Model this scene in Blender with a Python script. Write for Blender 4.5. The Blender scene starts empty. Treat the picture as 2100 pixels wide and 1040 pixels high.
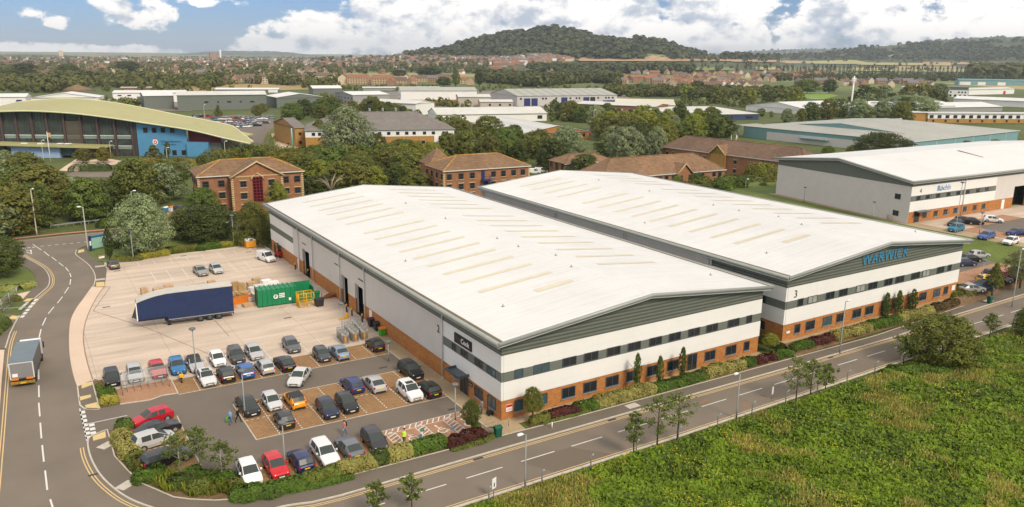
import bpy, math, random
import numpy as np
from mathutils import Vector, Matrix
from mathutils.geometry import tessellate_polygon
R = math.radians
SC = bpy.context.scene
COL = SC.collection
rnd = random.Random(7)

# ---------------------------------------------------------------- camera
F, CY, PITCH, ROLL, HEAD = 1624.9, 520.0, 0.24664, 0.00967, 0.5594   # focal length and centre in pixels of a 2100 wide picture
CAM = np.array([-40.909, -67.189, 38.5])
_c, _s = math.cos(HEAD), math.sin(HEAD)
FWD = np.array([_s*math.cos(PITCH), _c*math.cos(PITCH), -math.sin(PITCH)])
_r = np.array([_c, -_s, 0.0]); _u = np.cross(_r, FWD)
RGT = math.cos(ROLL)*_r + math.sin(ROLL)*_u
UPV = -math.sin(ROLL)*_r + math.cos(ROLL)*_u
cam = bpy.data.cameras.new('camera')
cam.sensor_width = 36.0; cam.lens = F/2100*36.0; cam.clip_end = 60000; cam.clip_start = 0.5
cam_o = bpy.data.objects.new('camera', cam); COL.objects.link(cam_o)
M = Matrix(((RGT[0], UPV[0], -FWD[0], CAM[0]), (RGT[1], UPV[1], -FWD[1], CAM[1]), (RGT[2], UPV[2], -FWD[2], CAM[2]), (0, 0, 0, 1)))
cam_o.matrix_world = M
SC.camera = cam_o

def ray(u, v):
    d = FWD + RGT*(u-1050)/F - UPV*(v-CY)/F
    return d/np.linalg.norm(d)
def G(u, v, z=0.0):
    """survey point: where the line of sight to (u, v) meets the level z"""
    d = ray(u, v); t = (z-CAM[2])/d[2]
    p = CAM + t*d
    return (float(p[0]), float(p[1]), float(z))
def PJ(p):
    d = np.array(p, float)-CAM; z = d@FWD
    return (1050+F*(d@RGT)/z, CY-F*(d@UPV)/z)
def HZ(p, v):
    """height of a thing standing at p whose top is seen at row v"""
    lo, hi = 0.0, 80.0
    for _ in range(40):
        m = (lo+hi)/2
        if PJ((p[0], p[1], p[2]+m))[1] > v: lo = m
        else: hi = m
    return lo

# ---------------------------------------------------------------- world, sun, exposure
HAZE = 7.0e-5
SUN_EL, SUN_AZ = R(42), R(172)      # azimuth clockwise from +Y
EXPOSURE = 0.55
SC.view_settings.view_transform = 'Standard'; SC.view_settings.look = 'None'
SC.view_settings.gamma = 1.0; SC.view_settings.exposure = EXPOSURE
SC.cycles.use_denoising = True
SC.cycles.max_bounces = 6; SC.cycles.diffuse_bounces = 3; SC.cycles.glossy_bounces = 3
SC.cycles.transparent_max_bounces = 8; SC.cycles.volume_bounces = 0
SC.cycles.sample_clamp_indirect = 6.0

W = bpy.data.worlds.new('World'); SC.world = W; W.use_nodes = True
def build_world():
    nt = W.node_tree; N = nt.nodes; L = nt.links
    bg = next(n for n in N if n.type == 'BACKGROUND')
    def node(t, **k):
        n = N.new(t)
        for a, b in k.items(): setattr(n, a, b)
        return n
    def mth(op, a, b=None, c=None, clamp=False):
        n = node('ShaderNodeMath', operation=op, use_clamp=clamp)
        for i, x in enumerate((a, b, c)):
            if x is None: continue
            if isinstance(x, (int, float)): n.inputs[i].default_value = x
            else: L.new(x, n.inputs[i])
        return n.outputs[0]
    sky = node('ShaderNodeTexSky', sky_type='NISHITA', sun_disc=False, sun_elevation=SUN_EL, sun_rotation=SUN_AZ)
    sky.air_density = 1.0; sky.dust_density = 0.3; sky.ozone_density = 2.0; sky.altitude = 100
    tc = node('ShaderNodeTexCoord'); sep = node('ShaderNodeSeparateXYZ'); L.new(tc.outputs['Generated'], sep.inputs[0])
    az = mth('ARCTAN2', sep.outputs[0], sep.outputs[1]); el = mth('ARCSINE', sep.outputs[2])
    def ae(u, v):
        d = ray(u, v); return math.atan2(d[0], d[1]), math.asin(d[2])
    # banks of cumulus: (centre, radii), in angles about the site
    blobs = [(40,102,90,15,1.1),(-90,98,80,22,1.0),(100,24,46,14,.62),(125,42,30,13,.7),(282,18,60,36,.8),(272,106,72,13,1.1),(410,3,70,11,.6),
             (600,100,110,24,1.05),(690,66,120,44,1.1),(860,55,190,66,1.15),(1000,66,220,60,1.1),(880,-6,220,22,.8),(1120,18,220,30,.95),(1330,50,180,66,1.0),
             (1500,96,80,28,1.05),(1530,84,52,36,1.1),(1440,18,170,42,.95),(1680,60,90,46,1.05),(1830,36,200,62,1.2),(2040,40,180,60,1.1),(1950,76,230,30,.95)]
    def noise_at(src, sc, det, ro, off=None):
        if off:
            ad = node('ShaderNodeVectorMath', operation='ADD'); L.new(src, ad.inputs[0]); ad.inputs[1].default_value = off; src = ad.outputs[0]
        q = node('ShaderNodeTexNoise', noise_dimensions='3D'); L.new(src, q.inputs['Vector']); q.inputs['Scale'].default_value = sc; q.inputs['Detail'].default_value = det; q.inputs['Roughness'].default_value = ro
        return q.outputs['Fac']
    co = node('ShaderNodeCombineXYZ'); L.new(az, co.inputs[0]); L.new(mth('MULTIPLY', el, 1.5), co.inputs[1])
    n1 = noise_at(co.outputs[0], 21.0, 10.0, .60); n1u = noise_at(co.outputs[0], 21.0, 6.0, .56, (-.004, .014, 0)); big = noise_at(co.outputs[0], 9.0, 5.0, .5)
    up_n = noise_at(tc.outputs['Generated'], 2.2, 5.0, .5)
    tot = None
    for (u, v, ru, rv, w) in blobs:
        a, e = ae(u, v)
        x = mth('MULTIPLY', mth('SUBTRACT', az, a), F/ru); y = mth('MULTIPLY', mth('SUBTRACT', el, e), F/rv)
        q = mth('MULTIPLY_ADD', x, x, mth('MULTIPLY', y, y))
        g = mth('MULTIPLY', mth('SUBTRACT', 1.0, mth('MULTIPLY', q, 0.5)), w)
        tot = g if tot is None else mth('MAXIMUM', tot, g)
    hi = mth('MULTIPLY', mth('SUBTRACT', el, 0.085), 30.0, clamp=True)      # above the picture: a mostly clouded sky
    tot = mth('MULTIPLY_ADD', mth('SUBTRACT', 1.0, hi), tot, mth('MULTIPLY', hi, mth('MULTIPLY', mth('SUBTRACT', up_n, 0.36), 6.0)))
    dens = mth('MULTIPLY_ADD', mth('SUBTRACT', n1, .5), 3.2, mth('MINIMUM', tot, .95))
    n = node('ShaderNodeMapRange', interpolation_type='SMOOTHSTEP'); L.new(dens, n.inputs[0]); n.inputs[1].default_value = 0.34; n.inputs[2].default_value = 0.66
    mask = n.outputs[0]
    # billows: lit where the cloud thins upwards, blue grey in the folds and broad undersides
    lit = mth('MULTIPLY', mth('SUBTRACT', n1, n1u), 4.2)
    shade = mth('MULTIPLY_ADD', mth('SUBTRACT', big, .49), 4.4, mth('SUBTRACT', .22, lit))
    r1 = node('ShaderNodeMapRange', interpolation_type='SMOOTHSTEP'); L.new(shade, r1.inputs[0]); r1.inputs[1].default_value = .0; r1.inputs[2].default_value = 1.15
    cr = node('ShaderNodeMix', data_type='RGBA'); L.new(r1.outputs[0], cr.inputs['Factor'])
    cr.inputs['A'].default_value = CLOUD_A; cr.inputs['B'].default_value = CLOUD_B
    tint = node('ShaderNodeMix', data_type='RGBA', blend_type='MULTIPLY'); tint.inputs['Factor'].default_value = 1.0
    L.new(sky.outputs[0], tint.inputs['A']); tint.inputs['B'].default_value = SKY_TINT
    mx = node('ShaderNodeMix', data_type='RGBA'); L.new(mask, mx.inputs['Factor'])
    L.new(tint.outputs['Result'], mx.inputs['A']); L.new(cr.outputs['Result'], mx.inputs['B'])
    L.new(mx.outputs['Result'], bg.inputs[0]); bg.inputs[1].default_value = 0.085
SKY_TINT = (0.33, 0.47, 0.80, 1); CLOUD_A = (10.4, 10.0, 9.5, 1); CLOUD_B = (4.5, 5.0, 5.9, 1)
build_world()
sun = bpy.data.lights.new('sun', 'SUN'); sun.energy = 2.1; sun.angle = R(16); sun.color = (1.0, 0.88, 0.70)
sun_o = bpy.data.objects.new('sun', sun); COL.objects.link(sun_o)
sun_o.rotation_euler = (R(90)-SUN_EL, 0, math.pi-SUN_AZ)
# ---------------------------------------------------------------- helpers
class MB:
    """collects faces; build() links them as one mesh object"""
    def __init__(s): s.v = []; s.f = []; s.m = []; s.sm = []
    def poly(s, pts, m=0, smooth=False):
        i = len(s.v); s.v += [tuple(p) for p in pts]; s.f.append(tuple(range(i, i+len(pts)))); s.m.append(m); s.sm.append(smooth); return s
    def box(s, x0, y0, z0, x1, y1, z1, m=0, skip=''):
        i = len(s.v)
        s.v += [(x0,y0,z0),(x1,y0,z0),(x1,y1,z0),(x0,y1,z0),(x0,y0,z1),(x1,y0,z1),(x1,y1,z1),(x0,y1,z1)]
        for k, q in (('b',(0,3,2,1)),('t',(4,5,6,7)),('f',(0,1,5,4)),('r',(1,2,6,5)),('k',(2,3,7,6)),('l',(3,0,4,7))):
            if k in skip: continue
            s.f.append(tuple(i+a for a in q)); s.m.append(m); s.sm.append(False)
        return s
    def obox(s, c, ax, ay, hx, hy, z0, z1, m=0):
        """box about c (x, y) with half sizes along the unit directions ax, ay"""
        P = [(c[0]+sx*hx*ax[0]+sy*hy*ay[0], c[1]+sx*hx*ax[1]+sy*hy*ay[1]) for sx, sy in ((-1,-1),(1,-1),(1,1),(-1,1))]
        return s.prism(P, z0, z1, m)
    def prism(s, P, z0, z1, m=0, cap=True):
        n = len(P)
        a = sum(P[i][0]*P[(i+1) % n][1]-P[(i+1) % n][0]*P[i][1] for i in range(n))
        if a < 0: P = P[::-1]
        i = len(s.v)
        s.v += [(p[0], p[1], z0) for p in P] + [(p[0], p[1], z1) for p in P]
        for k in range(n):
            j = (k+1) % n; s.f.append((i+k, i+j, i+n+j, i+n+k)); s.m.append(m); s.sm.append(False)
        if cap:
            for t in tessellate_polygon([[Vector((p[0], p[1], 0)) for p in P]]):
                t = list(t); A, B, C = (P[q] for q in t)
                if (B[0]-A[0])*(C[1]-A[1])-(B[1]-A[1])*(C[0]-A[0]) < 0: t = t[::-1]
                s.f.append(tuple(i+n+q for q in t)); s.m.append(m); s.sm.append(False)
        return s
    def sheet(s, P, z, m=0):
        for t in tessellate_polygon([[Vector((p[0], p[1], 0)) for p in P]]):
            t = list(t); A, B, C = (P[q] for q in t)
            if (B[0]-A[0])*(C[1]-A[1])-(B[1]-A[1])*(C[0]-A[0]) < 0: t = t[::-1]
            s.poly([(P[q][0], P[q][1], z) for q in t], m)
        return s
    def tube(s, pts, r, n=8, m=0, cap=True, smooth=True):
        pts = [Vector(p) for p in pts]; rr = r if isinstance(r, (list, tuple)) else [r]*len(pts)
        i0 = len(s.v); up = None
        for k, p in enumerate(pts):
            d = (pts[min(k+1, len(pts)-1)]-pts[max(k-1, 0)]).normalized()
            if up is None or abs(d.dot(up)) > .95: up = Vector((0,0,1)) if abs(d.z) < .9 else Vector((1,0,0))
            a = d.cross(up).normalized(); b = a.cross(d)
            for j in range(n):
                t = 2*math.pi*j/n; s.v.append(tuple(p+(a*math.cos(t)+b*math.sin(t))*rr[k]))
        for k in range(len(pts)-1):
            for j in range(n):
                q = (j+1) % n
                s.f.append((i0+k*n+j, i0+k*n+q, i0+(k+1)*n+q, i0+(k+1)*n+j)); s.m.append(m); s.sm.append(smooth)
        if cap:
            s.f.append(tuple(i0+j for j in range(n))[::-1]); s.m.append(m); s.sm.append(False)
            k = (len(pts)-1)*n; s.f.append(tuple(i0+k+j for j in range(n))); s.m.append(m); s.sm.append(False)
        return s
    def ribbon(s, pts, w, z=0.0, m=0, off=0.0):
        """flat strip along a polyline (x, y), its left edge shifted by off"""
        L_, R_ = offs(pts, off+w/2), offs(pts, off-w/2)
        for k in range(len(pts)-1):
            s.poly([(*R_[k], z), (*R_[k+1], z), (*L_[k+1], z), (*L_[k], z)], m)
        return s
    def kerb(s, pts, w, z0, z1, m=0, off=0.0):
        L_, R_ = offs(pts, off+w/2), offs(pts, off-w/2)
        for k in range(len(pts)-1):
            a, b, c, d = R_[k], R_[k+1], L_[k+1], L_[k]
            s.poly([(*a, z1), (*b, z1), (*c, z1), (*d, z1)], m)
            s.poly([(*a, z0), (*b, z0), (*b, z1), (*a, z1)], m); s.poly([(*c, z0), (*d, z0), (*d, z1), (*c, z1)], m)
        return s
    def build(s, name, mats, parent=None, loc=(0,0,0), rot=0.0):
        o = bpy.data.objects.new(name, s.mesh(name, mats)); link(o, parent); o.location = loc; o.rotation_euler = (0, 0, rot); return o
    def mesh(s, name, mats):
        me = bpy.data.meshes.new(name); me.from_pydata(s.v, [], s.f)
        for q in (mats if isinstance(mats, (list, tuple)) else [mats]): me.materials.append(q)
        me.polygons.foreach_set('material_index', s.m); me.polygons.foreach_set('use_smooth', s.sm)
        me.update(); return me
def link(o, parent=None):
    COL.objects.link(o)
    if parent: o.parent = parent
    return o
def offs(pts, d):
    """polyline moved d to its left"""
    out = []; n = len(pts); closed = n > 2 and math.dist(pts[0][:2], pts[-1][:2]) < 1e-6
    for k in range(n):
        a = pts[k-1] if k > 0 else (pts[-2] if closed else pts[k]); b = pts[k+1] if k < n-1 else (pts[1] if closed else pts[k])
        t1 = Vector((pts[k][0]-a[0], pts[k][1]-a[1])); t2 = Vector((b[0]-pts[k][0], b[1]-pts[k][1]))
        if t1.length < 1e-9: t1 = t2
        if t2.length < 1e-9: t2 = t1
        t1.normalize(); t2.normalize(); t = (t1+t2)
        t = t.normalized() if t.length > 1e-6 else t1
        c = max(.5, t.dot(t1)); out.append((pts[k][0]-t.y*d/c, pts[k][1]+t.x*d/c))
    return out
def smooth_path(pts, sub=5):
    """Catmull-Rom through the points"""
    P = [np.array(p[:2], float) for p in pts]; out = []
    for i in range(len(P)-1):
        a = P[max(i-1, 0)]; b = P[i]; c = P[i+1]; d = P[min(i+2, len(P)-1)]
        for k in range(sub):
            t = k/sub
            q = .5*((2*b)+(c-a)*t+(2*a-5*b+4*c-d)*t*t+(3*b-a-3*c+d)*t**3); out.append((float(q[0]), float(q[1])))
    out.append((float(P[-1][0]), float(P[-1][1]))); return out
def along(pts, d0, d1):
    """piece of a polyline between two distances"""
    out = []; s = 0.0
    for a, b in zip(pts, pts[1:]):
        l = math.dist(a[:2], b[:2])
        if l == 0: continue
        if s+l > d0 and s < d1:
            for d in (max(d0, s), min(d1, s+l)):
                t = (d-s)/l; q = (a[0]+(b[0]-a[0])*t, a[1]+(b[1]-a[1])*t)
                if not out or math.dist(out[-1], q) > 1e-6: out.append(q)
        s += l
    return out
def plen(pts): return sum(math.dist(a[:2], b[:2]) for a, b in zip(pts, pts[1:]))
def gp(pxs, z=0.0): return [G(u, v, z)[:2] for u, v in pxs]

def thing(name, label, cat, loc=(0,0,0), rot=0.0, group=None):
    o = bpy.data.objects.new(name, None); o.empty_display_size = .3; link(o)
    o.location = loc; o.rotation_euler = (0, 0, rot); return tag(o, label, cat, group)
def tag(o, label=None, cat=None, group=None, kind=None):
    if label: o['label'] = label
    if cat: o['category'] = cat
    if group: o['group'] = group
    if kind: o['kind'] = kind
    return o
def struct(o): o['kind'] = 'structure'; return o
def dup(o, loc=None, rot=None, label=None, group=None, scale=None, color=None):
    def cp(q, par):
        c = q.copy(); COL.objects.link(c); c.parent = par
        if color is not None: c.color = color
        for ch in KIDS(q): cp(ch, c)
        return c
    r = cp(o, None)
    if loc is not None: r.location = loc
    if rot is not None: r.rotation_euler = (0, 0, rot)
    if scale is not None: r.scale = scale if isinstance(scale, (list, tuple)) else (scale,)*3
    if label: r['label'] = label
    if group: r['group'] = group
    return r
def KIDS(q): return list(q.children)

def text_mesh(txt, size, mat, depth=0.02, shear=0.0, align='CENTER', bold=0.0, spacing=1.0):
    """lettering lying in local XZ, facing -Y, centred"""
    c = bpy.data.curves.new('lettering', 'FONT'); c.body = txt; c.size = size; c.extrude = depth/2; c.shear = shear
    c.align_x = align; c.align_y = 'CENTER'; c.offset = bold; c.space_character = spacing; c.resolution_u = 3
    o = bpy.data.objects.new('lettering', c); COL.objects.link(o)
    dg = bpy.context.evaluated_depsgraph_get()
    me = bpy.data.meshes.new_from_object(o.evaluated_get(dg)); bpy.data.objects.remove(o)
    me.transform(Matrix.Rotation(R(90), 4, 'X')); me.materials.clear(); me.materials.append(mat); return me
def lettering(txt, size, mat, parent, loc, rot=0.0, name='lettering', **k):
    o = bpy.data.objects.new(name, text_mesh(txt, size, mat, **k)); link(o, parent); o.location = loc; o.rotation_euler = (0, 0, rot); return o

# ---------------------------------------------------------------- materials
MATS = {}
def mat(name, col, rough=.7, var=.12, scale=6.0, detail=4, bump=0.0, bscale=None, metal=0.0, spec=.35, coords='Object', var2=0.0, scale2=.3, objcol=False, coat=0.0, extra=None, emit=None):
    """plain surface whose colour wanders a little: two sizes of noise, optional bump"""
    if name in MATS: return MATS[name]
    m = bpy.data.materials.new(name); m.use_nodes = True; MATS[name] = m
    nt = m.node_tree; N = nt.nodes; L = nt.links; b = N['Principled BSDF']
    tc = N.new('ShaderNodeTexCoord'); src = tc.outputs[coords] if coords != 'World' else None
    if src is None: g = N.new('ShaderNodeNewGeometry'); src = g.outputs['Position']
    base = None
    if objcol:
        oi = N.new('ShaderNodeObjectInfo'); base = oi.outputs['Color']
    def mulnoise(inp, sc, amount, det):
        nz = N.new('ShaderNodeTexNoise'); L.new(src, nz.inputs['Vector']); nz.inputs['Scale'].default_value = sc; nz.inputs['Detail'].default_value = det
        mr = N.new('ShaderNodeMapRange'); L.new(nz.outputs['Fac'], mr.inputs[0]); mr.inputs[1].default_value = .25; mr.inputs[2].default_value = .75
        mr.inputs[3].default_value = 1-amount; mr.inputs[4].default_value = 1+amount
        mx = N.new('ShaderNodeMix'); mx.data_type = 'RGBA'; mx.blend_type = 'MULTIPLY'; mx.inputs['Factor'].default_value = 1
        if inp is None: mx.inputs['A'].default_value = (*col, 1)
        else: L.new(inp, mx.inputs['A'])
        L.new(mr.outputs[0], mx.inputs['B']); return mx.outputs['Result'], nz
    out = base; nzb = None
    if var: out, nzb = mulnoise(out, scale, var, detail)
    if var2: out, _ = mulnoise(out, scale2, var2, 3)
    if extra: out = extra(nt, src, out, col, b)
    if out is None: b.inputs['Base Color'].default_value = (*col, 1)
    else: L.new(out, b.inputs['Base Color'])
    b.inputs['Roughness'].default_value = rough; b.inputs['Metallic'].default_value = metal; b.inputs['Specular IOR Level'].default_value = spec
    if coat: b.inputs['Coat Weight'].default_value = coat; b.inputs['Coat Roughness'].default_value = .06
    if emit: b.inputs['Emission Color'].default_value = (*emit[:3], 1); b.inputs['Emission Strength'].default_value = emit[3]
    if bump:
        nb = N.new('ShaderNodeTexNoise'); L.new(src, nb.inputs['Vector']); nb.inputs['Scale'].default_value = bscale or scale; nb.inputs['Detail'].default_value = 5
        bp = N.new('ShaderNodeBump'); L.new(nb.outputs['Fac'], bp.inputs['Height']); bp.inputs['Strength'].default_value = bump; bp.inputs['Distance'].default_value = .05
        L.new(bp.outputs[0], b.inputs['Normal'])
    return m
def ex_wave(axis, period, dark=.15, bump=.4, profile='SIN'):
    """ribs of profiled sheet across the given axis"""
    def fn(nt, src, out, col, b):
        N = nt.nodes; L = nt.links
        w = N.new('ShaderNodeTexWave'); w.wave_type = 'BANDS'; w.bands_direction = axis; w.wave_profile = profile
        L.new(src, w.inputs['Vector']); w.inputs['Scale'].default_value = 2*math.pi/period/20.0*1.0
        mr = N.new('ShaderNodeMapRange'); L.new(w.outputs['Fac'], mr.inputs[0]); mr.inputs[3].default_value = 1-dark; mr.inputs[4].default_value = 1+dark*.4
        mx = N.new('ShaderNodeMix'); mx.data_type = 'RGBA'; mx.blend_type = 'MULTIPLY'; mx.inputs['Factor'].default_value = 1
        if out is None: mx.inputs['A'].default_value = (*col, 1)
        else: L.new(out, mx.inputs['A'])
        L.new(mr.outputs[0], mx.inputs['B'])
        if bump:
            bp = N.new('ShaderNodeBump'); L.new(w.outputs['Fac'], bp.inputs['Height']); bp.inputs['Strength'].default_value = bump; bp.inputs['Distance'].default_value = .04
            L.new(bp.outputs[0], b.inputs['Normal'])
        return mx.outputs['Result']
    return fn
def ex_brick(wd, ht, c2, mortar, ms=.012, mode='wall', rot=0.0, off=.5):
    """brick, block or slab pattern; on walls the rows run level whichever way the wall faces"""
    def fn(nt, src, out, col, b):
        N = nt.nodes; L = nt.links
        sp = N.new('ShaderNodeSeparateXYZ'); L.new(src, sp.inputs[0]); cb = N.new('ShaderNodeCombineXYZ')
        if mode == 'wall':
            ad = N.new('ShaderNodeMath'); L.new(sp.outputs[0], ad.inputs[0]); L.new(sp.outputs[1], ad.inputs[1])
            L.new(ad.outputs[0], cb.inputs[0]); L.new(sp.outputs[2], cb.inputs[1]); v = cb.outputs[0]
        else:
            mp = N.new('ShaderNodeMapping'); L.new(src, mp.inputs[0]); mp.inputs['Rotation'].default_value = (0, 0, rot); v = mp.outputs[0]
        t = N.new('ShaderNodeTexBrick'); L.new(v, t.inputs['Vector']); t.inputs['Scale'].default_value = 1
        t.inputs['Brick Width'].default_value = wd; t.inputs['Row Height'].default_value = ht; t.inputs['Mortar Size'].default_value = ms
        t.inputs['Color1'].default_value = (1, 1, 1, 1); t.inputs['Color2'].default_value = (*c2, 1); t.inputs['Mortar'].default_value = (*mortar, 1); t.offset = off
        mx = N.new('ShaderNodeMix'); mx.data_type = 'RGBA'; mx.blend_type = 'MULTIPLY'; mx.inputs['Factor'].default_value = 1
        if out is None: mx.inputs['A'].default_value = (*col, 1)
        else: L.new(out, mx.inputs['A'])
        L.new(t.outputs['Color'], mx.inputs['B']); return mx.outputs['Result']
    return fn
def ex_roof(axis, period):
    """standing ribs, sheet laps and faint run-off streaks down the slope"""
    def fn(nt, src, out, col, b):
        N = nt.nodes; L = nt.links; o = ex_wave(axis, period, .022, .12)(nt, src, out, col, b)
        o = ex_brick(6.7, 60.0, (1,1,1), (.93,.925,.91), .045, mode='flat', rot=0 if axis == 'Y' else R(90), off=0)(nt, src, o, col, b)
        mp = N.new('ShaderNodeMapping'); L.new(src, mp.inputs[0]); mp.inputs['Scale'].default_value = (.10,1.5,1) if axis == 'Y' else (1.5,.10,1)
        nz = N.new('ShaderNodeTexNoise'); L.new(mp.outputs[0], nz.inputs['Vector']); nz.inputs['Scale'].default_value = 1.0; nz.inputs['Detail'].default_value = 5
        mr = N.new('ShaderNodeMapRange'); L.new(nz.outputs['Fac'], mr.inputs[0]); mr.inputs[1].default_value = .35; mr.inputs[2].default_value = .7; mr.inputs[3].default_value = 1.02; mr.inputs[4].default_value = .945
        mx = N.new('ShaderNodeMix'); mx.data_type = 'RGBA'; mx.blend_type = 'MULTIPLY'; mx.inputs['Factor'].default_value = 1; L.new(o, mx.inputs['A']); L.new(mr.outputs[0], mx.inputs['B']); return mx.outputs['Result']
    return fn
BRICK = mat('orange_brick', (.46,.185,.05), .85, .14, 1.5, bump=.15, bscale=40, var2=.08, extra=ex_brick(.45,.15,(.72,.68,.66),(1.1,1.25,1.5),.012))
RBRICK = mat('red_brick', (.325,.145,.068), .85, .15, 1.2, var2=.08, extra=ex_brick(.45,.15,(.75,.72,.7),(1.2,1.4,1.6),.012))
YBRICK = mat('yellow_brick', (.43,.23,.06), .85, .12, 1.2, extra=ex_brick(.45,.15,(.8,.78,.75),(1.1,1.2,1.4),.012))
STONE = mat('buff_stone', (.55,.41,.22), .8, .1, 3)
WCLAD = mat('white_cladding', (.80,.78,.74), .55, .02, .8, var2=.03, scale2=.15, extra=ex_brick(6.0,1.06,(.985,.985,.985),(.86,.86,.86),.012, off=0))
GCLAD = mat('grey_cladding', (.155,.172,.145), .5, .06, 1.0, extra=ex_wave('Z', .30, .10, .25))
LOUV = mat('grey_fascia', (.135,.150,.122), .5, .06, .8, extra=ex_wave('Z', .42, .42, .8))
SILV = mat('silver_cladding', (.66,.62,.575), .45, .04, .5, extra=ex_wave('X', .33, .16, .4))
SILVY = mat('silver_cladding_side', (.66,.62,.575), .45, .04, .5, extra=ex_wave('Y', .33, .16, .4))
ROOFW = mat('white_roof_sheet', (.685,.672,.64), .5, .025, .5, var2=.05, scale2=.09, extra=ex_roof('Y', 1.0))
ROOFWX = mat('white_roof_sheet_across', (.685,.672,.64), .5, .025, .5, var2=.05, scale2=.09, extra=ex_roof('X', 1.0))
ROOFG = mat('weathered_roof_sheet', (.56,.55,.50), .55, .06, .4, var2=.08, scale2=.05)
ROOFK = mat('grey_roof_sheet', (.36,.36,.31), .6, .06, .4, var2=.08, scale2=.05)
RLIGHT = mat('cream_rooflight', (.63,.565,.39), .35, .05, 1.0)
TRIM = mat('grey_trim', (.30,.32,.29), .4, .06, 1.0, metal=.1)
TRIML = mat('pale_trim', (.62,.62,.58), .45, .04, 1.0)
GUTT = mat('gutter_lining', (.16,.13,.09), .8, .2, 1.0)
DGREY = mat('dark_frame', (.07,.085,.10), .4, .05, 2.0)
def glassmat(name, col, rough=.05):
    m = mat(name, col, rough, .35, .35, spec=.6); return m
GLASS = glassmat('window_glass', (.022,.026,.028)); GLASSB = glassmat('blue_tint_glass', (.06,.10,.11), .08)
GLASSW = mat('blind_behind_glass', (.34,.34,.30), .12, .2, 1.5, spec=.5)
CGLASS = mat('car_glass', (.050,.060,.056), .22, 0, spec=.25)
BLACK = mat('black_paint', (.015,.015,.017), .4, .1, 2); RUBBER = mat('tyre_rubber', (.02,.02,.02), .8, .1, 5)
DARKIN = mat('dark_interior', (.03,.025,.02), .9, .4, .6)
WHITE = mat('white_paint', (.80,.79,.77), .4, .03, 2); STEEL = mat('galvanised_steel', (.36,.37,.36), .45, .1, 3, metal=.5)
YELL = mat('yellow_paint', (.75,.42,.02), .45, .1, 3); ORNG = mat('orange_paint', (.70,.20,.02), .5, .12, 2)
REDP = mat('red_paint', (.55,.02,.02), .4, .08, 2); WOODP = mat('pallet_wood', (.50,.33,.15), .8, .25, 2.0, var2=.2, scale2=.7)
GREENP = mat('green_paint', (.010,.215,.085), .42, .08, 1.0); CARD = mat('cardboard', (.48,.33,.19), .85, .15, 2)
FILM = mat('stretch_film', (.62,.60,.56), .3, .2, 3); CONC = mat('kerb_concrete', (.50,.45,.37), .85, .12, 2.5, coords='World')
TILE = mat('brown_roof_tile', (.25,.15,.08), .85, .22, .9, var2=.16, scale2=.12, extra=ex_brick(.6,.36,(.78,.76,.74),(.55,.5,.5),.03, mode='wall'))
TILEP = mat('plum_roof_tile', (.19,.118,.078), .85, .2, .9, var2=.15, scale2=.12, extra=ex_brick(.6,.36,(.8,.78,.76),(.6,.55,.5),.03, mode='wall'))
RIDGE = mat('lichen_ridge_tile', (.46,.25,.055), .85, .3, 1.0)
SLATE = mat('grey_slate', (.20,.175,.155), .8, .12, .6, var2=.1, scale2=.1, extra=ex_brick(.9,.4,(.88,.88,.88),(.7,.7,.7),.03, mode='wall'))
BLUEW = mat('blue_render', (.085,.27,.46), .6, .06, .6, var2=.06, scale2=.1); TEAL = mat('teal_cladding', (.19,.34,.345), .5, .05, .4, extra=ex_wave('X', .4, .06, .2))
LBLUE = mat('pale_blue_render', (.30,.42,.62), .6, .06, .6)
MAROON = mat('maroon_render', (.16,.018,.022), .7, .1, .6); GROOF = mat('sage_green_roof', (.37,.345,.155), .6, .05, .3, var2=.05, scale2=.05)
PAINTC = mat('car_paint', (.5,.5,.5), .32, 0, objcol=True, coat=.30, spec=.4)
LAMPG = mat('headlight_glass', (.75,.77,.78), .08, 0, spec=.8); TAILR = mat('tail_light_red', (.42,.012,.012), .15, 0, spec=.6)
PLATEY = mat('yellow_number_plate', (.80,.52,.02), .5, 0); PLATEW = mat('white_number_plate', (.75,.75,.72), .5, 0)
ALLOY = mat('alloy_rim', (.42,.43,.44), .35, .05, 4, metal=.6); PLASTIC = mat('black_plastic', (.03,.03,.03), .6, .1, 4)
SKIN = mat('skin', (.52,.30,.20), .6, .05, 8)
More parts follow.
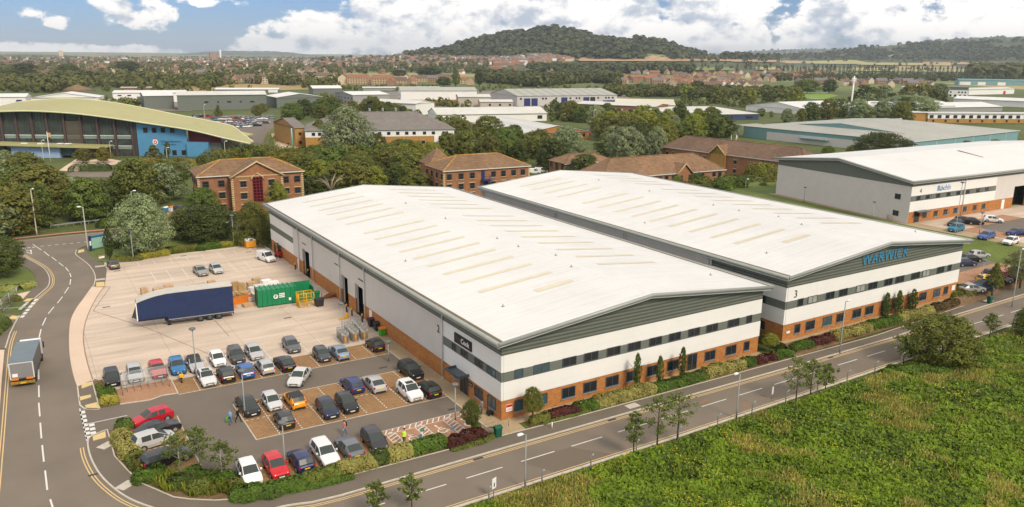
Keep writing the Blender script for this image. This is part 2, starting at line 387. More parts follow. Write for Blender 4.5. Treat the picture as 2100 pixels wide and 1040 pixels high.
# ---------------------------------------------------------------- ground, roads, yard
ASPH = mat('asphalt', (.185,.151,.116), .88, .12, 14, bump=.25, bscale=60, coords='World', var2=.13, scale2=.16)
ASPHD = mat('car_park_asphalt', (.160,.132,.104), .88, .10, 14, bump=.25, bscale=60, coords='World', var2=.09, scale2=.2)
ASPHP = mat('pavement_asphalt', (.150,.122,.092), .9, .12, 12, coords='World', var2=.08, scale2=.3)
def ex_slabs(nt, src, out, col, b):
    """poured bays with fine joints, tyre soot and pale scuffs"""
    N = nt.nodes; L = nt.links
    mp = N.new('ShaderNodeMapping'); L.new(src, mp.inputs[0]); mp.inputs['Rotation'].default_value = (0, 0, R(2)); mp.inputs['Scale'].default_value = (.10, .5, 1)
    nz = N.new('ShaderNodeTexNoise'); L.new(mp.outputs[0], nz.inputs['Vector']); nz.inputs['Scale'].default_value = 1.0; nz.inputs['Detail'].default_value = 5; nz.inputs['Distortion'].default_value = .6
    mr = N.new('ShaderNodeMapRange'); L.new(nz.outputs['Fac'], mr.inputs[0]); mr.inputs[1].default_value = .3; mr.inputs[2].default_value = .66; mr.inputs[3].default_value = .80; mr.inputs[4].default_value = 1.06
    mx = N.new('ShaderNodeMix'); mx.data_type = 'RGBA'; mx.blend_type = 'MULTIPLY'; mx.inputs['Factor'].default_value = 1
    L.new(out, mx.inputs['A']); L.new(mr.outputs[0], mx.inputs['B'])
    return ex_brick(9.0, 6.2, (.965,.955,.945), (.74,.66,.6), .035, mode='flat', off=0)(nt, src, mx.outputs['Result'], col, b)
CONCY = mat('concrete_yard', (.585,.475,.375), .85, .06, 3, coords='World', var2=.09, scale2=.09, extra=ex_slabs)
CONCA = mat('pink_concrete_apron', (.63,.48,.36), .85, .06, 3, coords='World', var2=.07, scale2=.15)
BLOCK = mat('brown_block_paving', (.345,.205,.095), .9, .12, 3, coords='World', var2=.10, scale2=.35, extra=ex_brick(.42,.21,(.80,.77,.74),(.55,.5,.45),.02, mode='flat', rot=R(45)))
BLOCKP = mat('pink_block_paving', (.43,.245,.14), .9, .10, 3, coords='World', var2=.09, scale2=.35, extra=ex_brick(.42,.21,(.84,.8,.78),(.6,.55,.5),.02, mode='flat'))
BUFF = mat('buff_paving', (.40,.305,.185), .9, .08, 3, coords='World', var2=.08, scale2=.3, extra=ex_brick(.6,.6,(.93,.92,.9),(.75,.72,.7),.015, mode='flat'))
LINEW = mat('white_road_paint', (.66,.64,.60), .7, .14, 9, coords='World'); LINEY = mat('yellow_road_paint', (.66,.46,.20), .7, .14, 9, coords='World')
TACT = mat('buff_tactile_paving', (.62,.46,.21), .85, .1, 6, coords='World'); REDS = mat('red_cycle_strip', (.42,.20,.15), .9, .12, 4, coords='World')
DRAIN = mat('drain_iron', (.06,.055,.05), .8, .2, 6)
SOIL = mat('bare_soil', (.16,.10,.05), .95, .3, 2.5, coords='World')
def ex_fields(nt, src, out, col, b):
    """rough grass near by, patchwork of fields farther out"""
    N = nt.nodes; L = nt.links
    vo = N.new('ShaderNodeTexVoronoi'); mp = N.new('ShaderNodeMapping'); L.new(src, mp.inputs[0]); mp.inputs['Scale'].default_value = (.0045,.0045,1); mp.inputs['Rotation'].default_value = (0,0,.5)
    L.new(mp.outputs[0], vo.inputs['Vector']); vo.inputs['Scale'].default_value = 1
    sp = N.new('ShaderNodeSeparateColor'); L.new(vo.outputs['Color'], sp.inputs[0])
    r = N.new('ShaderNodeValToRGB'); L.new(sp.outputs[0], r.inputs[0]); e = r.color_ramp.elements; r.color_ramp.interpolation = 'CONSTANT'
    e[0].position = 0; e[0].color = (.10,.13,.035,1); e[1].position = .3; e[1].color = (.17,.19,.055,1)
    for p_, c_ in ((.55,(.30,.26,.10,1)),(.7,(.13,.16,.045,1)),(.88,(.36,.29,.13,1))):
        q = e.new(p_); q.color = c_
    ln = N.new('ShaderNodeVectorMath'); ln.operation = 'LENGTH'; L.new(src, ln.inputs[0])
    mr = N.new('ShaderNodeMapRange'); L.new(ln.outputs['Value'], mr.inputs[0]); mr.inputs[1].default_value = 900; mr.inputs[2].default_value = 1100
    mx = N.new('ShaderNodeMix'); mx.data_type = 'RGBA'; L.new(mr.outputs[0], mx.inputs['Factor']); L.new(out, mx.inputs['A']); L.new(r.outputs[0], mx.inputs['B']); return mx.outputs['Result']
EARTH = mat('rough_grass', (.085,.105,.024), .95, .35, .8, coords='World', var2=.3, scale2=.05, extra=ex_fields)
GRASS = mat('mown_grass', (.115,.150,.030), .95, .25, 3, coords='World', var2=.2, scale2=.2)

def flat(name, poly, z, m):
    return struct(MB().sheet(poly, z).build(name, m))
b = MB(); b.poly([(-16000,-3000,-.06),(16000,-3000,-.06),(16000,16000,-.06),(-16000,16000,-.06)]); struct(b.build('ground', EARTH))

L_KERB = [(36,520.6),(51,528),(80,544),(93,554),(100.5,567),(101.6,577.7),(97,590),(70,614),(37.7,651.6),(20,686.6),(11,716),(4,775.5),(-3,850),(-12,940),(-24,1040),(-60,1200)]
R_CURVE = [(220,883),(215,884),(190,894.6),(180.8,904),(182,924.6),(190,948),(206,975),(229,998.5),(261.5,1021.5),(303,1039),(360,1055),(430,1064),(520,1056),(580.6,1039.5),(640,1031)]
N_KERB = [(157,513.5),(155.5,518),(155.5,522.7),(163,529),(180,542),(191.5,556.6),(195.7,571),(192.5,588)]
APRON = [(192.5,588),(188.6,588),(172,611),(156,633),(145.5,655),(142,680),(142,716),(145.5,746),(152,775),(159,794.4)]
lk = smooth_path(gp(L_KERB)); rc = smooth_path(gp(R_CURVE)); nk = smooth_path(gp(N_KERB)); ap = smooth_path(gp(APRON))
road = lk[::-1] + gp([(-80,514),(-80,503),(10,496),(120,484),(245,472.5),(420,452),(430,463),(218,493),(177,503.5),(161,510)]) + nk + [(-30,70),(-2,70),(-2,0),(0,-5.3)] + [(62,-5.9),(90,-4.5),(330,-4.2),(330,-11.4),(81,-11.98),(57,-12.16),(14.4,-12.72),(-11.5,-12.55),(-60,-12.6)]
flat('road', road, 0.0, ASPH)
# raised pavements with their kerbs
PH = .11
def pavement(kerb, back, m=ASPHP, w=.16, name='pavement'):
    o = struct(MB().prism(kerb+back, -.02, PH-.006).build(name, m))
    return struct(MB().kerb(kerb, w, -.02, PH, off=0.0).build('kerb', CONC)) and o
BACK = [(440,1028.3),(390.8,1026),(356,1021.5),(321.5,1006.5),(289,992.7),(261.5,966),(235,937),(225.8,901.5),(220,883)]
front_kerb = rc + [(-20,-5.38),(-1.6,-5.38),(21,-5.6),(45,-5.9),(62,-5.9),(78.7,-4.75),(100,-4.5),(330,-4.2)]
front_back = [(330,-1.5),(100,-1.7),(85,-2.9),(60,-4.3),(23,-3.75),(6.3,-3.45),(-.2,-3.15),(-13,-2.75)] + gp([(800,964)])[:0] + gp([(560,1018),(479.5,1026)]) + gp(BACK)
pavement(front_kerb, front_back)
isl_k = gp([(159,794.4),(161,810.5),(164,832),(172.4,838.8),(204.7,840)]); pavement(isl_k, gp([(188.6,782)]))
pavement(lk[0:36], gp([(83,607)])[:0]+gp([(44,618),(63.5,596.8),(73,580),(73,567),(61,554.5),(40,541.8),(25,530)]))
pavement(gp([(40,648),(30,665),(20,686.6),(11,716)]), gp([(-40,716),(-20,690),(0,665),(12,645)]))
pavement(nk, gp([(214.8,588),(219,552),(211.6,541.8),(184,525),(176,508)]))
struct(MB().prism(gp([(9.5,719),(4,780),(-1,850),(-9,940),(-70,960),(-70,719)]), -.02, .13).build('pavement', CONCA))
struct(MB().kerb([(330,-11.2),(81,-11.8),(57,-11.98),(14.4,-12.54),(-11.5,-12.37),(-60,-12.4)], .3, -.02, .09).build('kerb', CONC))
flat('verge', gp([(-60,640),(-60,520),(25,529),(40,541.8),(61,554.5),(73,567),(73,580),(63.5,596.8),(44,608)]), .03, GRASS)
flat('path', gp([(-60,625),(63.5,597),(54,611),(0,625),(-60,645)]), .035, CONCA)
flat('verge', gp([(184,525),(177,505),(196,497),(240,492),(330,480),(470,470),(552,492),(538,500.5),(215,539.5),(211.6,541.8)]), .03, GRASS)
# the delivery yard and its entrance apron
YARD = gp([(214.8,588),(215,540)]) + [(-29.6,93.9),(-.3,94.7),(0,88),(0,30),(-2.1,29.7),(-33.9,30.1)] + gp([(238.9,798.5),(195,777),(188.6,782)]) + ap[::-1]
flat('concrete_yard', YARD, .008, CONCY)
inner = gp([(214,588),(199.5,608),(186,633),(175,662),(171,690),(174,720),(181,750),(190,778)])
flat('concrete_apron', ap + inner[::-1], .013, CONCA)
b = MB(); b.ribbon(smooth_path(inner), .14, .019); b.ribbon(gp([(191,638),(300,672),(430,727)]), .12, .019); b.ribbon(gp([(425,640),(470,690)]), .1, .019); b.ribbon(gp([(191,638),(226,589)]), .12, .019); b.ribbon(gp([(226,589),(214,588)]), .1, .019)
struct(b.build('drain_channel', mat('channel_rust', (.30,.19,.12), .9, .2, 3, coords='World')))
# car park: asphalt aisles, block paved bays, footpaths
flat('car_park', gp([(172,839),(204.7,840),(246.6,829.6),(308,821),(332,812),(365,807)]) + [(-2.1,25),(-2.1,-.4),(-11,-.4),(-26,-.4)] + gp([(505,990),(470,990),(420,972),(292,965),(262,870),(221,881),(181,903)]), .004, ASPHD)
flat('block_paving', [(-28.5,24.95),(-2.1,24.6),(-2.1,29.7),(-28.5,29.75)], .012, BLOCK)
flat('block_paving', gp([(239.7,798.5),(246.6,829.6),(308,821),(332,812),(365,807),(350.5,777.7)]), .016, BLOCKP)
flat('block_paving', [(-23.7,9.25),(-2.1,8.6),(-2.1,18.6),(-23.7,19.0)], .012, BLOCK)
flat('block_paving', [(-25.6,-.4),(-12.1,-.4),(-12.1,4.35),(-25.6,4.15)], .012, BLOCK)
flat('block_paving', [(-12.1,-.6),(-2.3,-.6),(-2.3,4.4),(-12.1,4.35)], .0125, BLOCKP)
flat('block_paving', gp([(265,872),(363,853),(387,905),(420,971),(292,963)]), .012, BLOCK)
flat('footpath', [(-2.1,-.6),(-2.1,31.5),(0,31.5),(0,0),(40.3,0),(40.3,-1.25),(12,-1.45),(1.3,-1.5),(1.2,-3.25),(-1.6,-3.1),(-1.6,-.6)], .045, BUFF)
b = MB(); b.kerb([(-2.1,-.6),(-2.1,31.5)], .14, 0, .06); b.kerb(gp([(246.6,829.6),(308,821),(332,812),(365,807),(350.5,777.7)]), .14, 0, .09)
b.kerb([(-28.4,29.8),(-2.1,29.75)], .3, 0, .03); b.kerb([(-23.75,19),(-23.7,9.2),(-2.1,8.6)], .12, 0, .022); b.kerb([(-23.7,19.04),(-2.1,18.62)], .1, 0, .022); b.kerb([(-28.5,24.9),(-2.1,24.56)], .1, 0, .022)
b.kerb([(-25.6,-.4),(-25.6,4.2)], .12, 0, .05); b.kerb(gp([(363,853),(387,905),(420,971)]), .12, 0, .03); b.kerb(gp([(188.6,782),(204.7,840)]), .12, 0, .12); b.kerb(gp([(220,883),(225.8,901.5),(235,937),(261.5,966),(289,992.7),(321.5,1006.5),(356,1021.5),(390.8,1026),(440,1028.3),(479.5,1026),(560,1018)])+[(-13,-2.75),(-.2,-3.15),(6.3,-3.45),(23,-3.75),(60,-4.3),(85,-2.9)], .12, 0, .15)
b.kerb(gp([(215,589),(215,540)])+[(-29.6,93.9),(-.3,94.7)], .15, 0, .1)
struct(b.build('kerb', CONC))
flat('flower_bed', gp([(220,885),(262,871),(292,965),(420,974),(477,968),(505,1000)]) + [(-25.7,-.5),(-3,-.7),(-1.8,-3.0)] + [(-13,-2.7)] + gp([(560,1016),(479.5,1024),(440,1026),(390.8,1024),(356,1019),(321.5,1004),(289,990),(261.5,964),(235,936)]), .05, SOIL)
flat('flower_bed', gp([(193,783),(210,779),(219,800),(238,800),(246,829),(207,837)]), .05, SOIL)
flat('flower_bed', [(2,-1.55),(12,-1.5),(40,-1.3),(43,-1.2),(43,-3.9),(23,-3.65),(6.3,-3.35),(2,-3.2)], .05, SOIL)

# painted markings
MK = 0
def mk(name, m, b): return struct(b.build(name, m))
b = MB()
for a, c in [((67,501),(85,513)),((90,516),(101,525)),((106,527),(116,535)),((120.6,538.6),(130,546)),((134,548),(141,556.6)),((143,560),(145.6,568)),((145,572.5),(143.5,583.7)),((140.7,589.4),(132,602)),((128,608.5),(117.5,622)),((110.5,629.3),(99,643.5)),((94.3,651.6),(86.8,667.8)),((84.3,675),(80.3,692)),((80,700.6),(79,719)),((79,727.6),(79,747)),((79,757.5),(79.5,778)),((79.5,790.3),(80,814.6)),((79.4,826),(81.8,854)),((82.5,867),(85,899)),((86.5,913),(90,947)),((92.5,965),(97,1005)),((103,1024),(111,1050)),((-11.5,0),(0,0))][:-1]:
    b.ribbon(gp([a, c]), .15, .006)
for k in range(-3, 24):
    x = -8.95+6.06*k
    if k > -3: b.ribbon([(x,-8.5),(x+3.95,-8.5)], .13, .006)
for k in range(6): b.ribbon([(100+k*6.06*1.5,-8.3),(104+k*6.06*1.5,-8.3)], .13, .006)
for k in range(5): b.ribbon(gp([(27.5+9.6*k,511-.9*k),(33.5+9.6*k,510.4-.9*k)]), .42, .006)
for k in range(9): b.ribbon(gp([(83+15*k,505.2-1.45*k),(90+15*k,504.5-1.45*k)]), .25, .006)
for q in ([(49,515),(63,513),(65,521)],): 
    w = gp(q); b.ribbon(w+[w[0]], .28, .006)
# give way teeth and centre line at the car park mouth
for k in range(8): b.ribbon(gp([(168.6+2.0*k,843+8.6*k),(170.0+2.0*k,848.3+8.6*k)]), .5, .007)
b.ribbon(gp([(163.5,838),(178.5,906)]), .12, .007); b.ribbon(gp([(177,870),(261,852)]), .12, .007)
for k in range(4): b.ribbon(gp([(187.5+1.6*k,869+8.2*k),(189+1.6*k,874+8.2*k)]), .5, .007)
for k in range(6): b.ribbon(gp([(75.5-5.5*k,613+6.8*k),(71.5-5.5*k,617.5+6.8*k)]), .5, .007); b.ribbon(gp([(60-3.4*k,617+3.1*k),(57.5-3.4*k,619.3+3.1*k)]), .5, .007)
b.ribbon(gp([(0,633),(54,630)]), .12, .007)
mk('road_marking', LINEW, b)
b = MB()
fk = [p for p in front_kerb if p[0] < 110]
i0 = min(range(len(fk)), key=lambda i: math.dist(fk[i], G(181,915)[:2]))
seg = fk[i0:]
for o_ in (-.42,-.68): b.ribbon(offs(seg, o_), .1, .006)
for o_ in (.42,.68): b.ribbon(offs(nk, o_), .1, .006)
la = offs(lk, 0)
for o_ in (.42,.68): b.ribbon(offs(lk[0:38], o_), .1, .006); b.ribbon(offs(lk[44:], o_), .1, .006)
for o_ in (.3,): b.ribbon([(330,-11.2+.5),(81,-11.8+.5),(57,-11.98+.5),(14.4,-12.54+.5),(-11.5,-12.37+.5),(-60,-12.4+.5)][::-1], .1, .006)
b.ribbon(gp([(-60,502),(10.6,497.5),(120,485.3),(245,473.6),(400,457)]), .16, .006)
mk('yellow_line', LINEY, b)
b = MB(); b.ribbon(gp([(-60,496),(12,491.5),(120,480),(245,468.5),(400,452)]), 1.4, .05); mk('cycle_path', REDS, b)
b = MB()
for q in ([(187.9,782.5),(167,788),(167.5,797),(189.3,789)],[(162,814),(186,809),(187,814.5),(163,822)],[(174,831),(199,824.5),(203.5,838.5),(177,838)],[(190,894),(216,884),(217.5,897),(191,904)],[(197,588),(197.5,579),(214,578),(214.5,587.5)],[(55,612.5),(70,611.5),(60,618.5),(47,618.5)],[(25,647),(37,648.5),(33,655),(15,654)],[(161,513),(172,511),(173,516),(160,519)]):
    b.sheet(gp(q, PH), PH)
mk('tactile_paving', TACT, b)
b = MB()
def dashed(p, q, z=.0175, w=.1, d=.32, g=.27):
    p = Vector(p); q = Vector(q); n = int((q-p).length/(d+g)); t = (q-p).normalized()
    for k in range(n):
        a = p+t*(k*(d+g)); c = a+t*d; b.ribbon([tuple(a), tuple(c)], w, z)
for k in range(1, 11): dashed((-28.5+2.4*k, 25.0), (-28.5+2.4*k, 29.7))
for k in range(1, 9): dashed((-23.7+2.4*k, 9.3), (-23.7+2.4*k, 18.9))
dashed((-23.6,14.1), (-2.2,13.7))
for k in range(1, 6): dashed((-25.6+2.4*k, -.3), (-25.6+2.4*k, 4.2))
for a, c in (((290,877),(368,860)),((292,897),(380,878)),((288,926),(385,905)),((293,948),(400,926))): dashed(G(*a)[:2], G(*c)[:2])
mk('bay_marking', LINEW, b)
b = MB()
for k in range(13):
    x = -33.4+2.45*k; b.ribbon([(x,30.4),(x,34.9)], .1, .014)
for k in range(10): 
    p0 = G(232+33*k, 541-3.95*k); b.ribbon([(p0[0]+1.2, p0[1]-.9),(p0[0]+1.2, p0[1]-4.4)], .1, .014)
for k in range(11):
    p0 = G(296+32*k, 559-3.7*k); b.ribbon([(p0[0]+1, p0[1]),(p0[0]+1, p0[1]-7.2)], .1, .014)
for k in range(5): b.ribbon(gp([(560+22*k,637-2*k),(575+22*k,627-2*k)]), .1, .014)
mk('bay_marking', LINEW, b)
# hatched disabled bays with wheelchair marks
b = MB(); z = .0178
for x0 in (-12.0,-8.65,-5.3):
    for s in range(7):
        b.ribbon([(x0+.05, -.4+.62*s),(x0+1.0, -.4+.62*s+.55)], .13, z)
    b.ribbon([(x0,-.5),(x0,3.4)], .07, z); b.ribbon([(x0+1.05,-.5),(x0+1.05,3.4)], .07, z)
for s in range(14): b.ribbon([(-12.0+.68*s, 3.45),(-11.45+.68*s, 4.3)], .13, z)
b.ribbon([(-12,3.4),(-2.5,3.4)], .07, z); b.ribbon([(-12,4.33),(-2.5,4.36)], .07, z)
for cx in (-9.75,-6.4,-3.25):
    cy = 1.5
    arc = [(cx+.48*math.cos(t)-.05, cy-.25+.48*math.sin(t)) for t in [R(a) for a in range(120, 400, 20)]]
    b.ribbon(arc, .12, z); b.ribbon([(cx-.2,cy+.95),(cx-.15,cy+.1),(cx+.35,cy+.1),(cx+.62,cy-.6)], .13, z); b.ribbon([(cx-.17,cy+.5),(cx+.25,cy+.5)], .11, z)
    b.sheet([(cx-.22+.16*math.cos(R(a)), cy+1.12+.16*math.sin(R(a))) for a in range(0,360,45)], z)
mk('disabled_bay_marking', LINEW, b)
b = MB()
for k, ch in enumerate(range(5)): b.ribbon(gp([(604+15*k,582-3*k),(611+15*k,577-3*k)]), .18, .014); b.ribbon(gp([(608+15*k,584-3*k),(615+15*k,579-3*k)]), .12, .014)
mk('red_marking', mat('red_road_paint', (.55,.20,.13), .8, .1, 6, coords='World'), b)
b = MB()
for (u, v) in ((258,995),(218,913)): 
    c = G(u, v, PH); b.obox(c, (.8,.6), (-.6,.8), .75, .55, PH-.02, PH+.004)
for (u, v) in ((1297,832),(2027,617),(205,546),(205,573)):
    c = G(u, v, PH); b.obox(c, (1,0), (0,1), .8, .5, PH-.02, PH+.004)
mk('manhole_cover', CONC, b)
b = MB()
for (u, v) in ((981,941),(1255,861),(1703,733),(194,973)):
    c = G(u, v); b.obox(c, (1,0), (0,1), .55, .18, .002, .008)
for (u, v) in ((218,630),(376,525),(240,556),(510,517),(928,839),(786,754),(590,652)):
    c = G(u, v); b.obox(c, (1,0), (0,1), .55, .2, .01, .016)
mk('drain_cover', DRAIN, b)
b = MB()
for (u, v, w, h) in ((1443,823,1.6,.5),(1528,830,1.2,.8),(67,681,1.6,.7),(103,689,1.6,.5)):
    c = G(u, v); b.sheet([(c[0]-w/2,c[1]-h/2),(c[0]+w/2,c[1]-h/2+.1),(c[0]+w/2-.1,c[1]+h/2),(c[0]-w/2+.2,c[1]+h/2-.1)], .003)
mk('rust_stain', mat('rust_patch', (.26,.15,.085), .9, .2, 4, coords='World'), b)
b = MB(); c = G(1120,930)
b.sheet([(-3,-8.6),(3,-8.6),(6,-12.3),(-1,-12.3)], .002); b.sheet([(60,-8.5),(68,-8.4),(68,-11.9),(60,-12)], .002); pass
mk('road_patch', mat('patched_asphalt', (.150,.120,.088), .9, .1, 10, coords='World'), b)
# ---------------------------------------------------------------- the three white warehouses
def onY(u, v, y):
    d = ray(u, v); t = (y-CAM[1])/d[1]; p = CAM+t*d; return p
def onX(u, v, x):
    d = ray(u, v); t = (x-CAM[0])/d[0]; p = CAM+t*d; return p
_wc = {}
def window(parent, loc, rot, w, h, n=2, fm=DGREY, gm=GLASS, sill=None, head=None, name='window', bar=False, ft=.07):
    """glazed opening, origin at its lower left corner, facing local -Y"""
    key = (round(w,2), round(h,2), n, fm.name, gm.name, sill and sill.name, head and head.name, bar)
    if key not in _wc:
        g = MB().box(0,-.025,0,w,.04,h)
        f = MB(); f.box(-.02,-.06,0,ft,.03,h); f.box(w-ft,-.06,0,w+.02,.03,h); f.box(ft,-.06,0,w-ft,.03,ft); f.box(ft,-.06,h-ft,w-ft,.03,h)
        for k in range(1, n): x = w*k/n; f.box(x-.035,-.055,ft,x+.035,.02,h-ft)
        if bar: f.box(ft,-.05,h*.5-.03,w-ft,.02,h*.5+.03)
        s = MB().box(-.12,-.12,-.14,w+.12,.03,-.003).mesh('sill', sill) if sill else None
        t = MB().box(-.15,-.07,h+.003,w+.15,.03,h+.2).mesh('lintel', head) if head else None
        _wc[key] = (g.mesh('glass', gm), f.mesh('window_frame', fm), s, t)
    g, f, s, t = _wc[key]
    o = bpy.data.objects.new(name, g); link(o, parent); o.location = loc; o.rotation_euler = (0,0,rot)
    for me, nm in ((f,'window_frame'),(s,'sill'),(t,'lintel')):
        if me: link(bpy.data.objects.new(nm, me), o)
    return o
FR, LF, RG, BK = 0.0, R(-90), R(90), R(180)       # facing -Y, -X, +X, +Y
def side_band(b, x, t, y0, y1, z0, z1, holes=(), m=0):
    """wall slab on the plane x (thickness t to the inside), with door holes (ya, yb, top)"""
    cuts = sorted((max(a, y0), min(c, y1), zt) for a, c, zt in holes if a < y1 and c > y0 and zt > z0+.01)
    y = y0
    for a, c, zt in cuts:
        if a > y: b.box(x, y, z0, x+t, a, z1, m)
        if zt < z1: b.box(x, a, zt, x+t, c, z1, m)
        y = c
    if y < y1: b.box(x, y, z0, x+t, y1, z1, m)
def gable_roof(parent, W_, L_, ze, zr, ov, ovy, rm, trim, edge=True):
    """two slopes with ridge along local y; overhang ov at the eaves, ovy at the gables"""
    xm = W_/2; A = (-ov, ze); B = (xm, zr); C = (W_+ov, ze); t = .18
    b = MB()
    y0, y1 = -ovy, L_+ovy
    b.poly([(A[0],y0,A[1]),(B[0],y0,B[1]),(B[0],y1,B[1]),(A[0],y1,A[1])]); b.poly([(B[0],y0,B[1]),(C[0],y0,C[1]),(C[0],y1,C[1]),(B[0],y1,B[1])])
    b.poly([(A[0],y1,A[1]-t),(B[0],y1,B[1]-t),(B[0],y0,B[1]-t),(A[0],y0,A[1]-t)]); b.poly([(B[0],y1,B[1]-t),(C[0],y1,C[1]-t),(C[0],y0,C[1]-t),(B[0],y0,B[1]-t)])
    b.poly([(A[0],y0,A[1]-t),(B[0],y0,B[1]-t),(C[0],y0,C[1]-t),(C[0],y0,C[1]),(B[0],y0,B[1]),(A[0],y0,A[1])]); b.poly([(C[0],y1,C[1]-t),(B[0],y1,B[1]-t),(A[0],y1,A[1]-t),(A[0],y1,A[1]),(B[0],y1,B[1]),(C[0],y1,C[1])])
    b.poly([(A[0],y0,A[1]-t),(A[0],y0,A[1]),(A[0],y1,A[1]),(A[0],y1,A[1]-t)]); b.poly([(C[0],y1,C[1]-t),(C[0],y1,C[1]),(C[0],y0,C[1]),(C[0],y0,C[1]-t)])
    roof = b.build('roof', rm, parent)
    for x in (A[0]-.1, C[0]+.1):                      # rolled gutter along the eaves, barge along the gables
        g = MB(); g.tube([(x, y0-.1, ze-.12), (x, y1+.1, ze-.12)], .24, 10)
        g.box(min(x, x+(.35 if x > 0 else .35))-.0, y0, ze-.62, x+.2, y1, ze-.4); g.build('gutter', trim, roof)
    for y in (y0-.08, y1+.08):
        g = MB(); g.tube([(A[0]-.1, y, ze-.12), (B[0], y, zr-.12), (C[0]+.1, y, ze-.12)], .22, 10); g.build('barge', trim, roof)
    w = MB()
    for y in (y0+.02,):
        w.prism([(0,0),(1,0),(1,1)], 0, 0.0001) if False else None
        for (p, q) in ((A, B), (B, C)):
            w.poly([(p[0],y,p[1]-.55),(q[0],y,q[1]-.55),(q[0],y,q[1]-.36),(p[0],y,p[1]-.36)]); w.poly([(p[0],y+.5,p[1]-.55),(q[0],y+.5,q[1]-.55),(q[0],y,q[1]-.55),(p[0],y,p[1]-.55)])
    w.build('soffit', TRIML, roof)
    for sgn, x in ((1, A[0]+.15), (-1, C[0]-.6)):
        sl = (zr-ze)/(xm+ov)
        za = ze+(sl*.15 if sgn > 0 else sl*.6); zb = ze+(sl*.6 if sgn > 0 else sl*.15)
        l = MB(); l.poly([(x,y0+.1,za+.012),(x+.45,y0+.1,zb+.012),(x+.45,y1-.1,zb+.012),(x,y1-.1,za+.012)]); l.build('gutter_lining', GUTT, roof)
    r = MB(); r.poly([(xm-.28,y0,zr-.02),(xm,y0,zr+.05),(xm,y1,zr+.05),(xm-.28,y1,zr-.02)]); r.poly([(xm,y0,zr+.05),(xm+.28,y0,zr-.02),(xm+.28,y1,zr-.02),(xm,y1,zr+.05)])
    r.build('ridge_cap', mat('ridge_flashing', (.70,.69,.66), .5, .03, 2), roof)
    return roof
def roof_z(x, W_, ze, zr, ov):
    sl = (zr-ze)/(W_/2+ov); return ze+sl*(x+ov) if x < W_/2 else zr-sl*(x-W_/2)
Z1, Z2, Z3, Z4 = 2.33, 4.45, 5.57, 7.52
def warehouse(name, label, loc, W_, L_, holes, upper, lower, door, sidewin, off_len=13.5, rl=True, dark_side=True):
    t = thing(name, label, 'warehouse', loc)
    ze, zr, ov = 9.33, 11.5, .85
    e = .003
    # long side facing -X
    b = MB(); side_band(b, 0, .3, 0, L_, 0, Z1, holes); b.box(.3,0,0,W_,.3,Z1); b.box(W_-.3,.3,0,W_,L_,Z1); b.box(.3,L_-.3,0,W_-.3,L_,Z1); b.build('brick_plinth', BRICK, t)
    for z0, z1 in ((Z1, Z2), (Z3, Z4)):
        MB().box(-.06,L_-15,z0,.24,L_,z1).build('white_cladding', WCLAD, t)
        b = MB(); b.box(-.06,0,z0,.24,off_len,z1); b.box(.24,-.06,z0,W_+.06,.24,z1); b.box(W_-.24,.24,z0,W_+.06,L_,z1); b.build('white_cladding', WCLAD, t)
    MB().box(-.04,L_-15,Z2,.24,L_,Z3).build('grey_band', GCLAD, t)
    b = MB(); b.box(-.04,0,Z2,.24,off_len,Z3); b.box(.24,-.04,Z2,W_+.04,.24,Z3); b.box(W_-.24,.24,Z2,W_+.04,L_,Z3); b.build('grey_band', GCLAD, t)
    b = MB(); side_band(b, -.05 if dark_side else -.07, .3, off_len, L_-15 if dark_side else L_, Z1, Z4 if dark_side else ze-.25, holes); b.build('silver_cladding', SILVY, t)
    b = MB(); b.box(.1,L_-.28,Z1,W_-.1,L_+.02,Z4+2); b.build('rear_wall', SILV, t)
    b = MB()                                          # louvred fascia: gable triangle and eaves strip
    b.poly([(-.05,-.05,Z4),(W_+.05,-.05,Z4),(W_+.05,-.05,ze-.3),(W_/2,-.05,zr-.3),(-.05,-.05,ze-.3)])
    b.poly([(-.05,L_+.03,Z4),(-.05,-.05,Z4),(-.05,-.05,ze-.3),(-.05,L_+.03,ze-.3)]); b.poly([(W_+.05,-.05,Z4),(W_+.05,L_,Z4),(W_+.05,L_,ze-.3),(W_+.05,-.05,ze-.3)])
    b.poly([(W_+.05,L_+.03,Z4),(-.05,L_+.03,Z4),(-.05,L_+.03,ze-.3),(W_/2,L_+.03,zr-.3),(W_+.05,L_+.03,ze-.3)])
    b.build('fascia', LOUV, t)
    roof = gable_roof(t, W_, L_, ze, zr, ov, .85, ROOFW, TRIM)
    # rooflights: one strip per bay on each slope
    ys = [14.3+4.72*k for k in range(9)] + [60.3+4.7*k for k in range(6)]
    for y in ys:
        if y > L_-3: continue
        for x0, x1 in ((5.3, 16.1), (W_-16.4, W_-6.2)):
            m = MB(); zz = [roof_z(x, W_, ze, zr, ov)+.03 for x in (x0, x1)]
            m.poly([(0,-.42,zz[0]-zz[0]),(x1-x0,-.42,zz[1]-zz[0]),(x1-x0,.42,zz[1]-zz[0]),(0,.42,0)]); o = m.build('rooflight', RLIGHT, t, (x0, y, zz[0]))
    m = MB(); zz = [roof_z(x, W_, ze, zr, ov)+.03 for x in (10.6, 16.1)]
    m.poly([(0,-.5,0),(5.5,-.5,zz[1]-zz[0]),(5.5,.5,zz[1]-zz[0]),(0,.5,0)]); m.build('rooflight', RLIGHT, t, (10.6, 9.7, zz[0]))
    for x, y in ((W_/2-.9,14),(W_/2-.9,27),(W_/2-.9,33),(W_/2-.9,50),(W_/2-.9,66),(W_/2+.8,20),(5,8),(4,33),(W_-3.5,6)):
        z = roof_z(x, W_, ze, zr, ov); m = MB(); m.tube([(x,y,z-.05),(x,y,z+.28)], .07, 6); m.box(x-.16,y-.16,z,x+.16,y+.16,z+.05); m.build('roof_anchor', STEEL, t)
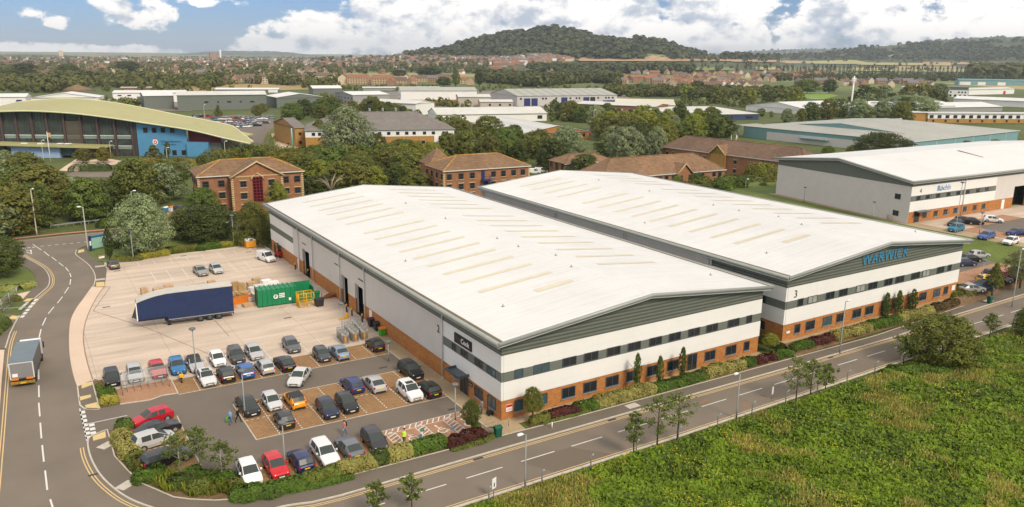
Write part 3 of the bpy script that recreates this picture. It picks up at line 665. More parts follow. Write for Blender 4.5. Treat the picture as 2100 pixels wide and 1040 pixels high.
    for (x0, x1, z0, z1, gm) in upper: window(t, (x0,-.06,z0), FR, x1-x0, z1-z0, 2 if x1-x0 > 1.3 else 1, gm=gm)
    for (x0, x1, z0, z1, gm) in lower: window(t, (x0,-.02,z0), FR, x1-x0, z1-z0, 2 if x1-x0 > 1.3 else 1, gm=gm, sill=STEEL)
    for (ya, yb, z0, z1, gm, low) in sidewin: window(t, (-.04 if not low else -.02, yb, z0), LF, yb-ya, z1-z0, 2 if yb-ya > 1.3 else 1, gm=gm, sill=STEEL if low else None)
    if door:
        x0, x1 = door; d = MB().box(x0,-.03,.05,x1,.05,2.1).build('fire_door', GLASS, t); f = MB()
        for x in (x0, (x0+x1)/2, x1): f.box(x-.05,-.07,.05,x+.05,.02,2.15)
        f.box(x0,-.07,2.1,x1,.02,2.2); f.build('door_frame', DGREY, d)
    # loading doors: reveal, half raised roller shutter and a dim interior
    for ya, yb, zt in holes:
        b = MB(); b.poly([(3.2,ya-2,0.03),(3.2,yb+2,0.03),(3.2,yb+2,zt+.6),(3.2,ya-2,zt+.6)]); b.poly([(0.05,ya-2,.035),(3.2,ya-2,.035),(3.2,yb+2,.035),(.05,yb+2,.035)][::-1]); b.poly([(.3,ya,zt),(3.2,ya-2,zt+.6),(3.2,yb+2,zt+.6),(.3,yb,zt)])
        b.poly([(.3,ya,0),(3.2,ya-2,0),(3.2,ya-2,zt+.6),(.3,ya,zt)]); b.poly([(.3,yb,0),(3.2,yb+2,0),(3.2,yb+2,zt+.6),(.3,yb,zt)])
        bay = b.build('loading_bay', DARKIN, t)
        b = MB(); b.box(.42,ya,zt-.5,.5,yb,zt); b.box(.3,ya-.001,0,.46,ya+.1,zt); b.box(.3,yb-.1,0,.46,yb+.001,zt); b.build('roller_shutter', TRIML, bay)
    return t
def gcol(i): return GLASSB if i in (0, 1) else GLASS
up = [(1055,1072),(1094,1126),(1153,1181),(1197,1226),(1244,1271),(1287,1313),(1331,1356),(1371,1395),(1411,1434),(1448,1471),(1492,1515),(1530,1541)]
XF = lambda u, y, v=735: float(onY(u, v, y)[0])
def vmid(u, y, z, x0=0):
    p = onY(u, 700, y); return PJ((p[0], y, z))[1]
def xrow(us, y, z):
    out = []
    for a in us:
        v = 700.0
        for _ in range(6):
            p = onY(a, v, y); v = PJ((p[0], y, z))[1]
        out.append(float(onY(a, v, y)[0]))
    return out
B2X, B2Y, B2W, B2L = 0.0, 0.0, 40.1, 88.5
HOLES = [(39.55,42.75,4.75),(45.8,48.6,4.75),(64.5,68.3,4.75)]
upx = [tuple(xrow(q, 0, 5.1)) for q in up]; lopx = [tuple(xrow(q, 0, 1.3)) for q in [(1055,1072),(1096,1122),(1152,1179),(1196,1223),(1242,1268),(1285,1308),(1327,1349),(1368,1391),(1445,1466),(1488,1509),(1525,1536)]]
b2 = warehouse('warehouse', 'white roofed warehouse unit 2, nearest to the car park, with loading doors onto the yard', (0,0,0), B2W, B2L, HOLES,
    [(a, c, 4.58, 5.62, GLASSB if i < 2 else GLASS) for i, (a, c) in enumerate(upx)], [(a, c, .72, 1.98, GLASSB if i < 2 else GLASS) for i, (a, c) in enumerate(lopx)],
    tuple(xrow((1409,1428), 0, 1.0)), [(10.2,11.2,4.6,5.5,GLASS,0),(7.4,9.05,4.6,5.5,GLASS,0),(4.0,5.75,4.6,5.5,GLASS,0),(1.2,3.0,4.6,5.5,GLASSB,0),(10.1,11.1,1.2,2.1,GLASS,1),(4.0,5.85,.75,2.05,GLASS,1),(1.15,2.9,.75,2.05,GLASSB,1)])
def part(b, name, m, par): return b.build(name, m, par)
d = part(MB().box(-.03,7.4,.05,.05,9.2,2.3), 'entrance_door', GLASS, b2); f = MB()
for y in (7.4,8.3,9.2): f.box(-.08,y-.06,.05,.02,y+.06,2.3)
f.box(-.08,7.4,2.25,.02,9.2,2.36); part(f, 'door_frame', DGREY, d)
c = MB(); c.box(-1.5,7.0,2.6,-1.35,10.3,2.9); c.box(-1.35,7.0,2.6,-.06,7.15,2.9); c.box(-1.35,10.15,2.6,-.06,10.3,2.9); c.box(-1.35,7.15,2.62,-.06,10.15,2.68); part(c, 'canopy', DGREY, b2)
for y in (13.5,38.5,48.9,62.2,70.0):
    b = MB(); b.tube([(-.22,y,.1),(-.22,y,8.6)], .09, 8); b.box(-.3,y-.16,0,-.06,y+.16,.25); part(b, 'downpipe', TRIML, b2)
for y in (36.3,70.6): part(MB().box(-.03,y,.05,.05,y+1.0,2.15), 'side_door', WHITE, b2)
for y in (38.6,48.9,63.7): part(MB().box(-.07,y,5.75,-.02,y+2.6,5.95) if y < 60 else MB().box(-.07,66,5.7,-.02,68.2,5.9), 'door_nameplate', BLACK, b2)
sg = MB().box(-.2,6.35,5.83,-.07,10.4,7.0).build('sign_panel', BLACK, b2)
lettering('Pro', .78, mat('dim_sign_lettering', (.13,.125,.12), .5, 0), sg, (-.215,9.42,6.42), LF)
lettering('Cook', .86, WHITE, sg, (-.215,7.75,6.42), LF, bold=.018)
sg = MB().box(-.07,6.35,1.55,-.02,7.15,2.0).build('sign_panel', BLACK, b2); lettering('ProCook', .17, WHITE, sg, (-.08,6.75,1.78), LF)
lettering('2', 1.35, mat('dark_lettering', (.07,.06,.055), .5, 0), b2, (-.08,14.75,6.0), LF, name='number', bold=.03)
n = MB().box(.55,-.07,.95,1.35,-.02,1.75).build('notice_board', WHITE, b2); part(MB().box(.57,-.085,1.45,1.33,-.072,1.73), 'notice_heading', REDP, n); part(MB().box(.65,-.085,1.1,1.25,-.072,1.14).box(.65,-.085,1.24,1.25,-.072,1.28), 'notice_text', REDP, n)

B3X, B3Y, B3Z = 43.5, -1.13, 1.25
up3 = [(1635,1646),(1656,1675),(1693,1710),(1720,1737),(1755,1773),(1780,1798),(1813,1829),(1836,1853),(1868,1885),(1891,1906),(1921,1935),(1943,1950)]
lo3 = [(1629,1640),(1652,1670),(1687,1705),(1715,1731),(1748,1765),(1774,1790),(1807,1822),(1831,1847),(1862,1877),(1885,1899),(1914,1927),(1935,1943)]
u3 = [tuple(x-B3X for x in xrow(q, B3Y, B3Z+5.1)) for q in up3]; l3 = [tuple(x-B3X for x in xrow(q, B3Y, B3Z+1.3)) for q in lo3]
b3 = warehouse('warehouse', 'white roofed warehouse unit 3 with blue gable lettering, middle of the three', (B3X,B3Y,B3Z), 41.6, 80.5, [],
    [(a, c, 4.58, 5.62, GLASSW if i in (1,4,9) else GLASS) for i, (a, c) in enumerate(u3)], [(a, c, .72, 1.98, GLASSB if i % 4 == 2 else GLASS) for i, (a, c) in enumerate(l3)],
    None, [(3.2,7.0,4.6,5.5,GLASS,0),(3.0,5.6,.75,1.95,GLASS,1)], dark_side=False)
for y in (13.5,33,53,80.2): part(MB().tube([(-.2,y,0),(-.2,y,8.6)], .1, 8).tube([(-.2,y+.6,0),(-.2,y+.6,8.6)], .1, 8), 'downpipe', TRIML, b3)
SBLUE = mat('blue_sign_lettering', (.035,.24,.42), .4, 0)
xa = float(onY(1764,545,B3Y)[0]); xb = float(onY(1858,525,B3Y)[0])
o = lettering('WARWICK', 2.05, SBLUE, b3, ((xa+xb)/2-B3X+.1, -.13, 9.2), FR, shear=.12, depth=.08, spacing=1.15, bold=.008)
wd = max(v.co.x for v in o.data.vertices)-min(v.co.x for v in o.data.vertices); o.scale.x = (xb-xa)/wd
lettering('3', 1.5, MATS['dark_lettering'], b3, (float(onY(1631,603,B3Y)[0])-B3X, -.1, 6.4), FR, name='number')
part(MB().box(.7,-.08,1.0,1.4,-.02,1.3), 'notice_board', WHITE, b3)
part(MB().box(40.2,-.08,1.1,41.1,-.02,1.9), 'notice_board', WHITE, b3)

# unit 4 stands higher, its ridge across the picture
B4Z = 3.0; K4 = 1.09
c4 = G(1860.5,458.7,B4Z); far4 = G(1591,397,B4Z)
x4, y4 = c4[0], c4[1]; D4 = far4[1]-y4; L4 = 95.0; SHX = (far4[0]-x4)/D4; SHY = -.03
b4 = thing('warehouse', 'white roofed warehouse unit 4 on the grass bank, with blue lettering on its long front', 'warehouse', (x4, y4, B4Z))
h = [z*K4 for z in (Z1,Z2,Z3,Z4)]; ze4 = h[3]+1.35; zr4 = ze4+2.5
OFF4 = float(onY(2030,405,y4)[0])-x4
D0 = float(onY(2062,430,y4)[0])-x4; D1 = float(onY(2086,425,y4)[0])-x4
b = MB(); b.box(0,0,0,D0,.3,h[0]); b.box(D1,0,0,L4,.3,h[0]); part(b, 'brick_plinth', BRICK, b4)
for z0, z1 in ((h[0],h[1]),(h[2],h[3])): part(MB().box(0,-.05,z0,OFF4,.3,z1), 'white_cladding', WCLAD, b4)
b = MB(); b.box(0,-.03,h[1],OFF4,.3,h[2]); part(b, 'grey_band', GCLAD, b4)
b = MB(); b.box(OFF4,-.05,h[0],D0,.3,h[3]); b.box(D1,-.05,h[0],L4,.3,h[3]); b.box(D0,-.05,5.2,D1,.3,h[3]); part(b, 'silver_cladding', SILV, b4)
b = MB(); b.box(-.05,.001,0,.3,D4,h[3]-1.0); b.poly([(-.05,D4,h[3]-1.0),(-.05,.001,h[3]-1.0),(-.05,.001,h[3]+.1),(-.05,D4,h[3]-.3)]); part(b, 'side_wall', SILVY, b4)
b = MB(); b.box(L4-.3,0,0,L4,D4,h[3]); b.box(0,D4-.3,0,L4,D4,h[3]+.5); part(b, 'rear_wall', SILV, b4)
b = MB(); zt = h[3]-1.0
b.poly([(-.06,D4,zt+.55),(-.06,0,zt+1.0),(-.06,0,ze4-.2),(-.06,D4/2,zr4-.2),(-.06,D4,ze4-.2)]); b.box(-.05,-.06,h[3],L4,.2,ze4-.2); part(b, 'fascia', mat('plain_grey_fascia', (.135,.15,.122), .5, .05, .8), b4)
part(MB().box(D0-.3,2.5,0,D1+.3,2.6,5.3), 'loading_bay', DARKIN, b4)
# roof in the frame turned a quarter so the ridge runs along x
rt = bpy.data.objects.new('roof_frame', None)
b = MB(); ov = .9
b.poly([(-ov,-ov,ze4),(L4+ov,-ov,ze4),(L4+ov,D4/2,zr4),(-ov,D4/2,zr4)]); b.poly([(-ov,D4/2,zr4),(L4+ov,D4/2,zr4),(L4+ov,D4+ov,ze4),(-ov,D4+ov,ze4)])
b.poly([(-ov,-ov,ze4-.2),(-ov,D4/2,zr4-.2),(L4+ov,D4/2,zr4-.2),(L4+ov,-ov,ze4-.2)]); b.poly([(-ov,D4/2,zr4-.2),(-ov,D4+ov,ze4-.2),(L4+ov,D4+ov,ze4-.2),(L4+ov,D4/2,zr4-.2)])
r4 = part(b, 'roof', ROOFWX, b4)
b = MB(); b.tube([(-ov-.1,-ov-.08,ze4-.12),(L4,-ov-.08,ze4-.12)], .26, 10); b.tube([(-ov-.08,-ov-.1,ze4-.12),(-ov-.08,D4/2,zr4-.12),(-ov-.08,D4+ov,ze4-.12)], .24, 10); part(b, 'gutter', TRIM, r4)
b = MB(); b.poly([(-ov+.03,-ov,ze4-.6),(-ov+.03,D4/2,zr4-.6),(-ov+.03,D4/2,zr4-.37),(-ov+.03,-ov,ze4-.37)]); b.poly([(-ov+.03,D4/2,zr4-.6),(-ov+.03,D4+ov,ze4-.6),(-ov+.03,D4+ov,ze4-.37),(-ov+.03,D4/2,zr4-.37)]); b.box(-ov,-ov+.03,ze4-.62,L4,-ov+.1,ze4-.4); part(b, 'soffit', TRIML, r4)
g_ = [onY(u, v, y4) for u, v in ((2020,310),(2100,332))]
b = MB(); b.box(L4*.38,4,ze4+.35,L4*.38+.5,D4-4,ze4+.42) if False else None
for q, (a, c) in enumerate([(1878,1890),(1896,1907),(1916,1928),(1936,1948),(1955,1967),(1973,1985),(1993,2004),(2010,2021)]):
    x0, x1 = (float(onY(w, 412-8*(w-1870)/160, y4)[0])-x4 for w in (a, c)); window(b4, (x0,-.05,h[1]+.15), FR, x1-x0, h[2]-h[1]-.25, 2)
for q, (a, c) in enumerate([(1891,1903),(1912,1924),(1931,1942),(1950,1961),(1968,1979),(1987,1997),(2004,2015)]):
    x0, x1 = (float(onY(w, 442-8*(w-1870)/160, y4)[0])-x4 for w in (a, c)); window(b4, (x0,-.02,.75), FR, x1-x0, 1.25, 2, sill=STEEL)
for z in (1.2, h[1]+.1): window(b4, (-.06, 4.0, z), LF, 1.5, 1.2, 2)
x0, x1 = (float(onY(w, 450, y4)[0])-x4 for w in (1873,1883))
part(MB().box(x0,-.04,.05,x1,.05,2.3), 'entrance_door', GLASS, b4); part(MB().box(x0-.3,-1.5,2.5,x1+2,-.06,2.65), 'canopy', DGREY, b4)
x0 = float(onY(2042,428,y4)[0])-x4; part(MB().box(x0,-.04,.05,x0+1.2,.05,2.3), 'side_door', WHITE, b4)
part(MB().tube([(float(onY(1972,390,y4)[0])-x4,-.2,0),(float(onY(1972,390,y4)[0])-x4,-.2,ze4-.4)], .1, 6), 'downpipe', TRIML, b4)
xa, xb = (float(onY(w, 396, y4)[0])-x4 for w in (1918,1951))
o = lettering('Röchling', 1.75, mat('pale_blue_lettering', (.08,.28,.55), .4, 0), b4, ((xa+xb)/2, -.1, (h[2]+h[3])/2), FR, bold=.004)
wd = max(v.co.x for v in o.data.vertices)-min(v.co.x for v in o.data.vertices); o.scale.x = (xb-xa)/wd
lettering('4', 1.4, MATS['dark_lettering'], b4, (float(onY(1886,400,y4)[0])-x4, -.1, (h[2]+h[3])/2-.1), FR, name='number')
MB().poly([(L4*.46,D4*.06,ze4+.27),(L4*.46+.8,D4*.06,ze4+.27),(L4*.46+.8,D4*.44,zr4-.18),(L4*.46,D4*.44,zr4-.18)]).build('gutter_lining', GUTT, r4)
seen_ = set()
for o in b4.children_recursive:                     # the plot is not quite square
    if o.parent is b4 and abs(o.rotation_euler.z-LF) < 1e-3: o.rotation_euler.z -= math.atan(SHX)
    if o.parent is b4: o.location = (o.location.x+SHX*o.location.y, o.location.y+SHY*o.location.x, o.location.z)
    if o.data.name in seen_ or o.name.startswith(('window','glass','sill')): continue
    seen_.add(o.data.name)
    if o.location.length < 1e-6:
        for v_ in o.data.vertices: v_.co = (v_.co.x+SHX*v_.co.y, v_.co.y+SHY*v_.co.x, v_.co.z)
# raised ground: forecourt of unit 3, platform and bank of unit 4
b = MB(); b.prism([(43.2,-1.9),(43.2,82),(136,82),(136,40),(150,8),(150,1.0),(100,.4),(86,-2.0)], -.05, B3Z-.03); struct(b.build('forecourt_ground', GRASS))
flat('footpath', [(43.25,-1.85),(43.25,0),(86.5,0),(86.5,-1.9)], B3Z-.01, BUFF)
flat('car_park', [(86.5,-1.6),(86.5,70),(118,70),(124,28),(146,12),(146,2.5),(100,1.0)], B3Z-.015, ASPHD)
flat('block_paving', [(87,22),(87,26.5),(104,26.5),(104,22)], B3Z-.005, BLOCKP); flat('block_paving', [(87,1.0),(87,6.2),(128,7.2),(128,2.6)], B3Z-.005, BLOCKP)
b = MB(); q0 = [(43.2,-1.9),(86,-2.0),(100,.4),(150,1.0)]; q1 = [(43.0,-3.9),(85,-3.0),(100,-1.75),(150,-1.6)]
for i in range(3): b.poly([(*q1[i],.08),(*q1[i+1],.08),(*q0[i+1],B3Z-.03),(*q0[i],B3Z-.03)])
struct(b.build('planted_bank', SOIL))
sx_ = SHX*D4
plat = [(x4-6.5+sx_*1.6,y4+D4+25),(x4-6.5,y4-2.5),(x4-2,y4-4.5),(x4-2,y4-28),(x4+130,y4-28),(x4+130,y4+D4+25)]
b = MB(); b.sheet(plat, B4Z-.04); lo = [(x4-14+sx_*1.8,y4+D4+34),(x4-13,y4-5),(x4-10,y4-10),(x4-11,y4-31.5),(x4+131,y4-33)]; hi = plat[:1]+plat[1:5]
for i in range(4): b.poly([(*lo[i],B3Z-.04),(*lo[i+1],B3Z-.04),(*hi[i+1],B4Z-.04),(*hi[i],B4Z-.04)])
b.sheet([lo[0],(x4-6.5+sx_*1.8,y4+D4+34),(x4-6.5+sx_*1.6,y4+D4+25)], B3Z); struct(b.build('grass_bank', GRASS))
flat('footpath', [(x4-1.6+sx_,y4+D4+1.5),(x4-1.6,y4-4),(x4-.5,y4-27),(x4+3.5,y4-27),(x4+2.5,y4-4.5),(x4+2.5,y4-.01),(x4,y4),(x4+sx_,y4+D4)], B4Z-.03, BUFF)
flat('car_park', [(x4+2.5,y4-4.5),(x4+3.5,y4-27),(x4+130,y4-27),(x4+130,y4),(x4+2.5,y4)], B4Z-.034, CONCY)
flat('car_park', [(x4+10,y4-9.5),(x4+9,y4-20),(x4+60,y4-20),(x4+60,y4-9.5)], B4Z-.025, ASPHD)
flat('block_paving', [(x4+3,y4-9.5),(x4+4,y4-20),(x4+9,y4-20),(x4+10,y4-9.5)], B4Z-.027, BLOCKP); flat('block_paving', [(x4+10,y4-9.5),(x4+10,y4-5),(x4+30,y4-5),(x4+30,y4-9.5)], B4Z-.027, BLOCKP)
# ---------------------------------------------------------------- offices and sheds behind
FOOT = []            # footprints kept clear of trees
def solve_ze(A, vb, gz=0.0):
    lo, hi = 1.0, 30.0
    for _ in range(40):
        m = (lo+hi)/2; p = G(*A, gz+m)
        if PJ((p[0], p[1], gz))[1] < vb: lo = m
        else: hi = m
    return lo
def block(name, label, cat, A, B, vb, D, kind='gx', rise=None, wall=WCLAD, roof=ROOFG, ov=.4, bands=(), wins=(), sidewins=(), group=None, doors=(), ze=None, trim=TRIM, C=None, rtrim=None, base=None):
    """building from its two front eave corners (as seen), the row where its foot stands, and its depth (or its back left eave corner C)"""
    if ze is None: ze = solve_ze(A, vb)
    a = np.array(G(*A, ze)[:2]); b_ = np.array(G(*B, ze)[:2]); ax = (b_-a); W_ = float(np.linalg.norm(ax)); ax = ax/W_; ay = np.array((-ax[1], ax[0]))
    if ay@(np.array(CAM[:2])-a) > 0: ay = -ay
    if C is not None: D = abs(float((np.array(G(*C, ze)[:2])-a)@ay))
    rot = math.atan2(ax[1], ax[0])
    t = thing(name, label, cat, (a[0], a[1], 0), rot, group); t['_w'] = W_; t['_d'] = D; t['_z'] = ze
    if rise is None: rise = D/2*math.tan(R(24)) if kind == 'hip' else 1.6
    FOOT.append([tuple(a+ax*x+ay*y) for x, y in ((-2,-2),(W_+2,-2),(W_+2,D+2),(-2,D+2))])
    zs = [0]+[q[0]*ze for q in bands]+[ze]; ms = [wall if not bands else bands[0][1]]+[q[1] if k == 0 else q[1] for k, q in enumerate(bands)]
    lay = [(0, ze, wall)] if not bands else []
    prev = 0
    for z, m_ in bands: lay.append((prev, z*ze, m_)); prev = z*ze
    for k, (z0, z1, m_) in enumerate(lay):
        e = .02*k; MB().box(ov-e,ov-e,z0,W_-ov+e,D-ov+e,z1, skip='b').build('wall', m_, t)
    b = MB(); zr = ze+rise; h = D/2
    e0 = ze-.12; th = .14
    if kind == 'gx':
        for z, fl in ((0,0),):
            b.poly([(0,0,ze),(W_,0,ze),(W_,h,zr),(0,h,zr)]); b.poly([(0,h,zr),(W_,h,zr),(W_,D,ze),(0,D,ze)])
        b.poly([(0,0,e0),(0,h,zr-th),(0,D,e0),(0,D,ze),(0,h,zr),(0,0,ze)]); b.poly([(W_,0,e0),(W_,0,ze),(W_,h,zr),(W_,D,ze),(W_,D,e0),(W_,h,zr-th)]); b.poly([(0,0,e0),(W_,0,e0),(W_,0,ze),(0,0,ze)]); b.poly([(0,D,e0),(0,0,e0),(W_,0,e0),(W_,D,e0)])
        for x in (ov, W_-ov): MB().poly([(x,ov,ze-.13),(x,D-ov,ze-.13),(x,h,zr-.15)]).build('gable', lay[-1][2], t)
    elif kind == 'gy':
        w = W_/2
        b.poly([(0,0,ze),(w,0,zr),(w,D,zr),(0,D,ze)]); b.poly([(w,0,zr),(W_,0,ze),(W_,D,ze),(w,D,zr)])
        b.poly([(0,0,e0),(W_,0,e0),(W_,0,ze),(w,0,zr),(0,0,ze)]) if False else b.poly([(0,0,ze),(0,0,e0),(w,0,zr-th),(W_,0,e0),(W_,0,ze),(w,0,zr)])
        b.poly([(0,0,e0),(0,0,ze),(0,D,ze),(0,D,e0)]); b.poly([(W_,0,e0),(W_,D,e0),(W_,D,ze),(W_,0,ze)]); b.poly([(0,D,e0),(0,0,e0),(W_,0,e0),(W_,D,e0)])
        for y in (ov, D-ov): MB().poly([(ov,y,ze-.13),(W_-ov,y,ze-.13),(w,y,zr-.15)]).build('gable', lay[-1][2], t)
    elif kind == 'hip':
        i = min(h, W_*.45)
        b.poly([(0,0,ze),(W_,0,ze),(W_-i,h,zr),(i,h,zr)]); b.poly([(W_,0,ze),(W_,D,ze),(W_-i,h,zr)]); b.poly([(W_,D,ze),(0,D,ze),(i,h,zr),(W_-i,h,zr)]); b.poly([(0,D,ze),(0,0,ze),(i,h,zr)])
        b.box(0,0,e0,W_,D,ze-.003)
        if rtrim:
            g = MB()
            for p, q in (((0,0,ze),(i,h,zr)),((W_,0,ze),(W_-i,h,zr)),((i,h,zr),(W_-i,h,zr)),((0,D,ze),(i,h,zr)),((W_,D,ze),(W_-i,h,zr))): g.tube([p, q], .17, 5)
    else:
        b.box(0,0,e0,W_,D,ze+rise)
    ro = b.build('roof', roof, t)
    if kind == 'hip' and rtrim: g.build('ridge_tiles', rtrim, ro)
    if trim: MB().box(-.08,-.1,ze-.2,W_+.08,0-.003,ze+.02).build('gutter', trim, ro)
    for w in wins:
        z0, hh, ww, xs = w[:4]; kw = w[4] if len(w) > 4 else {}
        xs = [W_*(k+.5)/xs for k in range(xs)] if isinstance(xs, int) else [W_*q for q in xs]
        for x in xs: window(t, (x-ww/2, ov-.08, z0*ze), 0, ww, hh, **kw)
    for w in sidewins:
        z0, hh, ww, ys = w[:4]; kw = w[4] if len(w) > 4 else {}
        for k in range(ys):
            y = D*(k+.5)/ys; window(t, (ov-.08, y+ww/2, z0*ze), R(-90), ww, hh, **kw)
    for d in doors:
        x0, x1, z1, m_ = d; MB().box(W_*x0, ov-.12, .02, W_*x1, ov+.1, z1*ze).build('door', m_, t)
    return t, W_, D, ze
BKW = dict(sill=STONE, head=STONE, bar=True, n=1); MROON = mat('maroon_frame', (.22,.02,.035), .5, .05)
# --- three storey red brick office with a gabled front
o1, W_, D, ze = block('office_building', 'three storey red brick office with a gabled centre and tall maroon stair window', 'office building', (402,363.5), (624,350.5), 440, 0, 'hip', wall=RBRICK, roof=TILE, ov=.5, C=(386,348.5), rtrim=RIDGE, trim=TRIML,
    wins=[(.70,1.55,1.5,(.08,.22,.82,.93),dict(n=1,bar=True)),(.38,1.55,1.5,(.08,.22,.82,.93),BKW),(.05,1.55,1.5,(.08,.22,.82,.93),BKW)], sidewins=[(.70,1.4,1.2,4,dict(n=1)),(.38,1.4,1.2,4,BKW),(.06,1.4,1.2,4,BKW)])
x0, x1 = W_*.30, W_*.76; pj = 2.6; xm = (x0+x1)/2
MB().box(x0,-pj,0,x1,.49,ze,skip='b').build('gabled_bay', RBRICK, o1)
b = MB(); ga = ze+3.4; g2 = MB(); g2.poly([(x0,-pj-.02,ze),(x1,-pj-.02,ze),(xm,-pj-.02,ga-.2)]); g2.build('gable', RBRICK, o1)
b.poly([(x0-.5,-pj-.4,ze-.3),(xm,-pj-.4,ga),(xm,D*.42,ga),(x0-.5,D*.42*.2,ze-.3)]); b.poly([(xm,-pj-.4,ga),(x1+.5,-pj-.4,ze-.3),(x1+.5,D*.42*.2,ze-.3),(xm,D*.42,ga)]); br = b.build('roof', TILE, o1)
b = MB(); b.tube([(x0-.5,-pj-.42,ze-.35),(xm,-pj-.42,ga-.05),(x1+.5,-pj-.42,ze-.35)], .22, 6); b.build('barge', STONE, br)
MB().box(x0,-pj-.06,ze-.25,x1,-pj-.003,ze).build('string_course', STONE, o1)
for x, y in ((x0,-pj),(x1,-pj),(.5,.5),(W_-.5,.5)):
    b = MB()
    for k in range(int(ze/.55)): b.box(x-.28,y-.06,k*.55,x+.28,y+.3,k*.55+.36)
    b.build('quoin', STONE, o1)
sw = MB().box(xm-1.15,-pj-.08,ze*.28,xm+1.15,-pj+.02,ze*.95).build('stair_window', mat('dark_red_glass', (.05,.008,.012), .1, .2, 1), o1)
b = MB()
for k in range(9): z = ze*(.28+.67*k/8); b.box(xm-1.2,-pj-.13,z-.05,xm+1.2,-pj-.085,z+.05)
for k in range(4): x = xm-1.15+2.3*k/3; b.box(x-.05,-pj-.135,ze*.28,x+.05,-pj-.09,ze*.95)
b.build('window_frame', MROON, sw); b = MB(); b.tube([(xm-1.5,-pj-.1,ze*.88),(xm-1.2,-pj-.1,ze*.97),(xm,-pj-.1,ze*1.05),(xm+1.2,-pj-.1,ze*.97),(xm+1.5,-pj-.1,ze*.88)], .2, 5); b.build('surround', STONE, sw)
for q in (.40,.66):
    for z in (.70,.38,.05): window(o1, (W_*q-.75,-pj-.05,z*ze), 0, 1.5, 1.55, **BKW)
# --- two storey brick office behind unit 2
o2, W_, D, ze = block('office_building', 'brown roofed brick office with a blue fire stair, behind unit 2', 'office building', (909,351.5), (1089,340), 415, 0, 'hip', wall=RBRICK, roof=TILE, ov=.4, C=(867,338), rtrim=RIDGE, trim=TRIML,
    wins=[(.70,1.6,1.4,(.07,.20,.325,.565,.68,.80,.91),dict(n=1,sill=STONE,bar=True)),(.37,1.6,1.4,(.07,.20,.325,.565,.68,.80,.91),BKW),(.05,1.6,1.4,(.07,.20,.325),BKW)], sidewins=[(.70,1.5,1.1,4,dict(n=1,sill=STONE)),(.37,1.5,1.1,4,BKW),(.05,1.5,1.1,4,BKW)])
for x, y in ((.4,.4),(W_-.4,.4)):
    b = MB()
    for k in range(int(ze/.55)): b.box(x-.28,y-.06,k*.55,x+.28,y+.3,k*.55+.36)
    b.build('quoin', STONE, o2)
NAVY = mat('navy_blue_paint', (.02,.035,.13), .5, .1)
MB().box(W_*.425,.3,ze*.64,W_*.465,.42,ze*.93).build('fire_door', NAVY, o2); MB().box(W_*.455,.3,ze*.30,W_*.50,.42,ze*.58).build('fire_door', NAVY, o2)
b = MB(); b.box(W_*.42,-1.0,ze*.61,W_*.52,.38,ze*.64)
for k in range(16):
    a = k*.5; z = ze*.61*(1-k/16); b.obox((W_*.50+.9*math.cos(a), -.9+.9*math.sin(a)), (math.cos(a),math.sin(a)), (-math.sin(a),math.cos(a)), .7, .22, z-.05, z)
b.tube([(W_*.50,-.9,0),(W_*.50,-.9,ze*.8)], .1, 6)
for k in range(5): b.tube([(W_*.42+k*.9,-1.0,ze*.63),(W_*.42+k*.9,-1.0,ze*.63+1.1)], .04, 4)
b.tube([(W_*.42,-1.0,ze*.63+1.1),(W_*.42+3.6,-1.0,ze*.63+1.1)], .05, 4); b.build('fire_stair', NAVY, o2)
w2 = MB(); xr = W_*.35; w2.poly([(W_*.05,D*.9,ze),(xr,D*.9,ze),(W_*.2,D*1.2,ze+4.4)]); w2.poly([(xr,D*.9,ze),(xr,D*1.5,ze),(W_*.2,D*1.2,ze+4.4)]); w2.poly([(W_*.05,D*1.5,ze),(W_*.05,D*.9,ze),(W_*.2,D*1.2,ze+4.4)]); w2.poly([(xr,D*1.5,ze),(W_*.05,D*1.5,ze),(W_*.2,D*1.2,ze+4.4)]); w2.build('rear_roof', TILE, o2)
MB().box(W_*.07,D,0,xr-.4,D*1.48,ze-.02).build('rear_wing', RBRICK, o2)
o3, W_, D, ze = block('office_building', 'low brick office with a pyramid tiled roof, behind unit 3', 'office building', (1158,336.5), (1262,330), 369, 0, 'hip', wall=RBRICK, roof=TILE, C=(1125,328), rtrim=TILE, trim=TRIML, wins=[(.55,1.3,1.2,6,BKW),(.1,1.3,1.2,6,BKW)], sidewins=[(.5,2.4,1.6,3,dict(n=2))])
o4, W_, D, ze = block('office_building', 'long two storey brick office with wall mounted fans, just behind unit 3', 'office building', (1236,367.5), (1490,347.8), 403, 0, 'hip', wall=RBRICK, roof=TILE, C=(1197,352), rtrim=TILE, trim=TRIML, rise=4.6,
    wins=[(.60,1.35,1.3,(.30,.35,.45,.50,.56,.62,.69,.75,.80,.90,.95),dict(n=1,sill=STONE)),(.10,1.35,1.3,(.30,.36,.45,.52,.62,.70,.78,.86,.93),BKW)])
b = MB(); x0, x1 = W_*.575, W_*.69; xm = (x0+x1)/2; ga = ze+2.8
MB().box(x0,-.5,0,x1,.39,ze-.1,skip='b').build('gabled_bay', RBRICK, o4); b.poly([(x0-.4,-.9,ze-.2),(xm,-.9,ga),(xm,6,ga),(x0-.4,.5,ze-.2)]); b.poly([(xm,-.9,ga),(x1+.4,-.9,ze-.2),(x1+.4,.5,ze-.2),(xm,6,ga)]); br = b.build('roof', TILE, o4)
MB().poly([(x0,-.51,ze-.1),(x1,-.51,ze-.1),(xm,-.51,ga-.2)]).build('gable', RBRICK, o4); MB().tube([(x0-.4,-.92,ze-.25),(xm,-.92,ga-.05),(x1+.4,-.92,ze-.25)], .18, 5).build('barge', STONE, br)
for k in range(3): MB().box(W_*(.775+.02*k),-.1,ze*.42,W_*(.775+.02*k)+1.0,.4,ze*.42+.9).build('air_conditioner', WHITE, o4)
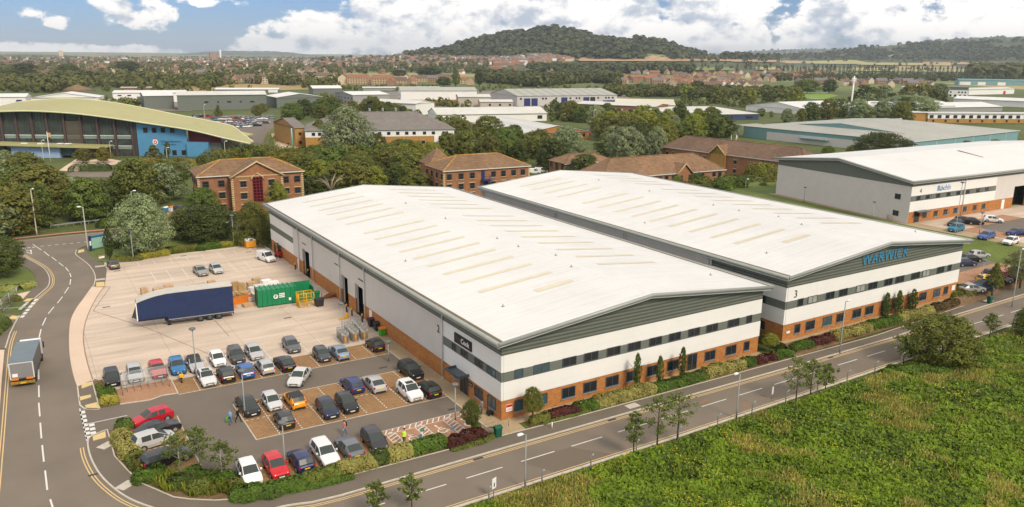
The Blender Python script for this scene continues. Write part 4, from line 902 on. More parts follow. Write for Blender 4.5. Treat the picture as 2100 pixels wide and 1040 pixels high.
for q in (.58,.66,.735): window(o4, (W_*q+.3,-.56,ze*.6), 0, 1.3, 1.35, n=1)
o5, W_, D, ze = block('office_building', 'plum roofed brick office row with an arched doorway, beside the teal warehouse', 'office building', (1355,300.5), (1655,338), 340, 13, 'hip', wall=RBRICK, roof=TILEP, rtrim=TILE, trim=TRIML, rise=4.2, ze=6.4,
    wins=[(.56,1.3,1.2,(.05,.10,.21,.27,.33,.39,.55,.66,.72,.80,.86),BKW),(.1,1.3,1.2,(.05,.12,.21,.33,.55,.66,.76,.86),BKW)])
b = MB(); x0, x1 = W_*.385, W_*.49; xm = (x0+x1)/2; ga = ze+3.0
MB().box(x0,-.5,0,x1,.39,ze-.1,skip='b').build('gabled_bay', YBRICK, o5); b.poly([(x0-.4,-.9,ze-.2),(xm,-.9,ga),(xm,6,ga),(x0-.4,.5,ze-.2)]); b.poly([(xm,-.9,ga),(x1+.4,-.9,ze-.2),(x1+.4,.5,ze-.2),(xm,6,ga)]); br = b.build('roof', TILE, o5)
MB().poly([(x0,-.51,ze-.1),(x1,-.51,ze-.1),(xm,-.51,ga-.2)]).build('gable', mat('mossy_gable', (.23,.17,.03), .9, .2, 1), o5); MB().tube([(x0-.4,-.92,ze-.25),(xm,-.92,ga-.05),(x1+.4,-.92,ze-.25)], .18, 5).build('barge', STONE, br)
for q, z in ((.13,.35),(.93,.42)): MB().box(W_*q,.2,ze*z,W_*q+5,.36,ze*z+1.0).build('sign_panel', WHITE, o5)
# --- yellow brick office, grey hipped roof
WK = dict(n=2, fm=WHITE); W1 = dict(n=1, fm=WHITE)
yo, W_, D, ze = block('office_building', 'yellow brick office with a white window band and grey hipped roof', 'office building', (623,267.8), (934,264.3), 311, 0, 'hip', wall=YBRICK, roof=SLATE, C=(640,255), rise=5.6, bands=[(.66,YBRICK),(1.0,WCLAD)], ov=.5, trim=TRIM,
    wins=[(.74,1.2,1.3,(.06,.10,.44,.49,.55,.61,.67,.72,.79,.85),dict(n=1)),(.74,1.2,2.6,(.93,),WK),(.28,1.5,4.0,(.50,.66),dict(n=3,fm=WHITE)),(.28,1.4,1.4,(.78,),dict(n=1,sill=STONE,head=STONE))]) if False else (None,0,0,0)
yo, W_, D, ze = block('office_building', 'yellow brick office with a white window band and grey hipped roof', 'office building', (623,267.8), (934,264.3), 311, 30, 'hip', wall=YBRICK, roof=SLATE, rise=6.2, bands=[(.66,YBRICK),(1.0,WCLAD)], ov=.5, trim=TRIM,
    wins=[(.74,1.2,1.3,(.06,.10,.44,.49,.55,.61,.67,.72,.79,.85),dict(n=1)),(.74,1.2,2.6,(.93,),WK),(.28,1.5,4.0,(.50,.66),dict(n=3,fm=WHITE)),(.28,1.4,1.4,(.78,),dict(n=1,sill=STONE,head=STONE))])
for q in (.44,.53,.62): MB().tube([(W_*q,D/2,ze+6),(W_*q,D/2,ze+7.3)], .45, 8).tube([(W_*q,D/2,ze+7.3),(W_*q,D/2,ze+7.6)], [.65,.5], 8).build('roof_vent', TRIM, yo)
MB().box(W_*.60,.35,.1,W_*.72,.6,ze*.27).build('white_panel', WCLAD, yo); MB().box(W_*.855,.35,ze*.3,W_*.885,.6,ze*.66).build('white_panel', WCLAD, yo)
wg, W_, D, ze = block('office_building', 'yellow brick entrance wing with a gabled slate roof and turquoise post', 'office building', (603,262), (627,261), 302, 30, 'gx', wall=YBRICK, roof=SLATE, rise=3, wins=[(.6,1.2,1.2,(.5,),dict(n=1)),(.15,1.2,1.2,(.5,),dict(n=1))])
MB().tube([(-1.5,-1.2,0),(-1.5,-1.2,ze)], .3, 8).build('canopy_post', mat('turquoise_paint', (.16,.50,.50), .5), wg)
b_, *_ = block('gatehouse', 'small buff pavilion with a slate roof among shrubs beside the flagpoles', 'pavilion', (960,305), (1000,303), 318, 9, 'hip', wall=YBRICK, roof=SLATE, rise=2)
# --- sheds of the estate, from near to far
def sheds():
    q = dict(n=1)
    L_ = [
     ('pale grey shed with ridged roof panels behind the flagpoles', (1073,274), (1210,268.8), 290, 60, 'gy', dict(wall=BRICK, roof=mat('ridged_grey_roof', (.52,.52,.49), .55, .05, .4, extra=ex_wave('X', 9.0, .10, .0)), rise=3.0, wins=[(.3,1.6,2.2,(.1,.24,.8,.9),dict(n=2))])),
     ('white walled shed with two grey roof slopes behind the yellow office', (896,235.6), (1123,232.3), 252, 26, 'gx', dict(wall=WCLAD, roof=ROOFG, rise=3.2, wins=[(.3,2,3,(.93,),dict(n=3))])),
     ('navy walled shed with a wide pale hipped roof beside the poplars', (1346,236.5), (1558,233.5), 249, 42, 'hip', dict(wall=mat('navy_cladding',(.04,.06,.13),.5,.05), roof=ROOFG, rise=3.6, wins=[(.2,1.6,5,(.1,.3,.5,.7,.9),dict(n=3))])),
     ('brown brick shed with a flat grey roof in front of the long blue door shed', (1180,212.5), (1345,219), 231, 30, 'gx', dict(wall=RBRICK, roof=ROOFG, rise=1.2, doors=[(.5,.6,.6,WHITE),(.3,.4,.6,NAVY)])),
     ('cream roofed shed with a green gable between two grey roofs', (1262,214), (1386,216), 226, 44, 'gx', dict(wall=WCLAD, roof=RLIGHT, rise=3)),
     ('long silver shed with blue loading doors and a rooflit grey roof', (1060,197), (1267,194.5), 218, 55, 'gx', dict(wall=mat('pale_silver_cladding',(.50,.48,.45),.5,.05,.4), roof=mat('striped_grey_roof', (.36,.36,.31), .6, .05, .4, extra=ex_wave('X', 8.0, .16, .0)), rise=4.2, doors=[(.07,.13,.75,NAVY),(.14,.20,.75,NAVY),(.43,.49,.8,NAVY),(.65,.71,.8,NAVY),(.72,.77,.8,DARKIN),(.85,.97,.45,NAVY)], wins=[(.62,1.4,1.5,(.04,.25,.28,.38,.52,.58,.61,.8,.88,.91,.95),q)])),
     ('small beige shed with three square windows before the silver shed', (984,209), (1053,209), 222, 14, 'gx', dict(wall=mat('beige_cladding',(.45,.40,.33),.6,.05,.5), roof=ROOFG, rise=1.4, wins=[(.35,1.5,1.5,(.3,.6,.9),q)])),
     ('beige gabled shed with a red door, left of the small beige shed', (939,199), (1007,199), 219, 16, 'gx', dict(wall=MATS['beige_cladding'] if 'beige_cladding' in MATS else WCLAD, roof=ROOFG, rise=1.8)),
     ('long white walled shed with an orange brick base', (821,186), (979,186), 211, 28, 'gx', dict(wall=WCLAD, roof=ROOFK, rise=2.4, bands=[(.25,BRICK),(1.0,WCLAD)], sidewins=[(.5,1.5,1.6,3,q)])),
     ('beige shed half hidden by dark trees, right of the white roof', (752,209), (853,213), 233, 24, 'gx', dict(wall=WCLAD, roof=ROOFG, rise=1.5, wins=[(.5,1.6,1.4,(.15,.25),q)])),
     ('white roofed office shed with a dark eaves band', (723,195), (799,193.5), 216, 40, 'gx', dict(wall=mat('grey_wall',(.30,.30,.28),.6,.05), roof=ROOFW, rise=1.8, sidewins=[(.55,1.4,1.6,6,q),(.15,1.4,1.6,6,q)])),
     ('far flat roofed shed above the long white shed', (744,180.5), (905,180), 186, 20, 'gx', dict(wall=MATS['grey_wall'] if 'grey_wall' in MATS else WCLAD, roof=ROOFG, rise=1.0)),
     ('small white roofed shed beside the dark grey sheds', (641,181.5), (702,181), 197, 24, 'gx', dict(wall=GCLAD, roof=ROOFW, rise=2.2)),
     ('dark grey shed with a low white gable roof', (566,200), (663,198.2), 222, 30, 'gy', dict(wall=GCLAD, roof=ROOFW, rise=2.4)),
     ('long dark grey shed with a row of slit windows', (361,195.5), (547,193.8), 227, 26, 'gx', dict(wall=GCLAD, roof=ROOFG, rise=2.0, wins=[(.48,1.0,2.6,(.32,.57,.83),dict(n=3)),(.48,1.0,1.1,(.45,.70),q)])),
     ('dark grey shed with a white roof, left of the slit window shed', (293,197), (357,196), 224, 24, 'gx', dict(wall=GCLAD, roof=ROOFW, rise=2)),
     ('white and grey shed with paired slit windows in two rows', (229,190.5), (380,190), 210, 20, 'gx', dict(wall=WCLAD, roof=ROOFW, rise=1.5, wins=[(.65,.9,2.6,(.1,.23),dict(n=2)),(.2,.9,2.6,(.1,.23),dict(n=2))], doors=[(.33,.45,.6,GCLAD)])),
     ('thin white roofed shed strip behind the dark grey sheds', (440,183.5), (572,183.5), 190, 20, 'gx', dict(wall=GCLAD, roof=ROOFW, rise=1.2, doors=[(.83,.98,.9,WCLAD)])),
     ('orange brick flat block behind the white and grey shed', (246,180), (335,179.5), 187, 14, 'flat', dict(wall=RBRICK, roof=ROOFG, rise=.3)),
     ('white shed with a shallow gable and an orange brick panel', (62,200.6), (202,199.8), 219, 24, 'gy', dict(wall=WCLAD, roof=ROOFW, rise=3.2, doors=[(.10,.23,.8,BRICK),(.0,.09,.6,DARKIN)], wins=[(.4,.9,2.0,(.35,.62),dict(n=2))])),
     ('white shed with a navy door at the left edge', (-40,199.5), (53,198.8), 219, 20, 'gx', dict(wall=WCLAD, roof=ROOFW, rise=2, doors=[(.77,.90,.7,NAVY)])),
     ('long white roofed shed with roof cowls beside the mobile mast', (1662,226.5), (1790,222), 238, 60, 'gx', dict(wall=WCLAD, roof=ROOFW, rise=4)),
     ('white shed roof stretching right behind the round willow', (1790,219), (1960,217), 232, 30, 'gx', dict(wall=WCLAD, roof=ROOFW, rise=3)),
     ('white shed with a grey end wall before the yellow window row', (1908,221), (2058,219), 231, 40, 'gx', dict(wall=MATS['grey_wall'] if 'grey_wall' in MATS else WCLAD, roof=ROOFW, rise=2.5)),
     ('wide white roof with dark seams at the right edge', (1955,202), (2130,209), 214, 24, 'gx', dict(wall=WCLAD, roof=ROOFW, rise=2)),
     ('white office with a dark grey eaves band and square windows', (1922,178), (1988,179.5), 198, 22, 'flat', dict(wall=WCLAD, roof=GCLAD, rise=.3, bands=[(.7,WCLAD),(1.0,GCLAD)], wins=[(.42,1.5,1.4,(.15,.25,.35,.45,.7,.8,.9),q),(.05,2,2,(.3,.45,.6,.75,.9),q)])),
     ('grey gabled shed left of the white office', (1868,179.5), (1905,179.5), 192, 16, 'gy', dict(wall=SILV, roof=ROOFW, rise=2.5, doors=[(.4,.55,.5,WHITE)])),
     ('pale low shed to the right of the white office', (1988,184), (2082,182), 195, 20, 'gx', dict(wall=WCLAD, roof=ROOFG, rise=1.5, doors=[(.75,.8,.6,REDP)])),
     ('far teal shed with white panels under the poplar row', (1966,163.5), (2130,166), 174, 20, 'gx', dict(wall=TEAL, roof=mat('teal_roof',(.10,.27,.29),.5,.05), rise=1.5, doors=[(.02,.16,.6,WCLAD),(.25,.35,.6,WCLAD),(.5,.6,.6,WCLAD)])),
    ]
    for lab, A, B, vb, D, kind, kw in L_:
        block('shed', lab, 'shed', A, B, vb, D, kind, **kw)
sheds()
for k, q in enumerate((1590,1620,1650,1675,1700,1730)):
    pass
# long yellow block with a white window row
yb, W_, D, ze = block('office_building', 'long yellow block with a white row of windows at the right edge', 'office building', (1904,232.8), (2130,234), 252, 12, 'flat', wall=YBRICK, roof=ROOFG, rise=.3, bands=[(.45,YBRICK),(1.0,WCLAD)], wins=[(.5,1.9,2.4,14,dict(n=2)),(.1,1.4,1.2,9,dict(n=1))])
MB().box(-12,1.5,0,.3,D,ze+.2).build('end_wall', YBRICK, yb); MB().box(-12.4,1,ze+.2,.3,D+.3,ze+.6).build('end_roof', ROOFG, yb)
# teal warehouse
tw, W_, D, ze = block('warehouse', 'teal warehouse with a broad weathered roof, behind unit 4', 'warehouse', (1874.5,291), (2092,267.8), 319, 0, 'hip', wall=TEAL, roof=ROOFK, C=(1516,258.5), rise=4.5, trim=TRIML, bands=[(1.0,TEAL)])
MB().box(.3,6,0,.41,D-14,ze*.68).build('white_panel', mat('white_panel', (.60,.57,.54), .6, .04, 1), tw)
MB().tube([(-.5,D+2,0),(-.5,D+2,ze)], .35, 8).build('canopy_post', TRIM, tw); MB().box(-1.2,D-.4,ze-.1,14,D+3,ze+.3).build('canopy', ROOFK, tw)
b = MB()
for k in range(6): b.box(3+k*W_/6,.30,0,3.25+k*W_/6,.39,ze-.3)
b.build('wall_joints', TRIML, tw); b = MB(); xg = W_*.16; zg = ze+4.5*xg/min(D/2, W_*.45); b.poly([(xg,D*.14,zg-.3),(xg,D*.5,zg+1.9),(xg,D*.80,zg-.3)][::-1]); b.build('roof_gable', TEAL, tw)
b = MB(); b.poly([(xg-.3,D*.14,zg-.2),(W_*.62,D*.45,ze+4.62),(xg-.3,D*.5,zg+2.0)]); b.poly([(xg-.3,D*.5,zg+2.0),(W_*.62,D*.45,ze+4.62),(xg-.3,D*.80,zg-.2)]); b.build('raised_roof', ROOFK, tw)
MB().box(-1.6,D*.45,ze*.45,.25,D*.62,ze*.5).build('door_canopy', TEAL, tw)

# --- headquarters with the long arched roof
def hq():
    a = np.array(G(-60,318)[:2]); c = np.array(G(425,321)[:2]); ax = c-a; L_ = float(np.linalg.norm(ax)); ax /= L_; ay = np.array((-ax[1], ax[0]))
    if ay@(CAM[:2]-a) > 0: ay = -ay
    t = thing('headquarters', 'long glazed headquarters under an arched sage green roof with blue end walls', 'headquarters', (a[0], a[1], 0), math.atan2(ax[1], ax[0]))
    nrm = ay
    def on(u, v, off=0.0):           # point on the front plane -> (s along, z)
        d = ray(u, v); n3 = np.array((nrm[0], nrm[1], 0)); p0 = np.array((*(a+ay*off), 0)); k = ((p0-CAM)@n3)/(d@n3); p = CAM+k*d
        return float((p[:2]-a)@ax), float(p[2])
    front = [on(u, v, -2.5) for u, v in ((-60,231),(0,228),(65,227),(145,231.5),(215,239.5),(290,250.5),(390,266),(460,282.5),(513,294))]
    D = 26.0
    FOOT.append([tuple(a+ax*x+ay*y) for x, y in ((-4,-4),(L_+3,-4),(L_+3,D+6),(-4,D+6))])
    S = smooth_path(front, 4)
    def zat(s):
        for (s0, z0), (s1, z1) in zip(S, S[1:]):
            if s0 <= s <= s1: return z0+(z1-z0)*(s-s0)/max(1e-6, s1-s0)
        return S[-1][1] if s > S[-1][0] else S[0][1]
    def back(s, z):                  # rear edge: a little higher in the middle
        return z+2.6*math.exp(-((s-L_*.30)/(L_*.42))**2)+.2
    b = MB(); s_end = S[-1][0]
    for (s0, z0), (s1, z1) in zip(S, S[1:]):
        d0, d1 = (D*(1 if s < s_end*.86 else max(.05, 1-(s-s_end*.86)/(s_end*.14)*.95)) for s in (s0, s1))
        b.poly([(s0,-2.5,z0),(s1,-2.5,z1),(s1,d1,back(s1,z1)),(s0,d0,back(s0,z0))], smooth=True); b.poly([(s0,-2.5,z0-.35),(s0,d0,back(s0,z0)-.35),(s1,d1,back(s1,z1)-.35),(s1,-2.5,z1-.35)])
    ro = b.build('roof', GROOF, t)
    b = MB(); b.tube([(s,-2.55,z-.15) for s, z in S], .3, 6); b.build('roof_edge', mat('pale_green_edge', (.60,.60,.36), .5), ro)
    b = MB(); b.tube([(s,D if s < s_end*.86 else D*max(.05,1-(s-s_end*.86)/(s_end*.14)*.95),back(s,z)) for s, z in S], .25, 6); b.build('roof_edge', MATS['pale_green_edge'], ro)
    s0 = on(380,237)[0]; b = MB(); b.poly([(s0-2,D*.45,zat(s0)+.0),(s0,D*.25,zat(s0)+.2),(s0+3,D*.45,zat(s0)+.4),(s0,D*.6,zat(s0)+.9)]); 
    # rear leaf of the roof that ends in a point
    p = [on(u, v, 16) for u, v in ((400,249),(517,276),(490,283))]
    MB().poly([(p[0][0],14,p[0][1]),(p[2][0],10,p[2][1]),(p[1][0],18,p[1][1])]).poly([(p[0][0],14,p[0][1]-.3),(p[1][0],18,p[1][1]-.3),(p[2][0],10,p[2][1]-.3)]).build('roof_leaf', GROOF, ro)
    sb = on(283,290)[0]; sr = on(385,300)[0]; s2 = on(452,300)[0]
    def strip(x0, x1, n, y, z0, m_, nm, dz=.4, par=t):
        q = MB()
        for k in range(n):
            u0, u1 = x0+(x1-x0)*k/n, x0+(x1-x0)*(k+1)/n
            q.poly([(u0,y,z0),(u1,y,z0),(u1,y,zat(u1)-dz),(u0,y,zat(u0)-dz)])
        return q.build(nm, m_, par)
    MB().box(0,1.0,0,s2,D-1,5).build('core_wall', GCLAD, t)
    gl = strip(0, sb, 24, 0.4, 0, mat('hq_glass', (.055,.066,.060), .08, .5, .25, spec=.6), 'curtain_wall')
    cw = [on(u, 260)[0] for u in (4,34,66,97,132,166,200,235,270)]
    for k, s in enumerate(cw):
        MB().box(s-.34,-.5,0,s+.34,.38,zat(s)-.6).build('column', mat('brown_column', (.085,.055,.05), .6, .1), t)
    SP = mat('glass_spandrel', (.20,.27,.24), .3, .15, .5)
    for k in range(len(cw)-1):
        for z in (3.6, 7.4):
            MB().box(cw[k]+.5,.0,z,cw[k+1]-.5,.36,z+.28).build('floor_edge', TRIML, t); MB().box(cw[k]+.5,.15,z-1.1,cw[k+1]-.5,.37,z-.003).build('spandrel', SP, t)
        if k == 4:
            q = MB()
            for j in range(28): q.box(cw[k]+.5,-.15,1.2+j*.42,cw[k+1]-.5,.1,1.2+j*.42+.18) if 1.2+j*.42 < zat(cw[k])-1.2 else None
            q.build('louvre_screen', mat('louvre', (.19,.16,.12), .6, .1), t)
        else:
            q = MB()
            for j in range(1, 5): x = cw[k]+(cw[k+1]-cw[k])*j/5; q.box(x-.05,.25,.2,x+.05,.38,zat(x)-.5)
            q.build('mullion', DGREY, gl)
    MB().box(sb-2.2,-.3,0,sb-.1,.8,zat(sb)-.5).build('dark_fin', mat('dark_fin', (.05,.045,.04), .6), t)
    bw = strip(sb, sr, 10, -.2, 0, BLUEW, 'blue_wall')
    MB().box(sr,-1.2,0,on(430,310)[0],6,on(400,292,-1.2)[1]).build('blue_block', BLUEW, t)
    strip(sr, s2, 6, 1.5, 0, MAROON, 'maroon_wall'); strip(s2, s_end-12, 4, 1.45, 0, mat('deep_blue_render', (.05,.16,.36), .6), 'blue_wall', .3)
    for u in (299,317,335,354): s, z = on(u, 271); window(t, (s-.8,-.25,z-.2), 0, 1.6, 1.9, n=1)
    for u in (342,359,378): s, z = on(u, 317); window(t, (s-.8,-.25,z-.2), 0, 1.6, 1.9, n=1)
    s, z = on(337, 292); lettering('Gloucestershire', 1.15, mat('navy_lettering', (.02,.04,.12), .5), bw, (s+2.5,-.27,z+.35), 0, spacing=1.02); lettering('Constabulary', 1.0, MATS['navy_lettering'], bw, (s+1.6,-.27,z-.75), 0)
    s, z = on(319, 291); c_ = MB(); 
    c_.poly([(s+1.0*math.cos(R(k)),-.26,z+1.1*math.sin(R(k))) for k in range(0,360,30)], 0); c_.poly([(s+.62*math.cos(R(k)),-.29,z-.1+.68*math.sin(R(k))) for k in range(0,360,30)], 1); c_.poly([(s+.3*math.cos(R(k)),-.31,z-.1+.34*math.sin(R(k))) for k in range(0,360,45)], 0); c_.box(s-.3,-.3,z+1.0,s+.3,-.24,z+1.5,1)
    c_.build('crest', [WHITE, REDP], bw)
    # low entrance canopy and pale blue wall before the glass
    zc = on(100,299,-9)[1]; e0, e1 = on(-60,300,-9)[0], on(212,304,-9)[0]
    q = MB(); q.poly([(e0,-9,zc+.5),(e1,-9,zc-.6),(e1,-.6,zc-.4),(e0,-.6,zc+.7)]); q.poly([(e0,-9,zc+.1),(e0,-.6,zc+.3),(e1,-.6,zc-.8),(e1,-9,zc-1.0)]); q.poly([(e0,-9,zc+.1),(e1,-9,zc-1.0),(e1,-9,zc-.6),(e0,-9,zc+.5)]); q.poly([(e1,-9,zc-1),(e1,-.6,zc-.8),(e1,-.6,zc-.4),(e1,-9,zc-.6)])
    ca = q.build('entrance_canopy', GROOF, t)
    for u in (48,82,122,138): s = on(u,294,-5)[0]; MB().box(s-1,-5,zc+.1,s+1,-3.6,zc+.45).build('rooflight', WHITE, ca)
    w0, w1, w2_ = on(23,310,-7)[0], on(122,310,-7)[0], on(155,310,-7)[0]
    MB().box(w0,-7,0,w1,-.7,zc-.7).build('pale_blue_wall', LBLUE, t); MB().box(w1,-6,0.8,w2_,-.7,zc-.9).build('entrance_glazing', GLASSB, t); MB().box(w2_,-5,0,e1-2,-.7,zc-1.0).build('entrance_recess', mat('brown_wall', (.10,.06,.05), .7), t)
hq()
# ---------------------------------------------------------------- cars
CARP = dict(
 hatch=dict(L=4.05, W=1.74, H=1.48, cowl=1.02, wtop=1.78, b1=2.35, b2=2.45, c1=3.15, rend=3.62, rbase=3.93, zc=.93, zf=.66, zt=.95),
 small=dict(L=3.58, W=1.64, H=1.50, cowl=.80, wtop=1.50, b1=2.10, b2=2.20, c1=2.75, rend=3.15, rbase=3.47, zc=.95, zf=.70, zt=.96),
 saloon=dict(L=4.55, W=1.78, H=1.44, cowl=1.28, wtop=2.05, b1=2.60, b2=2.70, c1=3.25, rend=3.42, rbase=4.00, zc=.92, zf=.66, zt=.96),
 fastback=dict(L=4.5, W=1.80, H=1.43, cowl=1.22, wtop=2.02, b1=2.6, b2=2.7, c1=3.3, rend=3.35, rbase=4.18, zc=.92, zf=.64, zt=.97),
 estate=dict(L=4.65, W=1.80, H=1.50, cowl=1.25, wtop=2.02, b1=2.6, b2=2.7, c1=3.95, rend=4.28, rbase=4.55, zc=.93, zf=.66, zt=.97),
 mpv=dict(L=4.10, W=1.74, H=1.60, cowl=.86, wtop=1.75, b1=2.4, b2=2.5, c1=3.4, rend=3.72, rbase=4.0, zc=1.0, zf=.70, zt=1.0),
 suv=dict(L=4.25, W=1.84, H=1.66, cowl=1.08, wtop=1.78, b1=2.4, b2=2.5, c1=3.4, rend=3.85, rbase=4.14, zc=1.05, zf=.80, zt=1.06),
 van=dict(L=4.42, W=1.80, H=1.84, cowl=.98, wtop=1.62, b1=2.2, b2=2.3, c1=2.3, rend=4.3, rbase=4.36, zc=1.06, zf=.76, zt=1.08))
def car_proto(kind, roofmat=None, sunroof=False):
    P = CARP[kind]; L_, hw, H = P['L'], P['W']/2, P['H']; y0 = -L_/2
    st = [(0,.80,P['zf']-.10,0),(.10,.92,P['zf'],0),(.42,.985,P['zf']+.10,0),(P['cowl'],1,P['zc']-.02,0),(P['wtop'],1,P['zc'],H-.05),(P['b1'],1,P['zc']+.01,H),(P['b2'],1,P['zc']+.01,H),
          (P['c1'],1,P['zc']+.02,H-.02),(P['rend'],.985,P['zt'],H-.07),(P['rbase'],.97,P['zt'],0),(L_-.08,.93,P['zt']-.12,0),(L_,.86,.70,0)]
    if kind == 'van': st[9] = (P['rbase'],.98,1.08,H-.4)
    rows = []
    for d, k, zb, zr in st:
        w = hw*k; y = y0+d
        if zr: rw = hw*.78 if kind != 'van' else hw*.9; r = [(w*.9,.22),(w,.55),(w*.97,zb),(rw,zr-.05),(rw*.90,zr-.01),(0,zr+.02)]
        else: r = [(w*.9,.24),(w,min(.55,zb-.1)),(w*.96,zb),(w*.86,zb+.05),(w*.78,zb+.065),(0,zb+.085)]
        rows.append((y, r))
    parts = {'body':MB(),'roof':MB(),'windscreen':MB(),'rear_window':MB(),'left':MB(),'right':MB()}
    for i in range(len(rows)-1):
        (ya, a), (yb, b) = rows[i], rows[i+1]
        for j in range(5):
            for sgn in (1, -1):
                q = [(sgn*a[j][0],ya,a[j][1]),(sgn*a[j+1][0],ya,a[j+1][1]),(sgn*b[j+1][0],yb,b[j+1][1]),(sgn*b[j][0],yb,b[j][1])]
                if sgn < 0: q = q[::-1]
                dst = 'body'
                if j == 2 and (i in (3, 4) or (i == 6 and kind != 'van')): dst = 'right' if sgn > 0 else 'left'
                if j == 4 and i == 3: dst = 'windscreen'
                if j == 4 and i == 8: dst = 'rear_window'
                if j >= 3 and 4 <= i <= 7 and roofmat: dst = 'roof'
                parts[dst].poly(q, 0, True)
    bd = parts['body']
    f, r = rows[0], rows[-1]
    bd.poly([(x,f[0],z) for x, z in f[1][:5]]+[(-x,f[0],z) for x, z in reversed(f[1][:5])][:0]+[(0,f[0],f[1][5][1]),(0,f[0],.24)], 0); bd.poly([(0,f[0],.24),(0,f[0],f[1][5][1])]+[(-x,f[0],z) for x, z in reversed(f[1][:5])], 0)
    bd.poly([(0,r[0],.24),(0,r[0],r[1][5][1])]+[(x,r[0],z) for x, z in reversed(r[1][:5])], 0); bd.poly([(-x,r[0],z) for x, z in r[1][:5]]+[(0,r[0],r[1][5][1]),(0,r[0],.24)], 0)
    wy = (y0+.80, y0+L_-.78)
    for y in wy:
        for sgn in (1, -1):
            n = 12
            bd.poly([(sgn*(hw*1.003), y+.37*math.cos(math.pi*k/n), .30+.37*math.sin(math.pi*k/n)) for k in range(n+1)][::sgn], 1)
    bd.box(-hw*.86, y0+.12, .14, hw*.86, y0+L_-.12, .26, 1)
    bd.box(-hw*.5, y0-.012, .44, hw*.5, y0+.05, .57, 1); bd.box(-hw*.62, y0-.01, .27, hw*.62, y0+.05, .36, 1); bd.box(-hw*.7, y0+L_-.05, .25, hw*.7, y0+L_+.012, .38, 1)
    if sunroof: bd.box(-hw*.48, y0+P['wtop']+.12, H-.02, hw*.48, y0+P['wtop']+.75, H+.035, 2)
    for sgn in (1, -1): bd.box(min(sgn*hw*.97,sgn*(hw+.17)), y0+P['cowl']+.36, P['zc']+.0, max(sgn*hw*.97,sgn*(hw+.17)), y0+P['cowl']+.50, P['zc']+.14, 0)
    ME = {}
    ME['body'] = bd.mesh('body', [PAINTC, PLASTIC, CGLASS])
    if roofmat: ME['roof'] = parts['roof'].mesh('roof', roofmat)
    for k in ('windscreen','rear_window','left','right'):
        if parts[k].f: ME[k] = parts[k].mesh('side_window' if k in ('left','right') else k, CGLASS)
    t = MB().tube([(-.11,0,0),(.11,0,0)], .315, 14).mesh('tyre', RUBBER); rim = MB().tube([(-.118,0,0),(.118,0,0)], .205, 10).mesh('rim', ALLOY)
    hl = MB().tube([(-.17,.05,0),(.0,0,0),(.17,.04,0)], [.07,.095,.06], 6).mesh('headlight', LAMPG); tl = MB().box(-.09,-.10,-.17,.09,.055,.17).mesh('tail_light', TAILR)
    pf = MB().box(-.26,-.012,-.055,.26,.012,.055).mesh('number_plate', PLATEW); pr = MB().box(-.26,-.012,-.055,.26,.012,.055).mesh('number_plate', PLATEY)
    root = bpy.data.objects.new('car', None); root.empty_display_size = .3; COL.objects.link(root)
    def add(nm, me, par, loc=(0,0,0), rz=0.0):
        o = bpy.data.objects.new(nm, me); link(o, par); o.location = loc; o.rotation_euler = (0,0,rz); return o
    add('body', ME['body'], root)
    if roofmat: add('roof', ME['roof'], root)
    for k in ('windscreen','rear_window','left','right'):
        if k in ME: add('side_window' if k in ('left','right') else k, ME[k], root)
    for y in wy:
        for sgn in (1, -1): w = add('wheel', t, root, (sgn*(hw-.10), y, .315)); add('rim', rim, w)
    for sgn in (1, -1): add('headlight', hl, root, (sgn*hw*.66, y0+.12, P['zf']-.02), 0.25*sgn); add('tail_light', tl, root, (sgn*hw*.80, y0+L_-.06, P['zt']-.20))
    add('number_plate', pf, root, (0, y0-.02, .42)); add('number_plate', pr, root, (0, y0+L_+.015, .62 if kind not in ('saloon','fastback') else .66))
    return root
PROTO = {}
def car(kind, col, x, y, rot, label, group, z=0.0, **k):
    key = (kind, str(k))
    if key not in PROTO: PROTO[key] = [car_proto(kind, **k), False]
    p = PROTO[key]
    if not p[1]:
        p[1] = True; o = p[0]; o.location = (x, y, z); o.rotation_euler = (0, 0, rot)
        for c in o.children_recursive: c.color = (*col, 1)
    else: o = dup(p[0], (x, y, z), rot, color=(*col, 1))
    tag(o, label, 'van' if kind == 'van' else 'car', group); return o
Kb, Kd, Ks, Kw, Kn, Kr, Kbl, Ko, Kg = (.012,.012,.013),(.055,.055,.06),(.42,.42,.42),(.80,.79,.77),(.018,.025,.085),(.48,.012,.016),(.02,.10,.33),(.80,.30,.01),(.13,.14,.15)
g1 = 'cars along the yard edge'; g2 = 'cars on the brown bays by the yard'; g3 = 'cars on the middle island'; g4 = 'cars in the bottom row behind the hedge'; g5 = 'cars in the corner bays'
def at(u, v, z=0.0, h=.72): return G(u, v, z+h)[:2]
def row(lst, y, group):
    for u, v, kind, col, back, lab, *k in lst:
        x, yy = at(u, v); yy = yy if y is None else .35*yy+.65*y
        car(kind, col, x, yy, (math.pi if back else 0)+rnd.uniform(-.04,.04), lab, group, **(k[0] if k else {}))
row([(230,774,'hatch',Kb,0,'black hatchback beside the small green shrub bed, first of the row along the yard'),
     (278,769,'mpv',Ks,0,'silver car behind the cycle shelter, between a black and a red car'),
     (325,760,'hatch',Kr,0,'bright red hatchback parked behind the cycle shelter'),
     (365,752,'hatch',(.015,.14,.34),0,'bright blue hatchback behind the parked motorcycle'),
     (402,747,'fastback',Ks,0,'silver car with a dark roof beside the bright blue hatchback',dict(roofmat=PLASTIC)),
     (449,739,'small',Kw,0,'small white car with red mirrors, nose to a black hatchback'),
     (487,731,'mpv',Kd,0,'dark grey people carrier, nose to the bright blue hatchback'),
     (524,724,'hatch',Ks,0,'silver hatchback at the right end of the row along the yard'),
     (601,710,'hatch',(.10,.10,.105),0,'grey hatchback standing alone on the pale concrete above the brown bays')], 33.0, g1)
